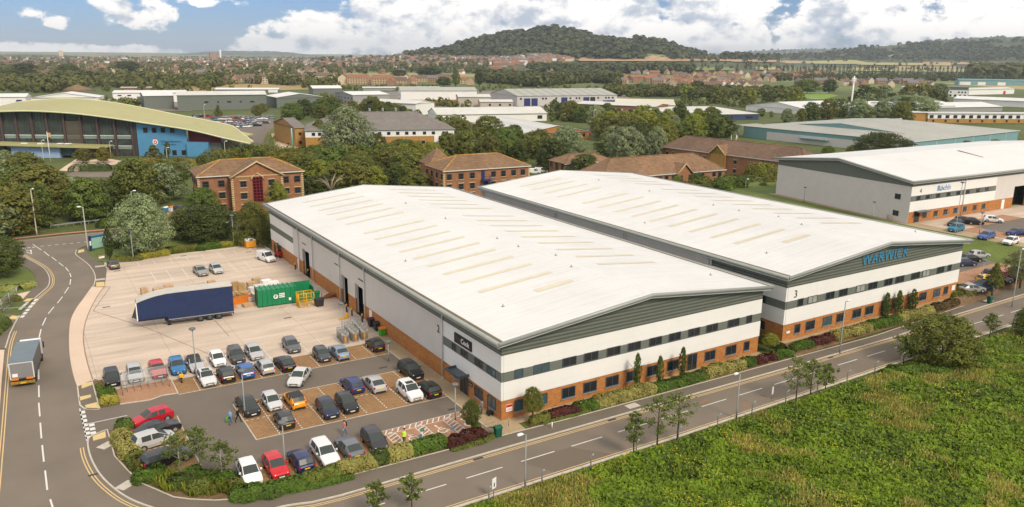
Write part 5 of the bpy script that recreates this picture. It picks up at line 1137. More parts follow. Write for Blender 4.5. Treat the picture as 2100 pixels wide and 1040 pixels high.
row([(423,771,'saloon',(.60,.60,.59),0,'pale silver saloon with a sunroof on the brown bays',dict(sunroof=True)),
     (465,767,'hatch',Kb,1,'black hatchback with its tail to the aisle beside the pale silver saloon'),
     (505,760,'hatch',Kbl,1,'royal blue hatchback seen from behind on the brown bays'),
     (545,751,'hatch',Ks,1,'silver hatchback seen from behind between blue and black cars'),
     (587,746,'fastback',Kb,1,'black coupe seen from behind with bright tail lights, beside the silver hatchback'),
     (661,726,'small',Kd,0,'small dark grey bubble shaped car facing the aisle'),
     (697,721,'saloon',(.20,.26,.34),1,'pale blue saloon seen from behind, left of the folded cage trolleys'),
     (771,706,'small',Kb,1,'black small hatchback beside the warehouse wall and cage trolleys')], 27.4, g2)
x, y = at(614,770); car('fastback', (.55,.55,.53), x, y, -.62, 'silver white hatchback driving along the aisle', None)
row([(508,829,'saloon',Kb,0,'black saloon at the corner of the middle island beside two walkers'),
     (557,821,'small',(.52,.52,.52),0,'small silver car between the black saloon and the orange car'),
     (604,816,'hatch',Ko,1,'orange car with a dark roof on the middle island',dict(roofmat=PLASTIC)),
     (722,786,'hatch',(.015,.028,.13),1,'dark blue hatchback seen from behind on the middle island'),
     (767,783,'fastback',Ks,1,'silver hatchback seen from behind on the middle island, beside the dark blue one'),
     (842,758,'suv',Kb,0,'black off road car nearest to the warehouse footpath')], None, g3)
row([(582,857,'small',(.02,.018,.018),1,'small black hatchback below the orange car, seen from behind'),
     (671,835,'hatch',(.014,.018,.045),0,'navy hatchback facing the lower aisle'),
     (711,824,'hatch',Kb,0,'black hatchback facing the lower aisle, right of the navy one'),
     (840,800,'suv',Kw,0,'white off road car with a dark sunroof, facing the lower aisle',dict(sunroof=True)),
     (878,795,'hatch',Kb,1,'black hatchback seen from behind, right of the white off road car')], None, g3)
row([(513,969,'hatch',Kw,0,'white hatchback at the left end of the bottom row'),
     (568,957,'hatch',(.52,.008,.014),0,'red hatchback between the white and the navy cars of the bottom row'),
     (620,945,'hatch',(.014,.02,.08),1,'navy hatchback seen from behind in the bottom row'),
     (668,928,'estate',(.68,.68,.68),0,'silver white estate car in the bottom row'),
     (720,919,'fastback',Kg,1,'grey saloon seen from behind in the bottom row'),
     (771,904,'mpv',(.035,.03,.034),0,'dark people carrier beside the hatched disabled bays')], 2.1, g4)
for u, v, kind, col, rot, lab in ((312,853,'hatch',(.45,.008,.02),-1.33,'red hatchback nose to the shrubs in the corner bays'),(322,877,'saloon',Kb,1.80,'black saloon between the red and the silver cars of the corner bays'),
                                  (315,899,'mpv',(.48,.47,.45),1.77,'silver people carrier seen side on in the corner bays'),(342,935,'estate',(.02,.018,.02),1.77,'black estate car with red tail lights behind the birch')):
    x, y = at(u, v); car(kind, col, x, y, rot, lab, g5)
g6 = 'vehicles standing on the upper yard'
for u, v, kind, col, rot, lab in ((232,541,'hatch',(.09,.085,.08),math.pi+.05,'dark grey car by the red and white sign at the top corner of the yard'),(411,554,'saloon',(.24,.24,.235),.06,'grey saloon standing alone on the upper yard'),
                                  (443,550,'hatch',(.45,.45,.45),.05,'silver hatchback beside the grey saloon on the upper yard'),(546,527,'van',Kw,.25,'white panel van near the forklift truck')):
    x, y = at(u, v); car(kind, col, x, y, rot, lab, g6)
g7 = 'cars parked beside unit 3'
for u, v, kind, col, rot, lab in ((2008,521,'hatch',Ks,1.2,'silver hatchback at the top of the row beside unit 3'),(1992,529,'hatch',Kb,1.2,'black hatchback below the silver one beside unit 3'),(1980,537,'hatch',(.03,.04,.09),1.2,'dark blue car half hidden by the corner of unit 3'),
     (2027,572,'hatch',(.70,.42,.02),1.25,'yellow car among the shrubs beside unit 3'),(2016,585,'suv',(.03,.05,.11),-1.95,'dark blue off road car in front of the yellow car'),(1992,590,'saloon',(.30,.29,.27),1.2,'grey saloon behind the low shrubs at the corner of unit 3'),
     (2049,571,'saloon',(.24,.25,.26),1.2,'grey saloon right of the yellow car beside unit 3'),(2067,563,'hatch',(.45,.02,.03),1.2,'red car half hidden by a young tree beside unit 3'),(2040,560,'hatch',Kb,1.2,'black car next to the bin at the car park edge'),(2088,556,'hatch',Kw,1.2,'white car at the right edge behind a leafy tree')):
    x, y = at(u, v, B3Z); car(kind, col, x, y, rot, lab, g7, z=B3Z)
g8 = 'cars parked before unit 4'
for u, v, kind, col, rot, lab in ((1960,456,'saloon',Kb,-1.5,'black saloon before unit 4, left of the people carrier'),(1961,467,'suv',(.02,.20,.33),-1.5,'turquoise car with a dark roof before unit 4'),(1978,452,'mpv',Kb,.6,'black people carrier before the windows of unit 4'),(1997,453,'hatch',(.025,.022,.02),.6,'black hatchback before unit 4, right of the people carrier'),
     (2037,449,'hatch',Kw,.6,'white hatchback near the open loading door of unit 4'),(2023,482,'estate',(.05,.10,.30),-1.5,'blue estate car on the pink bays before unit 4'),(2073,493,'hatch',Kw,-1.5,'white hatchback on the pink bays before unit 4'),(2084,475,'saloon',(.015,.02,.12),-1.7,'dark blue saloon on the tarmac before unit 4')):
    x, y = at(u, v, B4Z); car(kind, col, x, y, rot, lab, g8, z=B4Z)
for u, v, kind, col, rot, lab in ((370,428,'hatch',(.03,.03,.06),.7,'dark car behind the bins by the red brick office'),(372,436,'hatch',(.03,.16,.40),.7,'blue car with a pale roof by the red brick office'),(483,462,'estate',(.20,.20,.20),1.0,'grey car behind the hedge by the red brick office'),
     (1096,352,'van',Kw,.9,'white van parked right of the blue stair office'),(1110,350,'van',Kw,.9,'white van at the back, right of another white van'),(822,382,'van',Kw,1.3,'white van roof showing above the ridge of unit 2')):
    x, y = at(u, v); car(kind, col, x, y, rot, lab, None)
# far car park beyond the headquarters: small, seen as specks
pal = [Kw, Kw, Ks, Kd, Kb, Kr, (.5,.06,.05), (.3,.32,.34), (.55,.55,.53), (.10,.14,.22)]
mini = {}
def minicar(x, y, rot, col, label, group, z=0.0):
    if 'm' not in mini:
        b = MB(); b.prism([(-.85,-2.1),(.85,-2.1),(.85,2.1),(-.85,2.1)], .2, .85, 0); i = len(b.v)
        b.v += [(-.8,-1.1,.85),(.8,-1.1,.85),(.8,1.9,.85),(-.8,1.9,.85),(-.62,-.4,1.45),(.62,-.4,1.45),(.62,1.35,1.45),(-.62,1.35,1.45)]
        for q, m_ in (((4,5,6,7),0),((0,1,5,4),1),((1,2,6,5),1),((2,3,7,6),1),((3,0,4,7),1)): b.f.append(tuple(i+a for a in q)); b.m.append(m_); b.sm.append(False)
        mini['m'] = b.mesh('car', [PAINTC, CGLASS])
    o = bpy.data.objects.new('car', mini['m']); link(o); o.location = (x, y, z); o.rotation_euler = (0,0,rot); o.color = (*col, 1); return tag(o, label, 'car', group)
def carfield(rows, label, group, dens=1.0):
    for (u0, v0), (u1, v1), n in rows:
        for k in range(n):
            if rnd.random() > .96*dens: continue
            p = G(u0+(u1-u0)*k/max(1,n-1)+rnd.uniform(-2,2), v0+(v1-v0)*k/max(1,n-1)+rnd.uniform(-.8,.8)); minicar(p[0], p[1], HEADR+rnd.choice((0,0,1.57))+rnd.uniform(-.1,.1), rnd.choice(pal), label, group)
HEADR = -.35
carfield([((392,240),(430,240),12),((412,251),(520,250),30),((430,256),(500,255.5),17),((445,262),(515,260),18),((435,245),(545,243),26),((425,259),(530,258),24),((505,247),(560,243),13),((508,255),(548,253),9)], 'small parked car in the crowded car park beyond the arched roof', 'cars in the far car park')
carfield([((567,272),(592,268),6),((570,285),(596,296),5),((640,215),(690,214),8),((1062,222),(1140,221),9),((1195,280),(1212,270),5),((1330,285),(1370,282),4)], 'small parked car between the sheds of the estate', 'cars between the sheds')
flat('car_park', gp([(385,238),(560,235),(562,262),(520,282),(440,268)]), .01, ASPHD); flat('road', gp([(508,292),(540,262),(556,262),(548,300)]), .015, ASPHP); flat('car_park', gp([(556,275),(600,262),(625,300),(570,312)]), .012, CONCA); flat('car_park', gp([(330,470),(345,425),(395,425),(380,470)]), .012, BLOCKP)
flat('forecourt', gp([(165,340),(160,330),(220,325),(250,330),(235,338)]), .012, CONCA); flat('road', gp([(130,363),(150,352),(250,352),(270,365)]), .012, ASPH); flat('path', gp([(120,350),(165,320),(180,320),(160,352)]), .014, CONCA)
# ---------------------------------------------------------------- lorries, yard things, street furniture, people
def frame_thing(name, label, cat, p, q, group=None, z=0.0):
    """Empty at p, local x towards q"""
    return thing(name, label, cat, (p[0], p[1], z), math.atan2(q[1]-p[1], q[0]-p[0]), group), math.dist(p[:2], q[:2])
def wheel(parent, x, y, r, w, n=16):
    t = MB().tube([(0,-w/2,0),(0,w/2,0)], r, n).build('wheel', RUBBER, parent, (x, y, r)); MB().tube([(0,-w/2-.01,0),(0,w/2+.01,0)], r*.5, 10).build('rim', DGREY, t); return t
# curtain sided trailer: low at the front with a curved roof
P0 = G(283,660,1.2); P1 = G(480,637,1.05)
tr, TL = frame_thing('trailer', 'dark blue curtain sided trailer with a pale curved roof, parked without its tractor', 'lorry trailer', P0, P1)
zr_ = HZ((P1[0],P1[1],0), 585.5); zm_ = zr_-.02; zf_ = HZ((P0[0],P0[1],0), 623)
zf_ = zr_-.95; prof = [(0,zf_),(TL*.05,zr_-.72),(TL*.12,zr_-.45),(TL*.2,zr_-.22),(TL*.3,zr_-.06),(TL*.4,zm_),(TL,zr_)]
TW = 2.55; CURT = mat('navy_curtain', (.015,.030,.092), .55, .12, 1.2, bump=.3, bscale=3)
b = MB()
def bot(x): return 1.42 if x < TL*.30 else .95
xs = [q[0] for q in prof]; 
for (x0,z0),(x1,z1) in zip(prof, prof[1:]):
    for y, f in ((0,1),(TW,-1)):
        q = [(x0,y,bot(x0+.01)),(x1,y,bot(x0+.01)),(x1,y,z1),(x0,y,z0)]; b.poly(q[::f])
b.poly([(TL,0,.95),(TL,TW,.95),(TL,TW,zr_),(TL,0,zr_)]); b.build('curtain', CURT, tr); MB().box(TL*.31,-.04,.86,TL,.0,.99).build('side_rail', STEEL, tr)
for k in range(12): x = TL*(.03+.083*k); MB().box(x,-.018,bot(x)+.05,x+.05,-.003,bot(x)+.75).build('strap', BLACK, tr)
b = MB()
for (x0,z0),(x1,z1) in zip(prof, prof[1:]): b.poly([(x0,-.04,z0+.04),(x1,-.04,z1+.04),(x1,TW+.04,z1+.04),(x0,TW+.04,z0+.04)], smooth=True)
for (x0,z0),(x1,z1) in zip(prof, prof[1:]): b.poly([(x0,-.04,z0-.08),(x1,-.04,z1-.08),(x1,-.04,z1+.04),(x0,-.04,z0+.04)])
b.build('roof', mat('cream_sheet_roof', (.52,.49,.43), .7, .08, 1.5, var2=.08), tr)
b = MB(); b.poly([(-.02,0,1.4),(-.02,0,zf_),(-.02,TW,zf_),(-.02,TW,1.4)]); b.build('front_panel', mat('dark_panel', (.05,.05,.05), .7, .2), tr)
b = MB(); b.box(-.1,-.05,1.3,.04,.1,zf_-.02); b.box(-.1,TW-.1,1.3,.04,TW+.05,zf_-.02); b.build('front_frame', WHITE, tr); MB().poly([(-.05,0,zf_-.3),(-.75,-.1,1.9),(-.45,.1,1.75),(-.05,.05,1.5)]).poly([(-.05,.05,1.5),(-.45,.14,1.75),(-.75,-.06,1.9),(-.05,.04,zf_-.3)]).build('loose_flap', MATS['dark_panel'], tr)
b = MB(); b.box(0,.1,1.15,TL*.31,TW-.1,1.4); b.box(TL*.28,.1,.72,TL,TW-.1,.94); b.box(TL*.27,.3,.72,TL*.31,TW-.3,1.4); b.box(TL*.33,0,.55,TL*.60,.05,.62); b.box(TL*.33,0,.38,TL*.60,.05,.45); b.box(TL-.1,.1,.5,TL,TW-.1,.7); b.build('chassis', BLACK, tr)
for y in (.45, TW-.45): MB().box(TL*.305,y-.09,.12,TL*.32,y+.09,1.1).box(TL*.30-.1,y-.2,.0,TL*.325+.1,y+.2,.1).build('landing_leg', BLACK, tr)
for k in range(3):
    for y in (.2, TW-.2): wheel(tr, TL*.64+k*TL*.098, y, .5, .36)
# box lorry on the road
p = G(24,797); q = G(74,790); bl, BW = frame_thing('box_lorry', 'grey box lorry driving away on the left road, orange lights at the back', 'lorry', p, q)
BH = HZ(p, 746); BL_ = 7.6
GREYBOX = mat('grey_box_panel', (.115,.115,.113), .5, .06, .8)
MB().box(0,0,1.05,BW,BL_,BH-.04).build('box_body', GREYBOX, bl); MB().box(-.03,-.03,BH-.04,BW+.03,BL_+.03,BH+.05).build('box_roof', mat('blue_grey_roof', (.15,.185,.205), .6, .1, .6), bl)
b = MB(); b.box(-.02,-.04,1.05,.1,.02,BH-.03); b.box(BW-.1,-.04,1.05,BW+.02,.02,BH-.03); b.box(.1,-.04,BH-.15,BW-.1,.02,BH-.03); b.build('rear_frame', TRIML, bl)
MB().box(.1,-.02,1.2,BW-.1,.01,BH-.16).build('rear_door', mat('grey_shutter', (.22,.215,.21), .5, .05, 1), bl)
b = MB(); b.box(.1,.1,.55,BW-.1,BL_+.4,1.04); b.build('chassis', BLACK, bl); MB().box(.0,-.12,.45,BW,.05,.75).build('bumper', mat('worn_yellow', (.30,.19,.03), .7, .4, 3), bl)
MB().box(.12,-.08,.95,.85,-.045,1.2).build('marker_board', ORNG, bl); MB().box(BW-.85,-.08,.95,BW-.12,-.045,1.2).build('marker_board', ORNG, bl); MB().box(BW/2-.26,-.15,.5,BW/2+.26,-.125,.62).build('number_plate', PLATEY, bl); MB().box(.25,-.05,1.35,.8,-.022,1.75).build('rear_notice', WHITE, bl)
for x in (.2, BW-.2):
    for y in (1.4, 6.9+1.6): wheel(bl, 0, 0, .48, .3) if False else MB().tube([(x-.16,y,.48),(x+.16,y,.48)], .48, 14).build('wheel', RUBBER, bl)
b = MB(); b.prism([(.1,BL_+.25),(BW-.1,BL_+.25),(BW-.1,BL_+2.1),(.1,BL_+2.1)], .6, 2.7); b.build('cab', WHITE, bl)
for x in (-.25, BW+.1): MB().box(x,BL_+1.3,1.6,x+.15,BL_+1.4,2.4).build('mirror', BLACK, bl)
# green compactor with hopper
p = G(530,632); q = G(608,621.5); cp, CL = frame_thing('waste_compactor', 'long green ribbed waste compactor with a white logo', 'waste container', p, q)
CH = HZ(p, 597); CD = 2.4
MB().box(0,0,.18,CL,CD,CH).build('container', GREENP, cp); 
for k in range(9): MB().box(CL*k/8.2,-.14,.1,CL*k/8.2+.13,CD+.14,CH+.13).build('rib', GREENP, cp)
MB().box(.05,.2,0,CL,.4,.18).box(.05,CD-.4,0,CL,CD-.2,.18).build('skid_rail', BLACK, cp)
lg = MB(); lg.poly([(CL*.46+.36*math.cos(R(a)),-.150,CH*.55+.36*math.sin(R(a))) for a in range(0,360,30)]); o = lg.build('logo', WHITE, cp); lettering('P', .55, GREENP, o, (CL*.46,-.158,CH*.55), bold=.03)
for k in range(3): MB().box(CL*.55,-.158,CH*.66-.27*k,CL*.70,-.145,CH*.66-.27*k+.17).build('logo_line', WHITE, cp)
MB().box(CL*.80,-.16,CH*.24,CL*.86,-.145,CH*.40).build('label_plate', WHITE, cp)
b = MB(); x0, x1 = CL+.05, CL+2.9; b.box(x0,.1,.1,x0+.1,CD,CH*.98); b.box(x1-.1,.1,.1,x1,CD,CH*.8); b.box(x0+.1,CD-.1,.1,x1-.1,CD,CH*1.02); b.box(x0+.1,.1,.1,x1-.1,.2,CH*.5); b.box(x0,.1,.05,x1,CD,.15); b.build('hopper', GREENP, cp)
p = G(614,632); q = G(645,627.5); cg, w_ = frame_thing('safety_cage', 'yellow steel safety cage in front of the green hopper', 'cage', p, q)
b = MB(); H_ = 2.2
for x in (0, w_/2, w_):
    for y in (0, 1.6): b.tube([(x,y,0),(x,y,H_)], .06, 4)
for z in (.1, 1.1, H_):
    b.tube([(0,0,z),(w_,0,z),(w_,1.6,z),(0,1.6,z),(0,0,z)], .05, 4)
for k in range(12): b.tube([(w_*k/11,0,.1),(w_*k/11,0,1.1)], .022, 3); b.tube([(0,1.6*k/11,.1),(0,1.6*k/11,H_)], .022, 3); b.tube([(w_*k/11,1.6,.1),(w_*k/11,1.6,H_)], .022, 3)
b.build('cage_bars', YELL, cg)
def bin_(name, label, p, w, d, h, m, lid, group=None, rot=0.0):
    t = thing(name, label, 'bin', (p[0],p[1],0), rot, group)
    b = MB(); b.v += [(-w/2*.86,-d/2*.82,.12),(w/2*.86,-d/2*.82,.12),(w/2*.86,d/2*.82,.12),(-w/2*.86,d/2*.82,.12),(-w/2,-d/2,h*.86),(w/2,-d/2,h*.86),(w/2,d/2,h*.86),(-w/2,d/2,h*.86)]
    for q in ((0,3,2,1),(0,1,5,4),(1,2,6,5),(2,3,7,6),(3,0,4,7)): b.f.append(q); b.m.append(0); b.sm.append(False)
    b.build('bin_body', m, t); l = MB(); l.poly([(-w/2-.04,-d/2-.05,h*.86),(w/2+.04,-d/2-.05,h*.86),(w/2+.04,0,h),(-w/2-.04,0,h)]); l.poly([(-w/2-.04,0,h),(w/2+.04,0,h),(w/2+.04,d/2+.05,h*.9),(-w/2-.04,d/2+.05,h*.9)]); l.box(-w/2-.04,-d/2-.05,h*.80,w/2+.04,d/2+.05,h*.86); l.build('lid', lid, t)
    for x in (-w/2*.7, w/2*.7):
        for y in (-d/2*.6, d/2*.6): MB().tube([(x-.04,y,.09),(x+.04,y,.09)], .09, 8).build('castor', RUBBER, t)
    return t
MARO = mat('maroon_plastic', (.09,.02,.03), .5); LIME = mat('lime_plastic', (.06,.45,.02), .45); GRN2 = mat('dark_green_plastic', (.01,.09,.05), .5)
for k, (u, v, lab, m, l, w, d, h, rt) in enumerate(((655,628,'black wheeled bin in front of the yellow cage',PLASTIC,PLASTIC,1.25,1.0,1.35,.1),(764,669,'maroon wheeled bin against the warehouse wall',PLASTIC,MARO,1.25,1.0,1.4,.0),(776,677,'black wheeled bin between the maroon bin and the green bin',PLASTIC,PLASTIC,1.25,1.0,1.4,.0),
     (784,688,'lime green bin with an orange lid against the warehouse wall',LIME,ORNG,.9,.85,1.3,.0),(1021,897,'dark green litter bin at the corner of the pavement',GRN2,GRN2,.75,.6,1.35,.0),(2031,608,'dark green litter bin beside the shrubs of unit 3',GRN2,GRN2,.75,.6,1.35,.0),
     (340,435,'blue wheeled bin by the red brick office',mat('blue_plastic',(.02,.20,.36),.5),WHITE,1.3,1.0,1.4,.6),(352,434,'white wheeled bin with an orange lid by the red brick office',WHITE,ORNG,1.3,1.0,1.4,.6))):
    bin_('wheeled_bin', lab, G(u, v, .0 if u < 1900 else B3Z), w, d, h, m, l, rot=rt)
    
o = bin_('wheeled_bin', 'small dark green bin between the yellow cage and the scrap beams', G(648,612), 1.1, .9, 1.3, GREENP, GREENP)
# pallets, skips, wrapped loads
def pallet_stack(u, v, n, label, rot=.16):
    p = G(u, v); t = thing('pallet_stack', label, 'pallet', (p[0],p[1],0), rot, 'wooden pallet stacks')
    for k in range(n):
        b = MB(); z = k*.145; j = rnd.uniform(-.05,.05)
        for y in (-.45,0,.45): b.box(-.6+j,y-.05,z,.6+j,y+.05,z+.1)
        for q in range(6): b.box(-.6+j+q*.216,-.5,z+.102,-.48+j+q*.216,.5,z+.125)
        b.build('pallet', WOODP, t)
    return t
for (u, v, n, lab) in ((474,604,13,'tall pallet stack, left end of the row behind the trailer'),(484,603,14,'tallest pallet stack behind the orange skip'),(495,602,12,'pallet stack with a blue base, right end of the row'),(480,615,9,'low pallet stack between the trailer and the orange skip'),(478,633,2,'two loose pallets lying beside the skip')): pallet_stack(u, v, n, lab)
def wrapped(u, v, w, d, h, m, label, cat, rot=.16, name='wrapped_load'):
    p = G(u, v); t = thing(name, label, cat, (p[0],p[1],0), rot)
    b = MB()
    for q in range(6): b.box(-w/2+q*w*.176,-d/2,.1,-w/2+q*w*.176+.11,d/2,.13)
    for y in (-d/2,-.05,d/2-.1): b.box(-w/2,y,0,w/2,y+.1,.1)
    b.build('pallet', WOODP, t)
    b = MB(); nn = max(1, int(h/.42))
    for k in range(nn):
        j = rnd.uniform(-.04,.04); z0 = .135+k*h/nn
        for sx in (-1, 1): b.box(-w/2+j if sx < 0 else j+.012, -d/2+.03, z0, j-.012 if sx < 0 else w/2+j, d/2-.03, z0+h/nn-.015)
    b.build('cartons', m, t); return t
for a in ((516,594,1.3,1.1,1.2,CARD,'brown carton load at the left of the wrapped pallets','load'),(527,589,1.3,1.1,1.5,CARD,'tallest carton load, behind the other wrapped pallets','load'),(531,600,1.3,1.2,1.2,FILM,'film wrapped load in the middle of the pallets','load'),(546,592,1.5,1.2,1.4,WHITE,'white film wrapped bale, left of two','bale'),
          (561,590,1.5,1.2,1.0,WHITE,'low white bale, nearest to the green hopper','bale'),(520,606,1.3,1.2,1.3,FILM,'grey wrapped load beside the compactor','load'),(516,617,1.3,1.1,1.0,FILM,'low grey wrapped load beside the skip','load'),(508,628,1.5,1.1,.35,CARD,'flat heap of broken cardboard beside the compactor','load'),
          (297,606,1.0,1.0,1.2,CARD,'single carton stack at the left end, beyond the trailer roof','load'),(327,602,1.8,1.0,.85,CARD,'wide carton load beyond the trailer roof','load'),(347,598,1.3,1.0,1.0,CARD,'taller carton load beyond the trailer roof','load'),(378,596,1.6,.9,.6,WOODP,'low timber load beyond the trailer roof','load'),
          (408,592,2.2,.9,.7,CARD,'long low carton load beyond the trailer roof','load'),(434,586,1.2,.9,.8,CARD,'small carton load beside the pallet stacks','load'),(310,607,1.2,.9,.5,CARD,'flat carton load beyond the trailer front','load')): wrapped(*a)
p = G(478,623); sk = thing('skip', 'orange skip heaped with broken timber behind the trailer', 'skip', (p[0],p[1],0), .16)
b = MB(); b.v += [(-1.0,-.8,0),(2.6,-.8,0),(2.6,.8,0),(-1.0,.8,0),(-1.5,-.95,1.3),(2.9,-.95,1.3),(2.9,.95,1.3),(-1.5,.95,1.3)]
for q in ((0,3,2,1),(0,1,5,4),(1,2,6,5),(2,3,7,6),(3,0,4,7)): b.f.append(q); b.m.append(0); b.sm.append(False)
b.build('skip_body', ORNG, sk); b = MB()
for k in range(60):
    a = rnd.uniform(0, math.pi); c = (rnd.uniform(-.9,2.3), rnd.uniform(-.7,.7)); z = rnd.uniform(1.1,2.0-.3*abs(c[0]-.7)); b.obox(c, (math.cos(a),math.sin(a)), (-math.sin(a),math.cos(a)), rnd.uniform(.3,.7), .06, z, z+.04)
b.build('timber_heap', WOODP, sk)
p = G(513,507); sk = thing('waste_cage', 'orange tipping skip full of pale rubbish at the top of the yard', 'skip', (p[0],p[1],0), .1)
MB().box(-1,-.8,.15,1,.8,1.5,skip='t').build('skip_body', YELL if False else mat('amber_paint',(.70,.30,.02),.5), sk); b = MB()
for k in range(26): x, y = rnd.uniform(-.8,.8), rnd.uniform(-.6,.6); z = rnd.uniform(1.3,1.9); b.obox((x,y),(.8,.6),(-.6,.8),.25,.2,z-.3,z,rnd.randint(0,1))
b.build('rubbish', [WHITE, MATS['blue_plastic']], sk)
p = G(676,612); t = thing('scrap_beams', 'rusty scrap beams leaning by the brick wall', 'scrap metal', (p[0],p[1],0), -.3)
RUST = mat('rusty_steel', (.30,.10,.03), .8, .2, 3)
for k in range(5): MB().tube([(-1.4+.3*k,-.3+.25*k,.12+.12*k),(1.3+.2*k,.3-.2*k,.3+.18*k)], .12, 4).build('beam', RUST, t)
for x in (-1.2,1.2): MB().box(x-.06,-.4,0,x+.06,.4,.9).build('stand', RUST, t)
p = G(573,527); fl = thing('forklift_truck', 'red forklift truck facing the wall at the top of the yard', 'forklift', (p[0],p[1],0), .35)
b = MB(); b.box(-.55,-1.0,.25,.55,.6,.95); b.box(-.55,-1.2,.35,.55,-.7,1.25); b.build('body', REDP, fl); b = MB()
for x in (-.5,.5):
    for y in (-.7,.4): b.tube([(x,y,.9),(x*.9,y*.9,2.1)], .05, 4)
b.box(-.52,-.75,2.08,.52,.5,2.16); b.build('overhead_guard', BLACK, fl); b = MB(); b.box(-.45,.7,.1,-.33,.85,2.6); b.box(.33,.7,.1,.45,.85,2.6); b.box(-.45,.7,2.5,.45,.85,2.6); b.build('mast', BLACK, fl); MB().box(-.3,-.4,.95,.3,.1,1.1).box(-.3,-.5,1.1,.3,-.38,1.5).build('seat', BLACK, fl)
for x in (-.3,.3): MB().box(x-.06,.85,.1,x+.06,1.9,.15).build('fork', STEEL, fl)
for x in (-.5,.5):
    for y in (-.85,.35): MB().tube([(x-.1,y,.28),(x+.1,y,.28)], .28, 10).build('wheel', RUBBER, fl)
p = G(710,652); t = thing('pallet_truck', 'yellow hand pallet truck before the loading doors', 'pallet truck', (p[0],p[1],0), -1.2)
for x in (-.2,.2): MB().box(x-.08,-1.3,.08,x+.08,0,.16).build('fork', YELL, t)
MB().box(-.3,0,.08,.3,.25,.7).build('pump', YELL, t); MB().tube([(0,.15,.6),(0,.5,1.25)], .03, 5).tube([(-.18,.5,1.25),(.18,.5,1.25)], .03, 5).build('handle', BLACK, t)
# roll cages folded together in three nests
rc0 = None
for r, (x, y, n) in enumerate(((-6.15,30.6,10),(-4.65,30.75,14),(-3.25,30.9,15))):
    for k in range(n):
        loc = (x+rnd.uniform(-.03,.03)+.03*k, y+k*.34, 0)
        if rc0 is None:
            rc0 = thing('roll_cage', 'x', 'roll cage', loc, 0, 'folded roll cages')
            b = MB(); 
            for xx in (-.42,.42): b.tube([(xx,0,.1),(xx,.05,1.75)], .036, 5)
            for z in (.2,.75,1.3,1.72): b.tube([(-.42,.02,z),(.42,.02,z)], .028, 4)
            for q in range(5): b.tube([(-.28+.14*q,.02,.2),(-.28+.14*q,.03,1.7)], .011, 3)
            b.build('frame', STEEL, rc0); MB().box(-.2,-.05,.42,.05,-.01,1.1).build('folded_base', mat('amber_board',(.62,.30,.03),.6,.15,3), rc0); MB().tube([(-.42,.0,1.5),(.1,-.06,1.1),(.42,.02,1.6)], .03, 4).build('strap', FILM, rc0)
            c = rc0
        else: c = dup(rc0, loc, rnd.uniform(-.14,.14), scale=(1,1,rnd.uniform(.9,1.04)))
        c['label'] = ('folded roll cage in the left nest by the lamp post','folded roll cage in the middle nest','folded roll cage in the nest nearest to the warehouse wall')[r]
# bollards
bo = None
for u, v, lab in ((711,640,'yellow topped bollard left of the nearest loading doors'),(722,648,'yellow topped bollard between the two near loading doors'),(743,661,'yellow topped bollard right of the nearest loading door'),(632,566,'yellow topped bollard at the far loading door'),(692,612,'yellow topped bollard beside the downpipe and scrap beams'),(606,553,'yellow topped bollard left of the far loading door')):
    p = G(u, v)
    if bo is None:
        bo = thing('bollard', lab, 'bollard', (p[0],p[1],0), 0, 'bollards at the loading doors'); MB().tube([(0,0,0),(0,0,.95)], .11, 10).build('post', BLACK, bo); MB().tube([(0,0,.95),(0,0,1.25),(0,0,1.32)], [.125,.125,.05], 10).build('cap', YELL, bo)
    else: dup(bo, (p[0],p[1],0), label=lab)
# lamp posts
LAMPC = mat('lamp_post_grey', (.27,.28,.27), .5, .05, 2, metal=.3); PALEP = mat('pale_lamp_post', (.42,.41,.33), .5, .05, 2)
def lamp(u, v, vt, label, disc=False, group=None, z=0.0, m=None, arm=0.0, r=.075):
    p = G(u, v, z); h = min(12.5, HZ(p, vt)); t = thing('street_lamp', label, 'street lamp', (p[0],p[1],z), 0, group)
    MB().tube([(0,0,0),(0,0,1.2),(0,0,1.25),(0,0,h-.1)], [r*1.3,r*1.3,r,r*.8], 8).build('post', m or LAMPC, t)
    if disc: MB().tube([(0,0,h-.12),(0,0,h-.02)], [.09,.12], 8).tube([(0,0,h-.02),(0,0,h+.08),(0,0,h+.2),(0,0,h+.24)], [.30,.42,.36,.1], 12).build('lantern', mat('lantern_grey', (.14,.15,.16), .5), t)
    else:
        a = arm or .9; s = 1 if a > 0 else -1
        MB().tube([(0,0,h-.1),(a*.5,0,h-.02)], r*.7, 6).build('bracket', m or LAMPC, t); MB().tube([(a*.35,0,h),(a*.6,0,h+.04),(a*1.05,0,h+.03),(a*1.15,0,h-.02)], [.07,.15,.15,.05], 8).build('lantern', WHITE, t)
    return t
gd = 'disc topped lamps of the car park'; gs = 'street lamps along the roads'
for a in ((403,770,676,'disc topped lamp between the silver and white cars of the yard row'),(503,856,762,'slim disc topped lamp beside the black saloon on the island corner'),(585,962,868,'disc topped lamp rising over the bottom row of cars'),(797,741,702,'disc topped lamp at the warehouse end of the brown bays'),(934,862,790,'disc topped lamp standing in the hatched bays'),(703,704,624,'disc topped lamp beside the folded roll cages'),
          (274,535,470,'disc topped lamp in front of the silver willow'),(480,504,443,'disc topped lamp at the hedge above the yard')): lamp(*a, disc=True, group=gd)
lamp(76,483,388,'tall pale lamp post on the grass verge left of the guard rail',m=PALEP,group=gs,arm=.5,r=.11); lamp(181,515,424,'pale lamp post beside the blue totem sign',m=PALEP,group=gs,arm=-.9,r=.1)
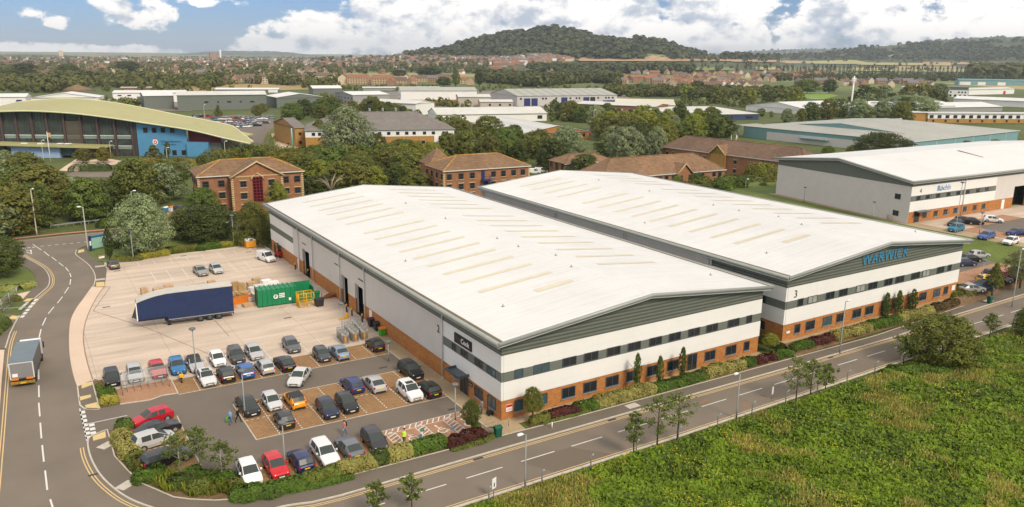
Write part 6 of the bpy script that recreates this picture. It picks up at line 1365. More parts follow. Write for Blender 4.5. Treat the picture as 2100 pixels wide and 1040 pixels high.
lamp(1077,1003,889,'lamp post at the field edge, nearest to the camera',group=gs,arm=-.8); lamp(1510,858,765,'lamp post at the field edge between two groups of saplings',group=gs,arm=-.8); lamp(1722,725,618,'lamp post in front of unit 3 beside the slim trees',group=gs,arm=.8); lamp(2075,630,512,'lamp post by the young tree right of unit 3',group=gs,arm=.6)
lamp(276,460,392,'lamp post top showing above the silver willow',m=PALEP,group=gs)
for a in ((1648,416,385,'low lamp before the long side wall of unit 4'),(1789,452,415,'low lamp beside the handrail of unit 4'),(2008,482,437,'lamp on the pink bays before unit 4'),(1957,490,375,'tall lamp standing before the lettering of unit 4')): lamp(*a, disc=a[0] < 2010, group='lamps around unit 4', z=B4Z)
lamp(2010,590,535,'disc topped lamp in the car park of unit 3',disc=True,z=B3Z,group='lamps around unit 4'); lamp(1527,408,368,'lamp post in the bushes behind unit 3',disc=False,group=gs)
for u, v, vt, lab in ((90,330,288,'pale lamp post left of the headquarters canopy'),(228,325,290,'pale lamp post before the headquarters glass'),(343,328,303,'white lamp post before the blue wall'),(463,330,290,'pale lamp post beyond the red brick office'),(728,325,290,'pale lamp post below the big silver tree'),(1070,300,276,'pale lamp post before the brick shed'),(1217,270,225,'tall pale post among the trees of the estate'),(1255,280,240,'pale post beside the estate road'),
                      (1128,345,314,'white lamp post beside the pyramid roofed office'),(420,245,215,'green lamp post of the far car park'),(1697,232,205,'thin lamp post left of the mobile mast'),(2020,222,203,'steel post before the wide white roof')): lamp(u, v, vt, lab, m=PALEP, group='lamp posts of the estate', r=.1)
# flag poles
for k, (u, v, vt) in enumerate(((938,300,272),(944,299,272),(950,299,271),(104,333,270),(1499,292,277),(1509,292,276))):
    p = G(u, v); h = min(14, HZ(p, vt)); t = thing('flagpole', ('first white flagpole from the yellow office','second white flagpole, between two others','third white flagpole with a blue flag','tall white flagpole before the headquarters entrance','bare flagpole left of the teal warehouse','flagpole with a pale flag left of the teal warehouse')[k], 'flagpole', p, 0, 'white flagpoles')
    MB().tube([(0,0,0),(0,0,h)], [.16,.09], 6).build('pole', WHITE, t)
    if k in (2,3,5): MB().box(.1,-.02,h-2.0,1.1,.02,h-.4).build('flag', [MATS['blue_plastic'],CARD,CARD][(2,3,5).index(k)], t)
# signs
p = G(190,515); t = thing('totem_sign', 'turquoise estate sign with a blue top and navy side panel at the junction', 'sign', (p[0],p[1],0), .45)
HT = 2.6; MB().box(0,-.06,.5,3.0,.06,HT).build('board', mat('turquoise_board', (.30,.52,.42), .5, .03), t); MB().box(0,-.08,HT,3.0,.08,HT+.4).build('top_band', mat('blue_board', (.02,.14,.32), .5), t); MB().box(-.55,-.1,.1,-.1,.1,HT+.5).build('side_panel', NAVY, t); MB().box(-.5,-.12,1.2,-.15,-.103,2.1).build('notice', WHITE, t)
for x in (.3,2.7): MB().box(x-.06,-.05,0,x+.06,.05,.5).build('post', NAVY, t)
def board_sign(u, v, w, h, z0, label, heading=None, rot=0.0, lines=True):
    p = G(u, v); t = thing('board_sign', label, 'sign', (p[0],p[1],0), rot); MB().tube([(0,.04,0),(0,.04,z0+h)], .04, 6).build('post', LAMPC, t); s = MB().box(-w/2,-.03,z0,w/2,0,z0+h).build('board', WHITE, t)
    if heading: MB().box(-w/2+.02,-.04,z0+h*.62,w/2-.02,-.032,z0+h-.02).build('heading', heading, s)
    if lines: MB().box(-w*.12,-.04,z0+h*.15,w*.12,-.032,z0+h*.55).build('arrow', BLACK, s)
    return t
board_sign(210,540,1.0,.55,1.0,'small white sign with a red heading at the corner of the yard',REDP,rot=.3,lines=False)
b_ = board_sign(1013,1022,.55,1.0,1.0,'white direction board at the field edge by the near lamp post',rot=.35); board_sign(1583,818,.5,.9,.6,'white direction board beyond the second field lamp',rot=.35,lines=False)
for k, (u, v) in enumerate(((866,905),(1152-20,880))): 
    p = G(u, v); t = thing('marker_post', ('white marker post with a green sign at the disabled bays','small white stake beside the tree at the brick corner')[k], 'post', (p[0],p[1],0)); MB().tube([(0,0,0),(0,0,1.3 if k == 0 else .8)], .06, 6).build('post', WHITE, t)
    if k == 0: MB().box(-.22,-.06,1.1,.22,-.03,1.5).build('sign_panel', mat('sign_green', (.10,.22,.20), .5), t)
for k, (u, v) in enumerate(((862,915),(928,898))):
    p = G(u, v); t = thing('bay_sign', ('blue bay sign above the hedge at the near disabled bay','blue bay sign on the lamp side of the disabled bays')[k], 'sign', (p[0],p[1],0)); MB().tube([(0,0,0),(0,0,1.2)], .04, 6).build('post', STEEL, t); MB().box(-.2,-.05,.9,.2,-.02,1.3).build('sign_panel', mat('sign_blue', (.10,.20,.30), .5), t)
for k, (u, v) in enumerate(((1005,884),(1032,876))):
    p = G(u, v, .04); t = thing('cycle_hoop', ('steel hoop at the footpath end, left of two','steel hoop at the brick corner, right of two')[k], 'hoop', p, .0); MB().tube([(-.65,0,0),(-.65,0,.9),(.65,0,.9),(.65,0,0)], .035, 6).build('rail', STEEL, t)
p = G(987,858); 
# hand truck at the door corner
p = G(1004,852); t = thing('cleaning_cart', 'small black cart with an upright handle at the office corner', 'cart', (p[0],p[1],.05)); MB().box(-.3,-.25,.15,.3,.25,.45).build('tub', BLACK, t); MB().tube([(-.2,0,.4),(-.25,.05,1.3)], .05, 6).build('handle', BLACK, t); MB().tube([(.2,0,.42),(.6,0,.55)], .03, 5).build('hose', STEEL, t)
for x in (-.2,.2): MB().tube([(x-.03,-.26,.12),(x+.03,-.26,.12)], .12, 8).build('wheel', RUBBER, t)
# cycle shelter
p = G(252,811); q = G(348,793.5); t, w_ = frame_thing('cycle_shelter', 'steel framed glass cycle shelter on the pink paving', 'cycle shelter', p, q)
CLEAR = bpy.data.materials.new('clear_sheet'); CLEAR.use_nodes = True; nt_ = CLEAR.node_tree; bs = nt_.nodes['Principled BSDF']; bs.inputs['Roughness'].default_value = .1; bs.inputs['Base Color'].default_value = (.7,.75,.72,1); tb = nt_.nodes.new('ShaderNodeBsdfTransparent'); ms = nt_.nodes.new('ShaderNodeMixShader'); ms.inputs[0].default_value = .14; nt_.links.new(tb.outputs[0], ms.inputs[1]); nt_.links.new(bs.outputs[0], ms.inputs[2]); nt_.links.new(ms.outputs[0], nt_.nodes['Material Output'].inputs[0])
for k in range(2):
    x = w_*k; MB().tube([(x,0,0),(x,.1,1.7),(x,.6,2.15),(x,2.0,2.0),(x,2.1,0)], .05, 6).build('end_frame', STEEL, t)
for y, z, nm in ((.1,1.7,'front_rail'),(2.0,2.0,'rear_rail'),(2.1,.35,'rear_rail')): MB().tube([(0,y,z),(w_,y,z)], .05, 6).build(nm, STEEL, t)
MB().poly([(0,.1,1.7),(w_,.1,1.7),(w_,.6,2.15),(0,.6,2.15)]).poly([(0,.6,2.15),(w_,.6,2.15),(w_,2.0,2.0),(0,2.0,2.0)]).poly([(0,2.0,2.0),(w_,2.0,2.0),(w_,2.1,.35),(0,2.1,.35)]).build('clear_sheet', CLEAR, t)
for k in range(6): x = w_*(k+.7)/6.5; MB().tube([(x,.7,0),(x,.7,.75),(x,1.5,.75),(x,1.5,0)], .03, 5).build('hoop', STEEL, t)
# motorcycle
p = G(373,785); q = G(368,773); t, w_ = frame_thing('motorcycle', 'black motorcycle with a yellow tail box beside the cycle shelter', 'motorcycle', p, q)
for x in (0, 1.4): 
    w = MB().tube([(x,-.06,.31),(x,.06,.31)], .31, 14).build('wheel', RUBBER, t); MB().tube([(x,-.065,.31),(x,.065,.31)], .17, 8).build('rim', ALLOY, w)
MB().tube([(1.4,0,.31),(1.15,0,.95)], .045, 6).tube([(1.15,-.33,1.02),(1.15,0,.98),(1.15,.33,1.02)], .025, 5).build('fork', STEEL, t); MB().prism([(.45,-.16),(1.1,-.14),(1.1,.14),(.45,.16)], .35, .7).build('engine', BLACK, t); MB().prism([(.7,-.15),(1.12,-.1),(1.12,.1),(.7,.15)], .7, .95).build('tank', BLACK, t); MB().prism([(.1,-.13),(.7,-.14),(.7,.14),(.1,.13)], .7, .82).build('seat', BLACK, t); MB().box(-.28,-.22,.75,.12,.22,1.1).build('tail_box', YELL, t); MB().tube([(1.25,0,.85),(1.33,0,.85)], .1, 8).build('headlight', LAMPG, t)
# guard rail beyond the cross road
p = G(104,468); q = G(212,455); t, w_ = frame_thing('guard_rail', 'galvanised crash barrier on the verge beyond the cross road', 'crash barrier', p, q)
b = MB(); b.box(0,-.04,.45,w_,.04,.75); b.build('beam', STEEL, t)
for k in range(8): MB().box(w_*k/7-.06,.05,0,w_*k/7+.06,.15,.75).build('post', STEEL, t)
# handrail before unit 4 and by the gate on the left
p = G(1775,440,B4Z-1); q = G(1828,463,B4Z-1); t, w_ = frame_thing('handrail', 'rust brown handrail below the side wall of unit 4', 'railing', p, q, z=B4Z-1)
b = MB(); RB = mat('brown_rail', (.34,.19,.12), .6)
for k in range(7): b.tube([(w_*k/6,0,0),(w_*k/6,0,2.0)], .05, 5)
for z in (1.0,1.5,2.0): b.tube([(0,0,z),(w_,0,z)], .045, 5)
b.build('rails', RB, t)
p = G(5,640); q = G(36,612); t, w_ = frame_thing('mesh_gate', 'grey mesh gate standing open at the left driveway', 'gate', p, q)
b = MB()
for k in range(3): b.tube([(w_*k/2,0,0),(w_*k/2,0,2.0)], .06, 5)
for z in (.1,1.95): b.tube([(0,0,z),(w_,0,z)], .04, 5)
for k in range(24): b.tube([(w_*k/23,0,.1),(w_*k/23,0,1.95)], .012, 3)
b.build('mesh_frame', STEEL, t)
# cranked concrete fence posts along the field
fp = None; n_ = 0
for k in range(20):
    x = -9.5+5.6*k; y = -13.6+.012*x*(x > 20); r_ = rnd.uniform(-.05,.05)
    if fp is None:
        fp = thing('fence_post', 'cranked grey fence post in the weeds along the road edge', 'fence post', (x,y,-.1), 0, 'fence posts along the field'); MB().tube([(0,0,0),(0,0,1.75),(0,-.35,2.15)], .075, 4).build('post', mat('post_concrete', (.33,.33,.32), .8, .1, 3), fp)
        for z in (.6,1.2,1.7): pass
    else: dup(fp, (x,y,-.1), r_)
# mobile mast
p = G(1744,232); mh = min(60, HZ(p, 156)); t = thing('mobile_mast', 'tall white mobile phone mast with antennas at its top', 'mast', p)
MB().tube([(0,0,0),(0,0,mh)], [.62,.45], 8).build('pole', WHITE, t)
for k in range(6): a = k*math.pi/3; MB().tube([(1.3*math.cos(a),1.3*math.sin(a),mh-4.8),(1.3*math.cos(a),1.3*math.sin(a),mh-1.2)], .2, 6).build('antenna', WHITE, t)
for z in (mh-2, mh-4): MB().tube([(1.4*math.cos(R(a)),1.4*math.sin(R(a)),z) for a in range(0,361,30)], .14, 4).build('ring', STEEL, t)
MB().tube([(0,0,mh),(0,0,mh+2)], .1, 5).build('rod', STEEL, t)

# ---------------------------------------------------------------- people
def person(u, v, rot, label, shirt, legs, hair, step=.3, arms=(.1,-.1), h=1.74, z=0.0, extra=None, coat=False, bow=0.0):
    p = G(u, v, z); k = h/1.74
    V = []; E = []; RAD = []
    def vert(x, y, z_, r, par=None):
        V.append((x*k, y*k, z_*k)); RAD.append(r*k); i = len(V)-1
        if par is not None: E.append((par, i))
        return i
    pel = vert(0,0,.95,.145); w_ = vert(0,-.01-bow*.3,1.12,.13,pel); ch = vert(0,-.01-bow,1.32,.155,w_); nk = vert(0,-bow*1.3,1.48,.06,ch); hd = vert(0,-.02-bow*1.4,1.58,.085,nk); ht = vert(0,-.02-bow*1.4,1.68,.08,hd)
    nose = vert(0,-.115-bow*1.4,1.59,.012,hd)
    for s, st in ((1, step), (-1, -step)):
        hp = vert(.09*s,0,.92,.10,pel); kn = vert(.10*s,-st*.45-.02,.50,.065,hp); an = vert(.10*s,-st*.9+.03,.09,.045,kn); vert(.10*s,-st*.9-.14,.035,.035,an)
        a = arms[0] if s > 0 else arms[1]
        sh = vert(.19*s,-.01-bow,1.41,.062,ch); el = vert(.24*s,-a*.35-bow,1.14,.045,sh); wr = vert(.24*s,-a-.05-bow,.92,.032,el); pm = vert(.24*s,-a-.08-bow,.84,.036,wr)
        for f in range(4): q = vert(.24*s+.026*(f-1.5)*1.0, -a-.10-bow, .785-.006*abs(f-1.5), .010, pm); vert(.24*s+.022*(f-1.5), -a-.13-bow, .745+.012*abs(f-1.5), .008, q)
        q = vert(.24*s-.045*s,-a-.11-bow,.83,.011,pm); vert(.24*s-.055*s,-a-.14-bow,.80,.009,q)
    me = bpy.data.meshes.new('body'); me.from_pydata(V, E, [])
    o = bpy.data.objects.new('body', me); COL.objects.link(o)
    sk_ = o.modifiers.new('skin', 'SKIN'); sk_.use_smooth_shade = True
    if not me.skin_vertices: me.skin_vertices.new(name='skin') if hasattr(me.skin_vertices, 'new') else None
    for i, sv in enumerate(me.skin_vertices[0].data): sv.radius = (RAD[i], RAD[i]); sv.use_root = (i == 0)
    sub = o.modifiers.new('sub', 'SUBSURF'); sub.levels = 1; sub.render_levels = 1
    dg = bpy.context.evaluated_depsgraph_get(); m2 = bpy.data.meshes.new_from_object(o.evaluated_get(dg)); bpy.data.objects.remove(o)
    m2.materials.clear()
    SH = mat('fabric_'+'_'.join(label.split()[:5])+'_top', shirt, .85, .12, 6); LG = mat('fabric_'+'_'.join(label.split()[:5])+'_legs', legs, .85, .12, 6)
    for q in (SH, LG, SKIN, BLACK): m2.materials.append(q)
    for f in m2.polygons:
        c = f.center/k; i = 0
        if c.z > 1.475: i = 2
        elif c.z < .08: i = 3
        elif abs(c.x) > .19 and c.z < .93: i = 2
        elif c.z < (.55 if coat else .98) and abs(c.x) < .2: i = 1
        f.material_index = i; f.use_smooth = True
    t = thing('person', label, 'person', (p[0],p[1],z), rot, None); bo_ = bpy.data.objects.new('body', m2); link(bo_, t)
    b = MB(); yy = -.02-bow*1.4
    for i in range(5):
        for j in range(10):
            def pt(i, j): th = i/5*math.pi*.62; ph = j/10*2*math.pi; return (.098*k*math.sin(th)*math.cos(ph), (yy+.012+.108*math.sin(th)*math.sin(ph))*k, (1.625+.125*math.cos(th))*k)
            b.poly([pt(i,j),pt(i,j+1),pt(i+1,j+1),pt(i+1,j)][::-1], 0, True)
    b.build('hair', mat('hair_'+str(hair), hair, .7, .1, 8), t)
    b = MB()
    for s in (-1, 1): b.box((s*.035-.012)*k,(yy-.098)*k,1.605*k,(s*.035+.012)*k,(yy-.085)*k,1.622*k)
    b.box(-.025*k,(yy-.094)*k,1.535*k,.025*k,(yy-.082)*k,1.545*k); b.build('face_features', mat('face_dark', (.10,.04,.03), .6), t)
    if extra: extra(t, k)
    return t
def ex_bag(t, k): MB().prism([(.30,-.22),(.42,-.22),(.42,.18),(.30,.18)], .38, .72).tube([(.36,-.1,.72),(.33,-.08,.84),(.36,.06,.72)], .012, 4).build('carrier_bag', LIME, t)
def ex_pack(t, k): MB().prism([(-.15,.12),(.15,.12),(.13,.27),(-.13,.27)], 1.02, 1.46).build('backpack', BLACK, t)
def ex_vest(t, k):
    b = MB(); n = 12
    ring = lambda z, a, c, y: [(a*math.cos(2*math.pi*i/n), y+c*math.sin(2*math.pi*i/n), z) for i in range(n)]
    R_ = [ring(.88,.215,.19,-.02), ring(1.12,.205,.18,-.04), ring(1.34,.235,.19,-.07), ring(1.44,.20,.14,-.08)]
    for p_, q_ in zip(R_, R_[1:]):
        for i in range(n): j = (i+1) % n; b.poly([p_[i],p_[j],q_[j],q_[i]], 0, True)
    v_ = b.build('high_visibility_vest', mat('lime_vest', (.62,.85,.02), .6, .05, 6), t)
    c = MB()
    for z, a, d, y in ((1.0,.216,.193,-.03),(1.22,.224,.194,-.055)):
        p_, q_ = ring(z,a,d,y), ring(z+.05,a,d,y)
        for i in range(n): j = (i+1) % n; c.poly([p_[i],p_[j],q_[j],q_[i]])
    c.build('reflective_band', mat('silver_band', (.7,.7,.7), .3), v_)
person(473,870,2.2,'woman in a pale blue jacket and jeans carrying a bright green bag',(.22,.38,.60),(.06,.10,.22),(.25,.16,.08),.32,(.15,-.15),1.66,extra=ex_bag)
person(489,866,.9,'woman in a long black coat with pale shoes walking beside the green bag',(.012,.012,.014),(.012,.012,.014),(.30,.17,.06),.34,(.2,-.25),1.68,coat=True)
person(707,893,-1.2,'person in a salmon shirt and jeans with a black backpack crossing the aisle',(.62,.22,.14),(.05,.14,.32),(.05,.03,.02),.42,(.25,-.25),1.76,extra=ex_pack)
person(829,911,2.4,'person in a lime high visibility vest standing on the hatched bays',(.25,.25,.25),(.03,.03,.035),(.02,.015,.012),.14,(.45,.40),1.78,extra=ex_vest,bow=.05)
person(988,849,-1.4,'person in a grey top standing against the brick wall by the door',(.28,.27,.24),(.07,.05,.05),(.02,.015,.012),.1,(.1,.05),1.76,z=.045)
# ---------------------------------------------------------------- vegetation
from mathutils import noise as mnoise
rng = np.random.default_rng(11)
def leafmat(name, objcol=True, col=(.08,.09,.02), sc=2.2):
    m = bpy.data.materials.new(name); m.use_nodes = True; nt = m.node_tree; N = nt.nodes; L = nt.links; b = N['Principled BSDF']
    tc = N.new('ShaderNodeTexCoord'); g = N.new('ShaderNodeNewGeometry')
    nz = N.new('ShaderNodeTexNoise'); L.new(g.outputs['Position'], nz.inputs['Vector']); nz.inputs['Scale'].default_value = sc*.2; nz.inputs['Detail'].default_value = 3
    a = N.new('ShaderNodeMapRange'); L.new(g.outputs['Random Per Island'], a.inputs[0]); a.inputs[3].default_value = .74; a.inputs[4].default_value = 1.26
    c = N.new('ShaderNodeMapRange'); L.new(nz.outputs['Fac'], c.inputs[0]); c.inputs[1].default_value = .3; c.inputs[2].default_value = .7; c.inputs[3].default_value = .72; c.inputs[4].default_value = 1.28
    mu = N.new('ShaderNodeMath'); mu.operation = 'MULTIPLY'; L.new(a.outputs[0], mu.inputs[0]); L.new(c.outputs[0], mu.inputs[1])
    mx = N.new('ShaderNodeMix'); mx.data_type = 'RGBA'; mx.blend_type = 'MULTIPLY'; mx.inputs['Factor'].default_value = 1
    if objcol: oi = N.new('ShaderNodeObjectInfo'); L.new(oi.outputs['Color'], mx.inputs['A'])
    else: mx.inputs['A'].default_value = (*col, 1)
    L.new(mu.outputs[0], mx.inputs['B']); L.new(mx.outputs['Result'], b.inputs['Base Color']); b.inputs['Roughness'].default_value = .6; b.inputs['Specular IOR Level'].default_value = .25
    tr = N.new('ShaderNodeBsdfTranslucent'); L.new(mx.outputs['Result'], tr.inputs['Color']); ms = N.new('ShaderNodeMixShader'); ms.inputs[0].default_value = .30
    L.new(b.outputs[0], ms.inputs[1]); L.new(tr.outputs[0], ms.inputs[2]); L.new(ms.outputs[0], N['Material Output'].inputs[0]); return m
LEAF = leafmat('leaves'); BARK = mat('bark', (.11,.08,.05), .9, .25, 4); BIRCH = mat('birch_bark', (.45,.42,.36), .8, .25, 5)
def unitv(a): return a/np.maximum(np.linalg.norm(a, axis=-1, keepdims=True), 1e-9)
def quads_mesh(name, C, Nrm, S, mats, stretch=1.0, up=None):
    """leaf sprays: one quad per centre, facing Nrm, turned at random"""
    n = len(C); t = rng.normal(size=(n,3)) if up is None else up; u = unitv(np.cross(Nrm, t)); v = np.cross(Nrm, u)
    S = np.asarray(S).reshape(-1,1); su = S*stretch; j = lambda: 1+rng.uniform(-.3,.3,(n,1))
    P = np.stack([C-u*su*j()-v*S*.55, C+u*su*j()*.6-v*S*j(), C+u*su*j()+v*S*.5, C-u*su*.5+v*S*j()], 1).reshape(-1,3)
    me = bpy.data.meshes.new(name); me.vertices.add(4*n); me.vertices.foreach_set('co', P.astype(np.float32).ravel()); me.loops.add(4*n); me.loops.foreach_set('vertex_index', np.arange(4*n, dtype=np.int32))
    me.polygons.add(n); me.polygons.foreach_set('loop_start', np.arange(0, 4*n, 4, dtype=np.int32)); me.polygons.foreach_set('loop_total', np.full(n, 4, dtype=np.int32))
    for q in (mats if isinstance(mats, list) else [mats]): me.materials.append(q)
    me.update(); me.validate(); return me
SH = dict(round=lambda z: math.sqrt(max(0, 1-(2*z-.9)**2/1.25)), egg=lambda z: max(.0, math.sin(math.pi*min(1, z**.8*.98+.02)))**.7, cone=lambda z: max(.02, (1-z)*1.15)*min(1, z*7+.25), column=lambda z: max(.0, math.sin(math.pi*min(1,z*.97+.03)))**.55, bush=lambda z: math.sqrt(max(0, 1-z*z)), poplar=lambda z: max(.0, math.sin(math.pi*min(1,z**.75*.98+.02)))**.8)
def crown_mesh(shape, nc, nl, ls, seed, name='crown', gap=.0):
    r = np.random.default_rng(seed); f = SH[shape]; C = []; NR = []; S = []
    for i in range(nc):
        z = (i+.5)/nc*.96+.02+r.uniform(-.03,.03); z = min(.985, max(.015, z)); a = i*2.39996+r.uniform(-.4,.4)
        rad = f(z)*.5*(r.uniform(.72,1.02) if r.random() < .8 else r.uniform(.2,.7)); rad *= 1+.18*math.sin(3*a+seed)+.10*math.sin(5*a+7*z)
        if r.random() < gap: continue
        c = np.array((rad*math.cos(a), rad*math.sin(a), z)); cr = r.uniform(.07,.135)*(1.15 if shape in ('round','bush','egg') else .75)
        d = unitv(r.normal(size=(nl,3))); d[:,2] = np.abs(d[:,2])*.9-.25; d = unitv(d)
        pos = c+d*cr*r.uniform(.55,1.05,(nl,1))*np.array((1,1,.8)); out = unitv(pos-np.array((0,0,.45)))
        C.append(pos); NR.append(unitv(d*.9+out*.5+r.normal(size=(nl,3))*.45)); S.append(np.full(nl, ls)*r.uniform(.6,1.3,nl))
    C = np.concatenate(C); C[:,2] = np.maximum(C[:,2], .0)
    return quads_mesh(name, C, np.concatenate(NR), np.concatenate(S), LEAF, 1.25)
CROWN = {}
def crowns(shape, lod):
    k = (shape, lod)
    if k not in CROWN:
        a = {0:(210,66,.0125),1:(120,52,.019),2:(44,20,.042)}[lod]
        CROWN[k] = [crown_mesh(shape, *a, seed=s+17*len(CROWN), gap=.0) for s in range({0:2,1:3,2:3}[lod])]
    return CROWN[k]
def trunk_mesh(h, r, seed, m=BARK):
    b = MB(); q = random.Random(seed); b.tube([(0,0,-.1),(.02*h,0,h*.3),(-.01*h,.02*h,h*.62),(0,0,h*.95)], [r*1.25,r,r*.65,r*.15], 7)
    for k in range(5):
        z = h*(.3+.1*k); a = k*2.4+q.random(); l = h*.28; b.tube([(0,0,z),(l*.5*math.cos(a),l*.5*math.sin(a),z+l*.35),(l*math.cos(a),l*math.sin(a),z+l*.8)], [r*.45,r*.3,r*.08], 5)
    return b.mesh('trunk', m)
TRUNK = {}
NTREE = [0]
def tree(x, y, h, w, shape, col, label, group=None, lod=1, z=0.0, clear=.12, cat='tree', name='tree', birch=False, single=False):
    k_ = rnd.uniform(.82,1.18); col = tuple(c*k_*rnd.uniform(.95,1.05) for c in col)
    cm = rnd.choice(crowns(shape, lod)); NTREE[0] += 1
    if single:
        o = bpy.data.objects.new(name, cm); link(o); o.location = (x,y,z); o.scale = (w,w,h); o.rotation_euler = (0,0,rnd.uniform(0,6.3)); o.color = (*col,1); return tag(o, label, cat, group)
    t = thing(name, label, cat, (x,y,z), rnd.uniform(0,6.3), group)
    k = (birch, lod, rnd.randint(0,2))
    if k not in TRUNK: TRUNK[k] = trunk_mesh(1.0, .022 if not birch else .014, k[2], BIRCH if birch else BARK)
    o = bpy.data.objects.new('trunk', TRUNK[k]); link(o, t); o.scale = (h,h,h*.92)
    c = bpy.data.objects.new('crown', cm); link(c, t); c.location = (0,0,h*clear); c.scale = (w,w,h*(1-clear)); c.color = (*col,1); return t
OL, DK, SV, GR, YG, OC = (.165,.172,.032), (.082,.105,.022), (.25,.29,.135), (.125,.165,.030), (.23,.25,.032), (.24,.20,.03)
def inside(p, poly):
    c = False; n = len(poly)
    for i in range(n):
        a, b = poly[i], poly[i-1]
        if (a[1] > p[1]) != (b[1] > p[1]) and p[0] < (b[0]-a[0])*(p[1]-a[1])/(b[1]-a[1])+a[0]: c = not c
    return c
def free(p): return not any(inside(p, q) for q in FOOT)
CN = {OL:'olive green',DK:'dark green',SV:'silvery grey green',GR:'fresh green',YG:'yellow green',OC:'ochre green'}
def tpx(u, v, vt, wpx, shape, col, label, lod=1, z=0.0, group=None, **k):
    p = G(u, v, z); h = HZ(p, vt); d = math.dist(p, CAM); w = wpx*d/F
    return tree(p[0], p[1], h, w, shape, col, label, group, lod, z, **k)
# trees one can point at
for a in ((297,520,402,98,'egg',SV,'tall silver willow at the top left corner of the yard',0,dict(clear=.03)),(424,492,424,112,'round',DK,'broad dark tree in front of the red brick office',0,dict(clear=.05)),(378,488,430,60,'bush',OL,'olive shrub between the silver willow and the dark tree',0,dict(clear=0)),
          (420,445,386,56,'egg',GR,'green tree against the left front of the red brick office',0,{}),(571,432,374,40,'egg',YG,'pale birch against the right front of the red brick office',0,dict(birch=True)),(523,500,416,68,'bush',OL,'olive thicket tree at the end wall of unit 2',0,dict(clear=0)),
          (226,534,470,17,'column',DK,'dark columnar yew beside the totem sign',0,dict(clear=.12)),(5,566,487,72,'round',DK,'dark tree at the left picture edge beyond the pavement',0,{}),
          (712,330,221,100,'egg',SV,'huge silver willow before the yellow brick office',0,dict(clear=.03)),(657,308,247,34,'egg',OL,'slim olive tree left of the huge silver willow',1,{}),(772,322,275,44,'round',DK,'dark tree right of the huge silver willow',1,{}),(826,322,287,56,'round',GR,'green tree before the right half of the yellow office',1,{}),
          (910,320,292,56,'bush',(.42,.43,.26),'pale flowering shrub tree behind the blue stair office',1,dict(clear=0)),(1160,345,262,84,'egg',SV,'silver willow between the brick shed and the pyramid roofed office',0,dict(clear=.05)),(1282,342,262,70,'round',SV,'silver tree, left of two beyond the long brick office',1,{}),(1335,338,272,40,'egg',SV,'silver tree, right of two beyond the long brick office',1,{}),
          (1254,325,287,36,'round',GR,'round green tree beyond the pyramid roofed office',1,{}),(1260,334,311,24,'bush',YG,'bright yellow green bush beyond the pyramid roofed office',1,dict(clear=0)),(1313,330,293,18,'column',YG,'yellow green column tree between the silver trees',1,{}),
          (1805,327,274,90,'round',DK,'dark round oak before the teal warehouse',0,dict(clear=.1)),(1200,372,318,70,'bush',DK,'dark crown leaning over the roof of the long brick office',1,{}),(1927,748,652,118,'round',(.18,.195,.03),'large bushy tree on the field edge before unit 3',0,dict(clear=.02)),(2112,692,634,56,'round',(.11,.125,.022),'dark bushy tree at the right picture edge above the field',0,dict(clear=.05)),
          (1000,300,240,60,'round',OL,'olive tree left of the pale ridged shed',1,{}),(940,285,245,50,'round',OL,'broad olive tree between the yellow office and the ridged shed',1,{}),(1035,305,262,56,'round',DK,'dark tree before the brick wall of the ridged shed',1,{}),
          (90,320,306,36,'cone',DK,'dark conifer before the pale blue wall of the headquarters',1,{}),(172,334,306,28,'round',OL,'round tree before the headquarters entrance',1,{}),(213,334,303,28,'egg',OC,'ochre tree right of the headquarters entrance',1,{}),(316,330,298,38,'cone',OL,'conical tree before the blue wall',1,{}),(345,325,291,10,'column',DK,'thin dark tree before the lettering on the blue wall',1,{})):
    tpx(*a[:8], **a[8])
# slim young trees along the front of units 2 and 3 and on the verge
SAP = (.155,.20,.038); FAST = (.105,.155,.026)
for a in ((1305,805,726,15,'column',FAST,'slim upright tree nearest to the brick corner of unit 2'),(1351,793,731,15,'column',FAST,'slim upright tree in the middle of the front of unit 2'),(1398,780,713,15,'column',FAST,'slim upright tree beside the glass door of unit 2'),(967,895,822,38,'egg',(.115,.135,.025),'small round tree beside the disabled bays'),(1092,868,797,38,'round',OL,'small tree at the brick corner of unit 2'),
          (1578,722,684,30,'egg',YG,'young yellow green tree in the gap between units 2 and 3'),(1625,703,642,26,'egg',OL,'thin young tree at the corner of unit 3'),(1663,692,646,28,'egg',OL,'young tree before the second window of unit 3'),(1813,665,602,15,'column',FAST,'slim upright tree left of its two companions before unit 3'),(1838,660,597,15,'column',FAST,'slim upright tree between two others before unit 3'),(1868,652,594,16,'column',FAST,'slim upright tree nearest to the far end of unit 3'),
          (2034,612,540,34,'cone',OL,'young conical tree among the cars beside unit 3')):
    tpx(*a, lod=0, clear=.10 if a[4] == 'column' else .34)
tpx(2092,585,515,50,'round',(.25,.27,.10),'loose pale tree at the right edge before the parked cars',lod=0,z=B3Z,clear=.2)
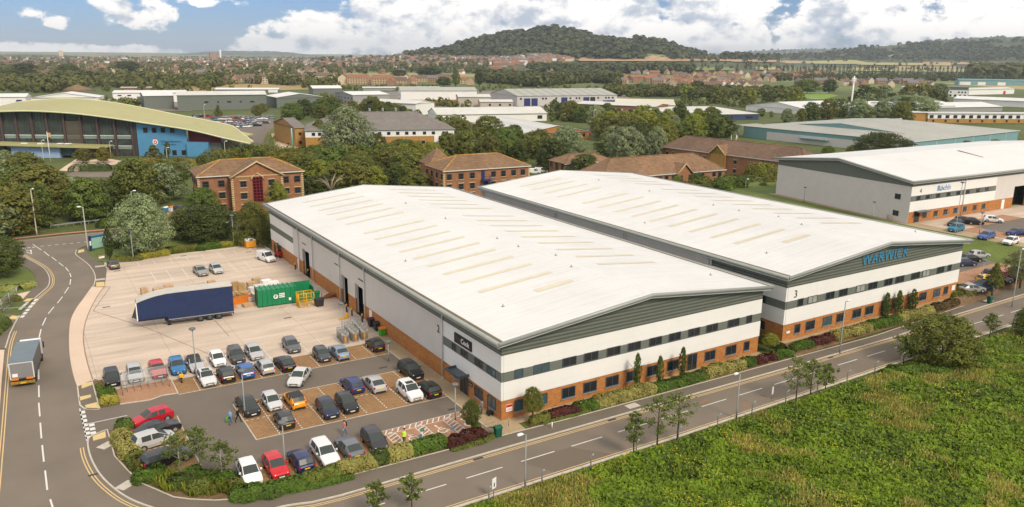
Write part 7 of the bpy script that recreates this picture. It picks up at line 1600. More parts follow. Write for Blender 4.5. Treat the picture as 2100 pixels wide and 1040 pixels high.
def sapling(u, v, vt, wpx, label, col=SAP, birch=False, n=9, gap=.25):
    """thin crowned young tree with see-through foliage"""
    p = G(u, v); h = HZ(p, vt); w = wpx*math.dist(p, CAM)/F; t = thing('young_tree', label, 'tree', p, rnd.uniform(0,6.3)); q = random.Random(u)
    b = MB(); b.tube([(0,0,-.1),(.03*h,.01*h,h*.5),(-.01*h,0,h*.97)], [h*.013+.02,h*.01+.012,.01], 6); tips = []
    for k in range(n*2):
        z = h*(.30+.66*k/(n*2)); a = k*2.4+q.uniform(-.4,.4); l = w*.5*max(.22, math.sin(math.pi*(.2+.78*(z/h-.3)/.7)))*q.uniform(.55,1.2); e = (l*math.cos(a), l*math.sin(a), z+l*.45); b.tube([(0,0,z),(e[0]*.5,e[1]*.5,z+l*.32),e], [.022,.014,.006], 4); tips += [e, (e[0]*.55,e[1]*.55,z+l*.34)]
    b.build('trunk', BIRCH if birch else BARK, t)
    T = np.array(tips); C = np.repeat(T, 26, 0)+rng.normal(size=(len(T)*26,3))*np.array((.16,.16,.14))*max(.6, w/3.2); NR = unitv(rng.normal(size=C.shape)+np.array((0,0,.5)))
    c = bpy.data.objects.new('crown', quads_mesh('crown', C, NR, rng.uniform(.045,.10,len(C)), LEAF, 1.2)); link(c, t); c.color = (*col,1); return t
for a in ((372,978,890,76,'birch nearest to the black estate car in the corner bed',(.125,.158,.032),True),(457,990,908,60,'slender birch right of the other birch in the corner bed',(.125,.158,.032),True),(410,955,878,56,'birch leaning behind the corner bays',(.125,.158,.032),True),(775,1062,990,46,'sapling at the bottom edge, left of two',SAP),(845,1048,978,50,'sapling at the bottom edge, right of two',SAP),(1300,935,845,44,'very thin sapling at the verge beside the double sapling',SAP),(1347,918,812,62,'sapling of the close pair on the verge, left one',SAP),(1388,905,805,66,'sapling of the close pair on the verge, right one',SAP),
          (1632,824,735,56,'sapling on the verge, left of three before unit 2',SAP),(1662,815,740,52,'sapling on the verge, middle of three before unit 2',SAP),(1692,806,748,40,'sapling on the verge, right of three before unit 2',SAP),(1852,748,690,44,'thin sapling left of the large bushy tree',SAP),(2029,690,645,30,'thin sapling right of the large bushy tree',SAP)): sapling(*a)
# bare pale dead tree behind the roof of unit 2
p = G(680,418); t = thing('dead_tree', 'bare pale dead tree among shrubs beside the red brick office', 'tree', p); b = MB(); q = random.Random(3)
for k in range(16): a = k*.9; l = q.uniform(2.5,4.5); b.tube([(0,0,3),(l*.4*math.cos(a),l*.4*math.sin(a),4+l*.5),(l*math.cos(a),l*.8*math.sin(a),5+l*.5+q.uniform(-.8,.8))], [.14,.09,.03], 4)
b.tube([(0,0,0),(0,0,4.5)], [.3,.15], 6); b.build('branches', mat('bleached_wood', (.38,.30,.22), .9), t)
# thickets filled in between, each crown a tree of its own
def fill(poly, step, hrange, cols, shapes, where, lod=1, wr=(.8,1.15), clear=.03, cat='tree', jit=.5, vlim=None):
    w = gp(poly); x0, x1 = min(q[0] for q in w), max(q[0] for q in w); y0, y1 = min(q[1] for q in w), max(q[1] for q in w); n = 0
    y = y0; rowk = 0
    while y < y1:
        x = x0+(step*.5 if rowk % 2 else 0)
        while x < x1:
            p = (x+rnd.uniform(-jit,jit)*step, y+rnd.uniform(-jit,jit)*step)
            if inside(p, w) and free(p):
                h = rnd.uniform(*hrange)
                if vlim:
                    q_ = PJ((p[0],p[1],0)); h = min(h, HZ((p[0],p[1],0), float(np.interp(q_[0], *zip(*vlim)))+rnd.uniform(0,14)))
                    if h < 1.6: x += step; continue
                c = rnd.choice(cols); s = rnd.choice(shapes); wd = h*rnd.uniform(*wr)
                lab = '%s %s tree %s' % ('tall' if h > .5*(hrange[0]+hrange[1]) else 'lower', CN.get(c, 'green'), where)
                tree(p[0], p[1], h, wd, s, c, lab, 'trees '+where, lod, clear=clear, cat=cat); n += 1
            x += step
        y += step*.87; rowk += 1
    return n
fill([(-30,345),(-30,325),(70,330),(105,338),(118,360),(60,362),(0,356)], 9.0, (6,8.5), [SV,OL,YG], ['round','egg'], 'before the headquarters canopy', wr=(1.0,1.3), vlim=[(-30,303),(60,308),(95,330),(120,350),(160,363),(245,357),(262,326),(300,322),(330,333),(400,328)])
fill([(255,356),(262,330),(400,330),(400,352),(385,372),(270,366)], 6.2, (3.2,6), [OL,GR,OC,SV], ['round','bush'], 'below the blue wall of the headquarters', wr=(1.1,1.6), vlim=[(-30,303),(60,308),(95,330),(120,350),(160,363),(245,357),(262,326),(300,322),(330,333),(400,328)])
fill([(-30,490),(-30,362),(115,366),(262,372),(385,356),(380,378),(330,425),(240,458),(110,468),(60,478)], 9.4, (7,11.5), [OL,OL,OL,DK,GR,SV], ['round','egg','bush'], 'in the thicket beyond the cross road', wr=(.95,1.3), vlim=[(-30,303),(60,308),(95,330),(120,350),(160,363),(245,357),(262,326),(300,322),(330,333),(400,328)])
fill([(630,425),(640,345),(870,345),(865,408),(760,404),(690,408)], 9.2, (6,9.5), [OL,OL,GR,YG,DK], ['round','bush','egg'], 'between the two brick offices', wr=(.9,1.3))
fill([(395,342),(400,322),(460,312),(520,306),(600,318),(650,345),(630,352),(520,328),(420,340)], 8.0, (4,6.5), [OL,GR,YG,OC], ['round','bush'], 'behind the red brick office', wr=(.9,1.3), vlim=[(395,325),(450,312),(520,296),(640,300)])
fill([(600,340),(650,320),(870,325),(900,338),(870,350),(640,352)], 10.5, (5,9), [OL,GR,DK,YG], ['round','egg'], 'below the yellow brick office')
fill([(885,330),(950,318),(1050,305),(1130,310),(1130,360),(1095,355),(1090,335)], 9.0, (6,11), [OL,OL,GR,DK], ['round','bush'], 'between the ridged shed and the brick offices')
fill([(1215,268),(1400,255),(1510,265),(1500,300),(1400,300),(1350,330),(1240,325)], 14.0, (7,13), [OL,DK,GR,SV,YG], ['round','egg'], 'in the belt beyond the long brick office')
fill([(1330,392),(1400,378),(1590,368),(1592,400),(1480,418)], 7.2, (3.2,6.5), [OL,DK,GR], ['bush','round'], 'beside the long side wall of unit 4', clear=0)
fill([(1125,222),(1180,235),(1260,250),(1350,255),(1300,268),(1215,262),(1150,245)], 18.0, (7,12), [OL,GR,YG,DK], ['round','egg'], 'beside the estate road', lod=1)
fill([(1560,258),(1640,240),(1860,236),(1880,240),(1850,258),(1700,246)], 19.0, (7,13), [DK,OL,GR,SV], ['round','egg'], 'behind the teal warehouse')
fill([(560,258),(600,236),(700,228),(830,240),(860,232),(858,248),(700,240),(620,250)], 15.0, (6,10), [OL,GR,DK], ['round','bush'], 'before the grey sheds')
fill([(700,236),(790,226),(845,236),(790,240)], 12.0, (7,12), [DK,OL], ['round','egg'], 'in front of the beige sheds')
fill([(395,240),(560,228),(600,232),(560,236),(400,246)], 22.0, (4,8), [OL,GR,DK], ['round','cone'], 'along the far car park')
fill([(1400,200),(1480,206),(1560,212),(1650,215),(1560,222),(1400,212)], 30.0, (9,15), [DK,OL,GR,YG], ['round','egg'], 'before the football field', lod=2)
fill([(1745,215),(1780,205),(1860,200),(1920,200),(1935,215),(1860,222)], 22.0, (9,15), [OL,SV,DK], ['round','egg'], 'around the mobile mast', lod=2)
tpx(1865,236,197,96,'round',SV,'very broad silver willow before the white shed roofs',0,clear=.05); tpx(1925,206,172,32,'round',SV,'round silver tree before the white office',1); tpx(1920,196,172,34,'egg',OL,'tree before the white office'[0:30],1) if False else None
for k in range(7): tpx(1700+55*k+rnd.uniform(-14,14), 318-2.5*k, 300-2.2*k, 26, 'bush', rnd.choice([OL,GR,YG]), 'low bush along the foot of the teal warehouse', 1, group='bushes before the teal warehouse', clear=0, cat='bush', name='bush')
print('mid trees', NTREE[0])

# ---------------------------------------------------------------- hedges, shrubs, beds
def hedge(path, w, h, col, label, cat='hedge', name='hedge', leaf=.085, lump=.16, dens=1.0, z=0.0, group=None, round_=.65):
    """clipped or loose shrub planting along a path: one plant mass"""
    P = path if len(path) > 1 else [path[0], (path[0][0]+.01, path[0][1])]
    Lg = plen(P); per = w+2*h; area = max(Lg, .3)*per+w*h*2; n = int(min(5200, area/(leaf*leaf)*.85*dens))
    cum = [0.0]
    for a, b in zip(P, P[1:]): cum.append(cum[-1]+math.dist(a, b))
    s = rng.uniform(-w*.35, Lg+w*.35, n); th = rng.uniform(0, math.pi, n); X = np.interp(s, cum, [q[0] for q in P]); Y = np.interp(s, cum, [q[1] for q in P])
    i = np.clip(np.searchsorted(cum, s)-1, 0, len(P)-2); D = np.array([(P[k+1][0]-P[k][0], P[k+1][1]-P[k][1]) for k in range(len(P)-1)]); D = D/np.maximum(np.linalg.norm(D,axis=1,keepdims=True),1e-9); T = D[i]; over = s-np.clip(s,0,Lg)
    ox, oz = np.sign(np.cos(th))*np.abs(np.cos(th))**round_, np.abs(np.sin(th))**round_
    taper = np.sqrt(np.clip(1-(over/(w*.36+1e-6))**2, 0.05, 1))
    lum = np.array([mnoise.noise(Vector((X[k]*.9+ox[k]*.8, Y[k]*.9, oz[k]*.9+h*7))) for k in range(n)])
    k_ = (1+lump*2.2*lum)*rng.uniform(.88,1.03,n)
    C = np.stack([X+T[:,0]*over-T[:,1]*ox*w/2*k_*taper, Y+T[:,1]*over+T[:,0]*ox*w/2*k_*taper, oz*h*k_*taper+.02], 1); NR = np.stack([-T[:,1]*ox, T[:,0]*ox, oz+.15], 1); NR = unitv(unitv(NR)+rng.normal(size=NR.shape)*.42)
    o = bpy.data.objects.new(name, quads_mesh(name, C-np.array((P[0][0],P[0][1],0)), NR, rng.uniform(.6,1.25,n)*leaf, LEAF, 1.25)); link(o); o.location = (P[0][0],P[0][1],z); o.color = (*col,1); return tag(o, label, cat, group)
VAR, HG, DG, PU, LG, YS = (.34,.31,.085), (.085,.145,.016), (.075,.105,.02), (.105,.032,.024), (.14,.165,.03), (.30,.27,.035)
Y0 = -1.75
def hx(x0, x1, y, w, h, col, label, z=0.0, **k): n = max(2, int((x1-x0)/2)); return hedge([(x0+(x1-x0)*i/n, y+.12*math.sin(i*2.1)) for i in range(n+1)], w, h, col, label, z=z, **k)
def hpx(pts, w, h, col, label, z=0.0, **k): return hedge(gp(pts, z), w, h, col, label, z=z, **k)
hpx([(490,1022),(560,1010),(618,996)], 2.3, 1.0, HG, 'smooth clipped green hedge at the front of the white car')
hpx([(632,992),(690,978)], 1.9, 1.15, (.14,.17,.025), 'loose green hedge before the red and navy cars'); hpx([(600,1010),(680,992),(720,982)], .9, .5, HG, 'low clipped hedge strip at the foot of the car park hedges')
hpx([(700,972),(760,955)], 1.9, 1.2, VAR, 'pale variegated hedge before the silver estate car'); hpx([(772,952),(790,947)], 1.6, 1.1, DG, 'dark green gap filling shrub between pale hedges'); hpx([(800,944),(835,934)], 1.8, 1.2, VAR, 'pale variegated hedge before the dark people carrier')
hpx([(848,930),(905,914)], 1.9, 1.2, HG, 'rounded bright green hedge beside the hatched bays'); hpx([(925,916),(985,898)], 1.8, 1.0, PU, 'purple leaved hedge at the disabled bays',lump=.25); hpx([(977,886)], 1.3, 1.1, (.12,.15,.02), 'small round green shrub at the end of the purple hedge',cat='shrub',name='shrub'); hpx([(930,925),(990,908),(1010,897)], .9, .4, LG, 'low pale ground cover before the purple hedge',cat='shrub',name='shrub')
hx(2.6,4.4,-2.3,1.3,.8,OL,'small olive shrub by the brick corner of unit 2',cat='shrub',name='shrub'); hx(4.8,8.2,-2.2,1.5,.9,PU,'first purple hedge before unit 2',lump=.25); hx(3.4,9.5,-3.0,.7,.35,LG,'low ground cover before the first purple hedge',cat='shrub',name='shrub')
hx(8.6,10.6,-2.3,1.7,1.0,HG,'bright green rounded hedge before the variegated one'); hx(11.4,19.0,-2.4,1.9,1.1,VAR,'long pale variegated hedge before unit 2'); hx(19.9,23.2,-2.5,1.9,.9,HG,'first clipped dark hedge by the slim trees of unit 2'); hx(23.9,27.2,-2.5,1.9,.9,HG,'second clipped dark hedge by the slim trees of unit 2')
hx(28.2,34.2,-2.5,1.9,1.1,VAR,'pale variegated hedge at the far end of unit 2'); hx(34.8,36.0,-2.6,1.5,.95,HG,'green shrub between variegated and purple hedges',cat='shrub',name='shrub'); hx(36.6,39.8,-2.7,1.6,.85,PU,'second purple hedge before unit 2',lump=.25); hx(40.3,43.2,-2.8,1.6,.9,HG,'clipped hedge at the gap between units 2 and 3')
zb = .62
hx(43.8,46.8,-2.9,1.6,.9,HG,'bright low hedge at the corner of unit 3',z=zb); hx(47.6,51.2,-2.9,1.6,.85,PU,'purple hedge before unit 3',z=zb,lump=.25); hx(52.2,59.5,-2.9,1.8,1.0,VAR,'pale variegated hedge before unit 3',z=zb); hx(60.2,66.5,-2.8,1.8,.9,HG,'clipped dark hedge by the slim trees of unit 3',z=zb); hx(67.3,75.5,-2.8,1.8,1.0,VAR,'second pale variegated hedge before unit 3',z=zb); hx(76.2,82.5,-2.6,1.6,.9,(.12,.08,.03),'brown purple low hedge at the far end of unit 3',z=zb)
hx(84.5,89.5,-.6,2.6,1.3,OL,'olive shrubs before the grey saloon beside unit 3',z=.9); hx(91,96,-.9,2.0,.9,LG,'low green shrubs by the litter bin of unit 3',z=.9); hx(97,103,-.7,1.8,1.0,PU,'purple shrubs right of the litter bin of unit 3',z=.9); hx(104,116,-.6,2.2,1.2,VAR,'pale hedge at the right edge beside the parked cars',z=.9)
# corner bed
hpx([(250,880),(262,878)], 1.9, 1.0, HG, 'bright green shrub at the tip of the corner bed',cat='shrub',name='shrub'); hpx([(248,898),(262,925),(270,940)], 2.0, 1.0, VAR, 'pale bronze hedge beside the silver people carrier'); hpx([(276,945),(285,962)], 1.8, .9, LG, 'green hedge below the pale bronze hedge',cat='shrub',name='shrub')
hpx([(285,990),(330,975)], 1.8, 1.0, HG, 'clipped round hedge in front of the black estate car'); hpx([(360,1000),(385,990)], 1.9, 1.1, DG, 'dark shrub in the middle of the corner bed',cat='shrub',name='shrub'); hpx([(400,1010),(415,1005)], 1.7, 1.0, LG, 'green dome shrub beside the slender birch',cat='shrub',name='shrub'); hpx([(475,1010),(486,1002)], 1.5, .9, OL, 'bronze dome shrub beside the white car',cat='shrub',name='shrub'); hpx([(390,975),(430,985),(470,985)], 1.8, .9, HG, 'dense green shrubs under the birches',cat='shrub',name='shrub')
hpx([(212,812),(226,810)], 1.7, 1.0, HG, 'round green shrub beside the cycle shelter',cat='shrub',name='shrub'); hpx([(216,828),(233,824)], 1.7, .9, YS, 'yellow green shrub beside the cycle shelter',cat='shrub',name='shrub'); hpx([(203,792),(208,802)], .9, .35, LG, 'low ground cover at the yard corner',cat='shrub',name='shrub')
def tufts(region, n, label, col, hh=(.4,.9)):
    w = gp(region); x0, x1 = min(q[0] for q in w), max(q[0] for q in w); y0, y1 = min(q[1] for q in w), max(q[1] for q in w); C = []; NR = []; S = []
    while len(C) < n:
        p = (rnd.uniform(x0,x1), rnd.uniform(y0,y1))
        if not inside(p, w): continue
        for k in range(14):
            a = rnd.uniform(0,6.3); l = rnd.uniform(*hh); C.append((p[0]+.22*l*math.cos(a), p[1]+.22*l*math.sin(a), l*.5)); NR.append((math.cos(a),math.sin(a),.45)); S.append(l*.5)
    C = np.array(C); NR = unitv(np.array(NR)); up = np.cross(NR, np.array((0,0,1.0))); me = quads_mesh('ornamental_grass', C, NR, np.array(S)*.16, LEAF, 1.0)
    co = np.empty(len(me.vertices)*3, np.float32); me.vertices.foreach_get('co', co); co = co.reshape(-1,4,3); c = C[:,None,:]; dz = np.array(S)[:,None]*np.array([-1,-.9,1,.9]); co = c+(co-c)*np.array((1,1,0)); co[:,:,2] += dz; co[:,:,0] += NR[:,None,0]*(dz+np.array(S)[:,None])*.35; co[:,:,1] += NR[:,None,1]*(dz+np.array(S)[:,None])*.35
    me.vertices.foreach_set('co', co.astype(np.float32).ravel()); me.update()
    o = bpy.data.objects.new('ornamental_grass', me); link(o); o.color = (*col,1); return tag(o, label, 'ornamental grass', kind='stuff')
tufts([(300,985),(345,970),(470,990),(480,1015),(400,1020),(340,1010)], 1500, 'strappy yellow green plants among the shrubs of the corner bed', (.22,.25,.03))
# hedge line along the top of the yard, bushes behind
for k, (a, c, h, col, lab) in enumerate((((236,536),(285,533),.9,OL,'long low grassy hedge at the top left of the yard'),((290,530),(340,523),1.0,YS,'yellow green hedge in the middle of the yard top'),((345,520),(402,512),1.1,OL,'olive hedge at the yard top below the dark tree'),((410,514),(446,508),1.2,HG,'clipped dark green hedge at the yard top'),((455,506),(500,498),1.0,YS,'yellow green hedge near the orange tipping skip'),((520,494),(550,488),1.2,OL,'olive hedge at the end wall of unit 2'))):
    hpx([a, ((a[0]+c[0])/2,(a[1]+c[1])/2), c], 2.2, h, col, lab)
hpx([(235,508),(265,500)], 3.0, 1.3, DG, 'dark shrubs on the lawn behind the columnar yew',cat='shrub',name='shrub'); hpx([(215,466),(250,458)], 4, 2.0, (.10,.145,.022), 'green hedge at the end of the crash barrier'); hpx([(-20,598),(40,594),(64,588)], 2.2, .9, (.32,.33,.09), 'pale hedge on the left verge'); hpx([(4,620),(34,614)], 1.8, .7, OL, 'low shrubs beside the open mesh gate',cat='shrub',name='shrub'); hpx([(-20,690),(4,668)], 2.5, 1.2, GR, 'shrubs behind the left pavement',cat='shrub',name='shrub')
hpx([(155,350),(215,350)], 6, 2.2, DG, 'wide clipped hedge before the headquarters'); hpx([(560,275),(553,300)], 5, 2.0, YG, 'bright hedge between the far road and the visitor car park'); hpx([(705,345),(850,338)], 4, 2.0, DG, 'dark hedge below the yellow brick office')

hpx([(1352,409),(1400,403),(1440,400)], 6.5, 3.2, OL, 'dense olive shrub belt below the long brick office, left half', leaf=.2, lump=.3); hpx([(1450,404),(1500,396),(1545,388)], 6.5, 3.6, (.12,.14,.028), 'dense green shrub belt below the long brick office, right half', leaf=.2, lump=.3); hpx([(1548,380),(1585,376)], 7, 5.0, YG, 'tall yellow green shrub belt at the corner of unit 4', leaf=.2, lump=.3)
hpx([(420,338),(470,326),(530,316)], 7, 3.6, OL, 'olive shrub belt between the arched roof and the red brick office', leaf=.2, lump=.35); hpx([(535,318),(590,322),(640,330)], 7, 3.4, (.17,.19,.03), 'light green shrub belt behind the red brick office', leaf=.2, lump=.35); hpx([(270,345),(330,350),(385,345)], 7, 2.8, OC, 'ochre shrub belt below the blue wall', leaf=.2, lump=.35)
# ---------------------------------------------------------------- the weedy field
def nz2(x, y, s, o=0.0): return mnoise.noise(Vector((x*s+o, y*s-o, o)))
def mound(x, y): return .38+.55*nz2(x,y,.20,3)+.32*nz2(x,y,.62,9)
BRM = mat('field_soil', (.10,.115,.022), .95, .3, 1, coords='World')
fb = MB(); st = 1.6; gx0, gx1, gy0, gy1 = -26, 132, -52, -13.15
nx, ny = int((gx1-gx0)/st), int((gy1-gy0)/st); idx = {}
for i in range(nx+1):
    for j in range(ny+1):
        x, y = gx0+i*st, gy1-j*st; e = min(1, j*.6); fb.v.append((x, y, (mound(x,y)-.1)*e-.03)); idx[i,j] = len(fb.v)-1
for i in range(nx):
    for j in range(ny): fb.f.append((idx[i,j+1],idx[i+1,j+1],idx[i+1,j],idx[i,j])); fb.m.append(0); fb.sm.append(True)
struct(fb.build('field', BRM))
def scatter(n, test, kind):
    C = []; NR = []; S = []; n_ = 0
    while len(C) < n and n_ < n*40:
        n_ += 1; u = rnd.uniform(900, 2290); v = rnd.uniform(660, 1070); p = G(u, v)
        if not (gx0+1 < p[0] < gx1-1 and gy0+1 < p[1] < -13.3): continue
        if rnd.random() > min(1, (math.dist(p, CAM)/70)**1.2): continue
        x, y = p[0], p[1]; k = test(x, y)
        if rnd.random() > k: continue
        z = mound(x,y)*min(1, (-13.2-y)*.5+.25)
        if kind == 'leaf': C.append((x,y,z+rnd.uniform(-.08,.28))); NR.append((rnd.gauss(0,.55),rnd.gauss(0,.55)-.1,1)); S.append(rnd.uniform(.07,.17))
        elif kind == 'blade': a = rnd.uniform(0,6.3); C.append((x,y,z+rnd.uniform(.1,.35))); NR.append((math.cos(a),math.sin(a),.25)); S.append(rnd.uniform(.13,.30))
        else: C.append((x,y,z+rnd.uniform(.25,.6))); NR.append((rnd.gauss(0,.4),rnd.gauss(0,.4),1)); S.append(rnd.uniform(.03,.07))
    return np.array(C), unitv(np.array(NR)), np.array(S)
sm = lambda t: max(0.0, min(1.0, t))
def dry(x, y): return sm(1.9*(nz2(x,y,.09,21)+.8*nz2(x,y,.30,5))-.42+.013*(x-22))
def lush(x, y): return sm(.8+1.2*nz2(x,y,.12,40))
def stuffobj(name, label, cat, kind, n, test, m, stretch=1.2, vertical=False):
    C, NR, S = scatter(n, test, kind); me = quads_mesh(name, C, NR, S, m, stretch)
    if vertical:
        co = np.empty(len(me.vertices)*3, np.float32); me.vertices.foreach_get('co', co); co = co.reshape(-1,4,3); c = C[:,None,:]; d = (co-c)*np.array((.22,.22,0)); sgn = np.array([-1,-.8,1,.85])[None,:,None]; lean = rng.normal(size=(len(C),1,3))*np.array((.10,.10,0)); h = S[:,None,None]*sgn; co = c+d+np.concatenate([0*h,0*h,h],2)+lean*(sgn > 0)
        me.vertices.foreach_set('co', co.astype(np.float32).ravel()); me.update()
    o = bpy.data.objects.new(name, me); link(o); return tag(o, label, cat, kind='stuff')
def veg(name, col, var, sc=.35): return leafmat(name, False, col, sc)
stuffobj('bramble_undergrowth', 'dense green brambles and weeds covering the field', 'undergrowth', 'leaf', 64000, lambda x,y: sm(1.05-1.1*dry(x,y))*(.45+.55*lush(x,y)), veg('bramble_leaf', (.165,.250,.016), 1, 2.0), 1.3)
stuffobj('dark_undergrowth', 'darker nettle patches in the field', 'undergrowth', 'leaf', 30000, lambda x,y: sm(.25+2.2*nz2(x,y,.16,77))*(1-.6*dry(x,y)), veg('nettle_leaf', (.070,.115,.016), 1, 2.0), 1.2)
stuffobj('dry_grass', 'tall straw coloured grass in streaks over the field', 'grass', 'blade', 26000, lambda x,y: dry(x,y), veg('straw_blade', (.47,.38,.12), 1, 1.5), 1.0, True)
stuffobj('green_grass', 'tall green grass over the field', 'grass', 'blade', 26000, lambda x,y: .25+.75*dry(x,y), veg('grass_blade', (.25,.335,.026), 1, 1.5), 1.0, True)
stuffobj('wild_flowers', 'yellow and cream wild flowers dotted over the field', 'wild flowers', 'dot', 2600, lambda x,y: sm(3.0*nz2(x,y,.25,55)-.35), veg('flower_petal', (.62,.48,.05), 1, 1.0), 1.0)
hpx([(1815,772),(1880,764),(1945,772)], 2.2, 1.1, (.115,.185,.02), 'bright fern like clump in the field below the large bushy tree', cat='shrub', name='shrub', leaf=.12)
# ---------------------------------------------------------------- hills, far town, woods, haze
HILLS = []
def hill(name, prof, D, wf, wb, step, col, bump, bs, pw=1.5, z0=0.0, cols=None):
    """ridge whose skyline runs through the profile, at distance D, falling over wf metres towards the site and wb beyond"""
    az = []; zz = []
    for u, v in prof: d = ray(u, v); a = math.atan2(d[0], d[1]); az.append(a); zz.append(max(0.0, CAM[2]+D*d[2]/math.hypot(d[0], d[1])))
    def H(x, y):
        dx, dy = x-CAM[0], y-CAM[1]; r = math.hypot(dx, dy); a = math.atan2(dx, dy); z = float(np.interp(a, az, zz, left=0, right=0))
        t = (r-(D-wf))/wf if r < D else 1-(r-D)/wb
        t = sm(t); return z*(t**pw)*(1.0 if r >= D else 1.0)
    HILLS.append(H)
    b = MB(); na = int((az[-1]-az[0])*D/step); nr = int((wf+wb*.7)/(step*2.2)); 
    for i in range(na+1):
        a = az[0]+(az[-1]-az[0])*i/na
        for j in range(nr+1):
            r = D-wf+(wf+wb*.7)*j/nr; x, y = CAM[0]+r*math.sin(a), CAM[1]+r*math.cos(a); h = H(x, y)
            n = mnoise.noise(Vector((x*bs, y*bs, 1)))+.6*mnoise.noise(Vector((x*bs*2.3, y*bs*2.3, 5))); k = sm((h-.12*max(zz))/(.15*max(zz)+1))
            b.v.append((x, y, h+bump*(n+.15)*k-.8))
    for i in range(na):
        for j in range(nr): p = i*(nr+1)+j; b.f.append((p, p+nr+1, p+nr+2, p+1)); b.m.append(0); b.sm.append(True)
    return struct(b.build(name, mat(name+'_'+str(len(HILLS))+'_cover', col, .95, .38, .018, 6, coords='World', var2=.25, scale2=.004)))
hill('hill', [(640,122),(720,119),(790,114),(830,110),(850,107),(880,103),(905,101),(935,95),(960,87),(1000,79),(1040,70),(1075,65),(1105,61),(1130,58.5),(1160,60),(1190,65),(1230,72),(1260,76),(1290,80),(1330,84),(1362,87),(1380,94),(1405,105),(1440,110),(1500,116),(1600,121)], 2700, 1050, 900, 6.5, (.078,.090,.032), 6.5, .055, 1.5)
hill('hill', [(1440,118),(1520,114),(1620,113),(1660,111),(1700,106),(1740,101),(1765,97),(1800,96),(1850,92),(1880,87),(1920,87),(1960,90),(2000,86),(2050,83),(2100,82),(2200,78),(2400,82)], 4600, 1300, 1600, 13, (.075,.085,.034), 9, .03, 1.3)
hill('hill', [(1850,95),(1900,85),(1960,80),(2020,77),(2100,75),(2200,74),(2400,76)], 7600, 1800, 2500, 30, (.085,.10,.04), 10, .012, 1.2)
hill('hill', [(1380,118),(1440,112),(1500,108),(1560,104),(1620,101),(1680,100),(1740,101),(1800,102),(1900,104)], 9200, 1800, 2500, 34, (.09,.11,.045), 8, .01, 1.2)
hill('hill', [(330,118),(360,114),(385,110),(420,106.5),(470,105),(530,105),(570,106),(600,108.5),(640,113),(670,117),(700,119)], 9800, 1500, 2500, 30, (.07,.09,.04), 8, .012, 1.2)
hill('hill', [(-300,113),(-100,113),(0,114),(30,113),(80,113.5),(130,115),(220,116),(320,117),(420,117),(560,118),(700,118.5),(800,119),(900,118)], 5600, 1500, 2000, 22, (.075,.085,.032), 7, .03, 1.2)
def terrain(x, y): return max(h(x, y) for h in HILLS)
def land(u, v, far=12000):
    """first point where the line of sight meets the ground or a hillside"""
    d = ray(u, v); hz = math.hypot(d[0], d[1]); dx, dy, dz = d[0]/hz, d[1]/hz, d[2]/hz
    above = lambda s: CAM[2]+dz*s-terrain(CAM[0]+dx*s, CAM[1]+dy*s)
    flat_ = -CAM[2]/dz if dz < -1e-6 else far
    if flat_ < 1500: return (CAM[0]+dx*flat_, CAM[1]+dy*flat_, 0.0)
    s = 1500.0
    while s < far and above(s) > 0: s += 90.0
    if s >= far: return None
    lo, hi = s-90.0, s
    for _ in range(5):
        m = (lo+hi)/2
        if above(m) > 0: lo = m
        else: hi = m
    return (CAM[0]+dx*hi, CAM[1]+dy*hi, max(0.0, CAM[2]+dz*hi))
# fields on the lower slopes and the plain
def patch(pts, col, name='field', nu=14):
    """field sheet draped over the land between two edges given as seen: (left/right top and bottom)"""
    (a, b_, c, d) = pts; q = MB(); P = {}
    for i in range(nu+1):
        for j in range(4):
            s, t = i/nu, j/3; u = (a[0]*(1-s)+b_[0]*s)*(1-t)+(d[0]*(1-s)+c[0]*s)*t; v = (a[1]*(1-s)+b_[1]*s)*(1-t)+(d[1]*(1-s)+c[1]*s)*t; p = land(u, v)
            if p is None: return
            P[i,j] = (p[0], p[1], p[2]+2.2)
    for i in range(nu):
        for j in range(3): q.poly([P[i,j],P[i+1,j],P[i+1,j+1],P[i,j+1]][::-1])
    return struct(q.build(name, mat('crop_%d' % int(sum(c*1000*k for k, c in zip((1,7,31), col))), col, .95, .12, .02, coords='World')))
TAN, GRN, PAL = (.40,.27,.145), (.17,.22,.05), (.36,.33,.13)
for q in ([(1148,109),(1200,107.5),(1186,117),(1152,117)],):
    patch(q, GRN)
patch([(1170,120),(1400,115),(1420,127),(1190,127)], TAN); patch([(1262,112),(1365,112),(1385,115.5),(1262,116)], GRN); patch([(1335,112),(1365,113),(1368,117),(1336,116.5)], PAL)
patch([(1400,120.5),(1500,121),(1500,127),(1400,126)], TAN); patch([(1500,123),(1660,126),(1660,130),(1500,128)], TAN); patch([(1610,128),(1750,123.5),(1800,133),(1610,131)], PAL); patch([(1400,140),(1500,140),(1510,146),(1400,146)], GRN); patch([(1550,139),(1600,139),(1600,145),(1550,145)], PAL); patch([(1760,129),(1950,131),(1950,136),(1760,134)], PAL); patch([(1750,140),(2040,144),(2040,150),(1750,147)], PAL); patch([(1840,137),(1960,138),(1960,142),(1840,141)], TAN); patch([(1970,113),(2040,111),(2050,121),(1970,122)], PAL); patch([(1790,112),(1850,111),(1850,117),(1790,117)], PAL); patch([(1890,128),(2060,130),(2060,133.5),(1890,133)], TAN)
flat('field', gp([(350,190),(700,182),(720,172),(560,170),(380,177)]), .06, mat('dry_field', (.33,.24,.095), .95, .25, .06, coords='World'))
flat('football_field', gp([(1545,196),(1690,204),(1720,196),(1690,190),(1550,190)]), .07, mat('pitch_grass', (.17,.26,.03), .9, .1, .08, coords='World')); flat('football_field', gp([(1430,205),(1455,203),(1450,197),(1432,197)]), .07, MATS['pitch_grass'])
b = MB(); b.ribbon(gp([(1548,191),(1640,200),(1680,203)]), 2.0, .1); b.ribbon(gp([(1548,190.5),(1700,190.5)]), 2.5, .1); struct(b.build('touchline', WHITE))
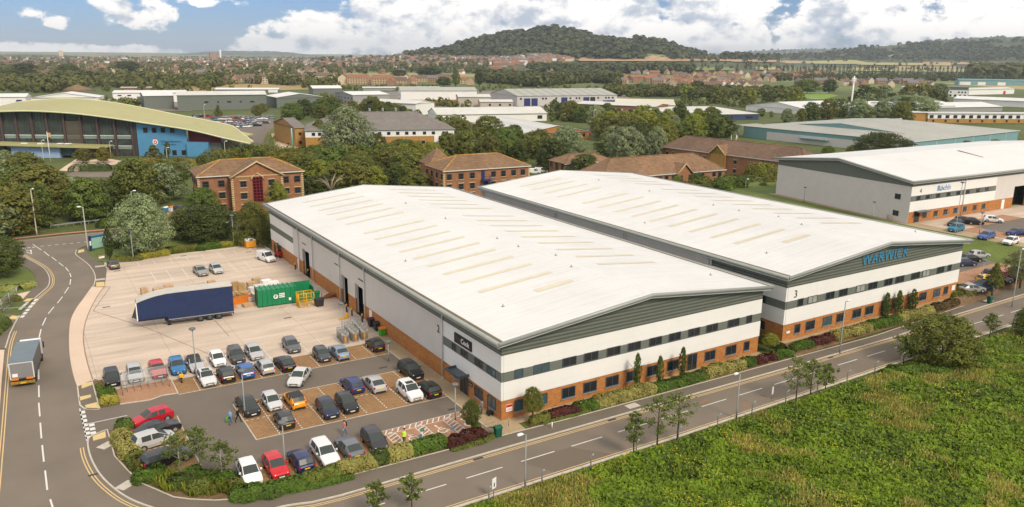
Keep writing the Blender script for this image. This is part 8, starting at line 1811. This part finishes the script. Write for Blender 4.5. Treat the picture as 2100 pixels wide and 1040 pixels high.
p = G(1601,189); t = thing('football_goal', 'grey framed football goal at the far side of the pitch', 'goal', p, .5); MB().tube([(-4,0,0),(-4,0,3.2),(4,0,3.2),(4,0,0)], .25, 5).build('goal_frame', STEEL, t)
p = G(1431,201); dup(t, p, .9, label='small football goal left of the pitch, half hidden by trees')
p = G(158,186); b = MB(); b.tube([(p[0],p[1],0),(p[0],p[1],3),(p[0],p[1],5.5)], [17,9,1.5], 9); tag(b.build('spoil_heap', mat('brown_earth', (.20,.13,.07), .95, .3, .3)), 'heap of brown earth behind the white gabled shed', 'earth heap')
flat('estate_yard', gp([(640,228),(1290,228),(1290,192),(1000,186),(650,190)]), .05, mat('estate_tarmac', (.20,.175,.145), .9, .15, .3, coords='World', var2=.2, scale2=.03))
flat('estate_yard', gp([(200,228),(395,228),(395,200),(205,203)]), .05, MATS['estate_tarmac'])
# houses
def house_mesh(w, d, h, r, wall, roof, gable=False):
    b = MB(); b.box(-w/2,-d/2,0,w/2,d/2,h,0,skip='bt'); b.poly([(-w/2-.3,-d/2-.3,h-.1),(w/2+.3,-d/2-.3,h-.1),(w/2+.3,0,h+r),(-w/2-.3,0,h+r)],1); b.poly([(-w/2-.3,0,h+r),(w/2+.3,0,h+r),(w/2+.3,d/2+.3,h-.1),(-w/2-.3,d/2+.3,h-.1)],1)
    for x in (-w/2, w/2): b.poly([(x,-d/2,h-.1),(x,d/2,h-.1),(x,0,h+r-.1)],0)
    n = max(2, int(w/3.2)); fl = max(1, int(h/2.6))
    for k in range(n):
        for f in range(fl):
            x = -w/2+w*(k+.5)/n; b.poly([(x-.55,-d/2-.04,.9+2.6*f),(x+.55,-d/2-.04,.9+2.6*f),(x+.55,-d/2-.04,2.1+2.6*f),(x-.55,-d/2-.04,2.1+2.6*f)],2); b.poly([(x+.55,d/2+.04,.9+2.6*f),(x-.55,d/2+.04,.9+2.6*f),(x-.55,d/2+.04,2.1+2.6*f),(x+.55,d/2+.04,2.1+2.6*f)],2)
    b.box(w*.28,-.4,h+r*.5,w*.28+.8,.4,h+r+1.1,0); return b.mesh('house', [wall, roof, GLASS])
CRE = mat('cream_render', (.60,.50,.36), .8, .08, .3); HBR = mat('house_brick', (.33,.19,.115), .85, .12, .4); HBR2 = mat('house_brick_light', (.46,.33,.21), .85, .12, .4); HT1 = mat('house_roof_brown', (.15,.105,.08), .85, .15, .4); HT2 = mat('house_roof_terracotta', (.27,.125,.07), .85, .15, .4); HT3 = mat('house_roof_slate', (.165,.155,.15), .8, .12, .4)
HM = [house_mesh(10,9,5.2,4,HBR,HT1), house_mesh(9,9,5.2,4.2,HBR2,HT2), house_mesh(16,9,5.2,4,HBR,HT3), house_mesh(11,9,5.2,4.2,CRE,HT1), house_mesh(22,9,5.2,4,HBR2,HT1), house_mesh(9,8,5.2,3.4,WCLAD,HT2), house_mesh(24,11,8.2,4,CRE,HT1), house_mesh(26,11,8.2,4,HBR2,HT2), house_mesh(20,9,5.2,3,HBR,HT2)]
HN = ['brown roofed brick house','terracotta roofed brick house','slate roofed brick terrace','cream rendered house','long brown roofed brick terrace','white rendered house','three storey cream apartment house','three storey brick apartment house','terracotta roofed brick terrace']
HC = [0]
def house(u, v, k, where, rot=None, p=None):
    p = p or land(u, v)
    if p is None: return
    o = bpy.data.objects.new('house', HM[k]); link(o); o.location = p; o.rotation_euler = (0,0,rnd.choice((-.5,1.07,.2))+rnd.uniform(-.2,.2) if rot is None else rot); HC[0] += 1
    return tag(o, HN[k]+' '+where, 'house', 'houses '+where)
for u, v, k, r in ((462,171,0,-.5),(482,172,1,1.07),(497,168,4,-.5),(530,172,6,-.35),(572,172,3,1.1),(590,170,3,-.4),(556,168,7,1.1),(615,166,4,-.5),(663,169,6,-.4),(640,163,2,-.5),(690,165,3,1.0),(705,172,6,1.1),(722,172,6,1.1),(735,173,7,-.5),(762,172,8,-.4),(785,174,7,-.5),(803,175,8,1.0),(816,173,4,-.5),(834,172,6,1.1),(845,174,1,.3),(860,168,4,-.5),(885,168,2,-.5),(912,165,4,-.4),(950,172,1,-.5),(965,174,1,1.0)): house(u, v, k, 'in the nearest row beyond the sheds', r)
for k in range(104): u = 1240+rnd.uniform(0,470); v = 151+rnd.uniform(0,27)*min(1,(1700-u)/300+.3); house(u, v, rnd.choice((0,1,1,1,2,8,8,4,3)), 'on the right hand estate')
for k in range(12): u = 1400+14*k; house(u, 182+rnd.uniform(-4,3), rnd.choice((3,0,3,5)), 'beside the football field')
for k in range(16): house(1640+18*k+rnd.uniform(-6,6), 172+.35*k+rnd.uniform(-4,6), rnd.choice((2,0,3,2)), 'beyond the football field')
for k in range(70): u = rnd.uniform(0,470); v = 134+22*rnd.random()**1.3; house(u, v, rnd.choice((0,0,1,2,4,8,3)), 'in the left hand town')
for k in range(80): u = rnd.uniform(470,1230); v = 134+20*rnd.random()**1.4; house(u, v, rnd.choice((0,0,1,2,4,8,3,5)), 'in the town below the hill')
# the rest of the town is too far to tell apart
def far_town(n):
    b = MB(); mats_ = [HBR, HT1, CRE, HT2, HT3, WCLAD]
    for k in range(n):
        r = rnd.random()
        if r < .50: u, v = 830+rnd.gauss(160,110), 108+24*rnd.random()
        elif r < .8: u, v = rnd.uniform(400,1000), 119+18*rnd.random()
        else: u, v = rnd.uniform(-20,480), 117+14*rnd.random()
        if u > 1190 or (u < 800 and v < 119): continue
        p = land(u, v)
        if p is None or p[2] > 95: continue
        a = rnd.choice((-.5,1.07,.3))+rnd.uniform(-.25,.25); ax, ay = (math.cos(a),math.sin(a)), (-math.sin(a),math.cos(a)); w, d, h = rnd.uniform(5,12), 4.2, rnd.uniform(5,6.5); z = p[2]-.5; wl = rnd.choice((0,0,0,2,2,5)); rf = rnd.choice((1,1,3,4,4))
        Q = lambda x, y, zz: (p[0]+ax[0]*x+ay[0]*y, p[1]+ax[1]*x+ay[1]*y, z+zz)
        for s, t in (((-w,-d),(w,-d)),((w,-d),(w,d)),((w,d),(-w,d)),((-w,d),(-w,-d))): b.poly([Q(*s,0),Q(*t,0),Q(*t,h),Q(*s,h)],wl)
        b.poly([Q(-w,-d,h),Q(w,-d,h),Q(w,0,h+3),Q(-w,0,h+3)],rf); b.poly([Q(-w,0,h+3),Q(w,0,h+3),Q(w,d,h),Q(-w,d,h)],rf)
        for x in (-w, w): b.poly([Q(x,-d,h),Q(x,d,h),Q(x,0,h+3)],wl)
    o = b.build('far_houses', mats_); tag(o, 'dense far off town spreading up to the foot of the wooded hill', 'town', kind='stuff')
far_town(1500)
def hill_woods(n, u0, u1, zmin, zmax, name, label, hr, col, m_=12):
    C = []; NR = []; S = []; k = 0; tries = 0
    while k < n and tries < n*8:
        tries += 1; p = land(rnd.uniform(u0, u1), rnd.uniform(57, 124))
        if p is None or not zmin < p[2] < zmax: continue
        if mnoise.noise(Vector((p[0]*.004, p[1]*.004, 2))) < -.28: continue
        h = rnd.uniform(*hr); d = unitv(rng.normal(size=(m_,3))); d[:,2] = np.abs(d[:,2]); C.append(np.array(p)+np.array((0,0,h*.35))+d*np.array((h*.5,h*.5,h*.55))*rng.uniform(.7,1,(m_,1))); NR.append(unitv(d+np.array((0,0,.3)))); S.append(np.full(m_, h*.27)); k += 1
    o = bpy.data.objects.new(name, quads_mesh(name, np.concatenate(C), np.concatenate(NR), np.concatenate(S), leafmat(name+'_leaf', False, col, .05), 1.2)); link(o); tag(o, label, 'woodland', kind='stuff')
hill_woods(1500, 830, 1450, 26, 400, 'hill_woodland', 'dense wood covering the big hill', (14,24), (.085,.098,.034), 9)
hill_woods(900, 1480, 2110, 22, 400, 'ridge_woodland', 'woods on the long ridge at the right', (15,24), (.080,.095,.034))
for u, v, w, h, m, lab in ((437,121,16,30,HBR,'dark tower block far off before the blue hill'),(452.5,121,4,46,WHITE,'thin pale tower far off right of the dark tower block'),(126,119,9,34,CRE,'pale church tower on the far left skyline')):
    p = land(u, v) or G(u, v); tag(MB().box(-w,-w,0,w,w,h).build('tower', m, None, p), lab, 'tower')
# far trees: one mass of crowns
def far_woods(n, region, name, label, hr, cols_):
    C = []; NR = []; S = []
    for k in range(n):
        u, v = region()
        p = land(u, v)
        if p is None: continue
        h = rnd.uniform(*hr); m_ = 34; d = unitv(rng.normal(size=(m_,3))); C.append(np.array(p)+np.array((0,0,h*.5))+d*np.array((h*.46,h*.46,h*.5))*rng.uniform(.7,1,(m_,1))); NR.append(unitv(d+np.array((0,0,.3)))); S.append(np.full(m_, h*.14))
    o = bpy.data.objects.new(name, quads_mesh(name, np.concatenate(C), np.concatenate(NR), np.concatenate(S), leafmat(name+'_leaf', False, cols_, .12), 1.2)); link(o); tag(o, label, 'woodland', kind='stuff')
far_woods(1300, lambda: (rnd.uniform(-20,1000), 118+34*rnd.random()**1.2), 'far_woodland', 'trees among the far town as one mass', (8,14), (.125,.13,.034))
far_woods(760, lambda: (lambda u: (u, 156+(30 if u < 340 else 22)*rnd.random()+5*math.sin(u*.021)))(rnd.uniform(-20,700)), 'near_woodland', 'belt of trees between the town and the sheds, as one mass', (4,13), (.13,.135,.03))
far_woods(560, lambda: (lambda u: (u, 159+16*rnd.random()+4*math.sin(u*.03)))(rnd.uniform(980,1270)), 'middle_woodland', 'dark tree belt beyond the long silver shed, as one mass', (10,16), (.095,.105,.024))
far_woods(520, lambda: (lambda u: (u, 185+13*rnd.random()+(u-1250)*.012))(rnd.uniform(1240,1640)), 'field_woodland', 'tree belt before the right hand estate, as one mass', (6,9.5), (.11,.12,.024))
far_woods(480, lambda: (rnd.uniform(1560,2120), 157+10*rnd.random()), 'right_woodland', 'tree belt under the poplar row, as one mass', (6,11), (.085,.095,.026))
far_woods(170, lambda: (rnd.uniform(1400,2110), 116+34*rnd.random()), 'hedgerow_trees', 'hedgerow trees on the right hand plain, as one mass', (8,15), (.09,.105,.032))
far_woods(260, lambda: (1990+rnd.uniform(0,130), 146+16*rnd.random()), 'poplar_wood', 'tall poplar wood at the right edge, as one mass', (22,30), (.125,.13,.035))
far_woods(420, lambda: (rnd.uniform(1085,1290) if rnd.random() < .5 else rnd.uniform(1285,1420), 146+4*rnd.random()), 'shelter_belt', 'dense line of tall trees below the hill, as one mass', (16,22), (.095,.11,.03))
ESTATE = [((640,181),(900,186)),((980,180),(1290,190)),((205,184),(560,189)),((1120,225),(1260,250)),((1230,232),(1420,246)),((1380,208),(1640,222)),((560,236),(860,246)),((640,200),(760,215)),((850,212),(990,222)),((1560,236),(1880,242)),((1740,205),(1940,212)),((1270,190),(1420,200)),((200,205),(300,225)),((1030,290),(1120,305)),((880,250),(960,290))]
def estate_pt():
    (a, b_), (c, d) = rnd.choice(ESTATE); return rnd.uniform(a, c), rnd.uniform(b_, d)
def estate_free():
    for _ in range(30):
        u, v = estate_pt(); p = G(u, v)
        if free(p): return u, v
    return 1250, 200
far_woods(640, estate_free, 'estate_shrubbery', 'shrubs and small trees between the sheds of the estate, as one mass', (2.5,6.5), (.135,.15,.030))
for k in range(56):
    u = 1590+8.6*k+rnd.uniform(-2,2); v = 153+.06*(u-1590)*.12; p = G(u, v); h = rnd.uniform(17,24)
    tree(p[0], p[1], h, h*.28, 'poplar', (.11,.115,.032), 'tall slim poplar in the long row on the right hand plain', 'poplars in the long row', 2, single=True, name='poplar_tree')
for k in range(14):
    u = 1400+14*k+rnd.uniform(-4,4); p = G(u, 149); h = rnd.uniform(16,22); tree(p[0], p[1], h, h*.36, 'poplar', (.10,.11,.03), 'tall slim poplar left of the long row, above the red roofs', 'poplars above the estate', 2, single=True, name='poplar_tree')
for a in ((52,160,131,46,'broad dark tree on the far left, larger of two'),(22,164,142,30,'dark tree on the far left, smaller of two'),(140,155,132,34,'dark tree in the far left houses'),(262,150,126,44,'dark tree before the far left terrace'),(880,157,137,48,'wide dark tree in the middle of the far town'),(820,158,143,30,'dark tree behind the brick apartments'),(935,178,142,18,'tall narrow tree beside the far apartments'),(983,178,142,18,'tall narrow tree left of the dark belt'),(910,178,158,30,'round dark tree before the red roofs'),(533,150,136,20,'small dark tree above the cream apartments'),(615,150,136,18,'dark tree right of the cream apartments'),(600,174,157,36,'dark tree before the cream houses'),(655,175,160,32,'green tree right of the cream houses'),(1700,192,163,26,'dark round tree beside the football field'),(1655,192,163,44,'broad tree before the far estate'),(1430,192,166,30,'dark tree before the white houses'),(430,172,150,40,'broad green tree left of the brick houses'),(385,176,155,36,'green tree left of the broad green tree'),(448,172,148,22,'dark tree against the brick houses')):
    tpx(a[0], a[1], a[2], a[3], 'round' if a[3] > 19 else 'poplar', DK if 'dark' in a[4] else GR, a[4], 1)
print('houses', HC[0], 'trees', NTREE[0])
# ---------------------------------------------------------------- haze
b = MB(); b.box(-15500,-2500,-1.2,15500,15500,265); hz = b.build('haze', None or bpy.data.materials.new('haze_air')); tag(hz, 'thin pale blue haze over the plain', 'haze', kind='stuff')
hm = bpy.data.materials['haze_air']; hm.use_nodes = True; nt = hm.node_tree; nt.nodes.remove(nt.nodes['Principled BSDF']); pv = nt.nodes.new('ShaderNodeVolumePrincipled'); pv.inputs['Color'].default_value = (.80,.89,1.0,1); pv.inputs['Density'].default_value = HAZE; pv.inputs['Anisotropy'].default_value = .1
nt.links.new(pv.outputs[0], nt.nodes['Material Output'].inputs['Volume'])
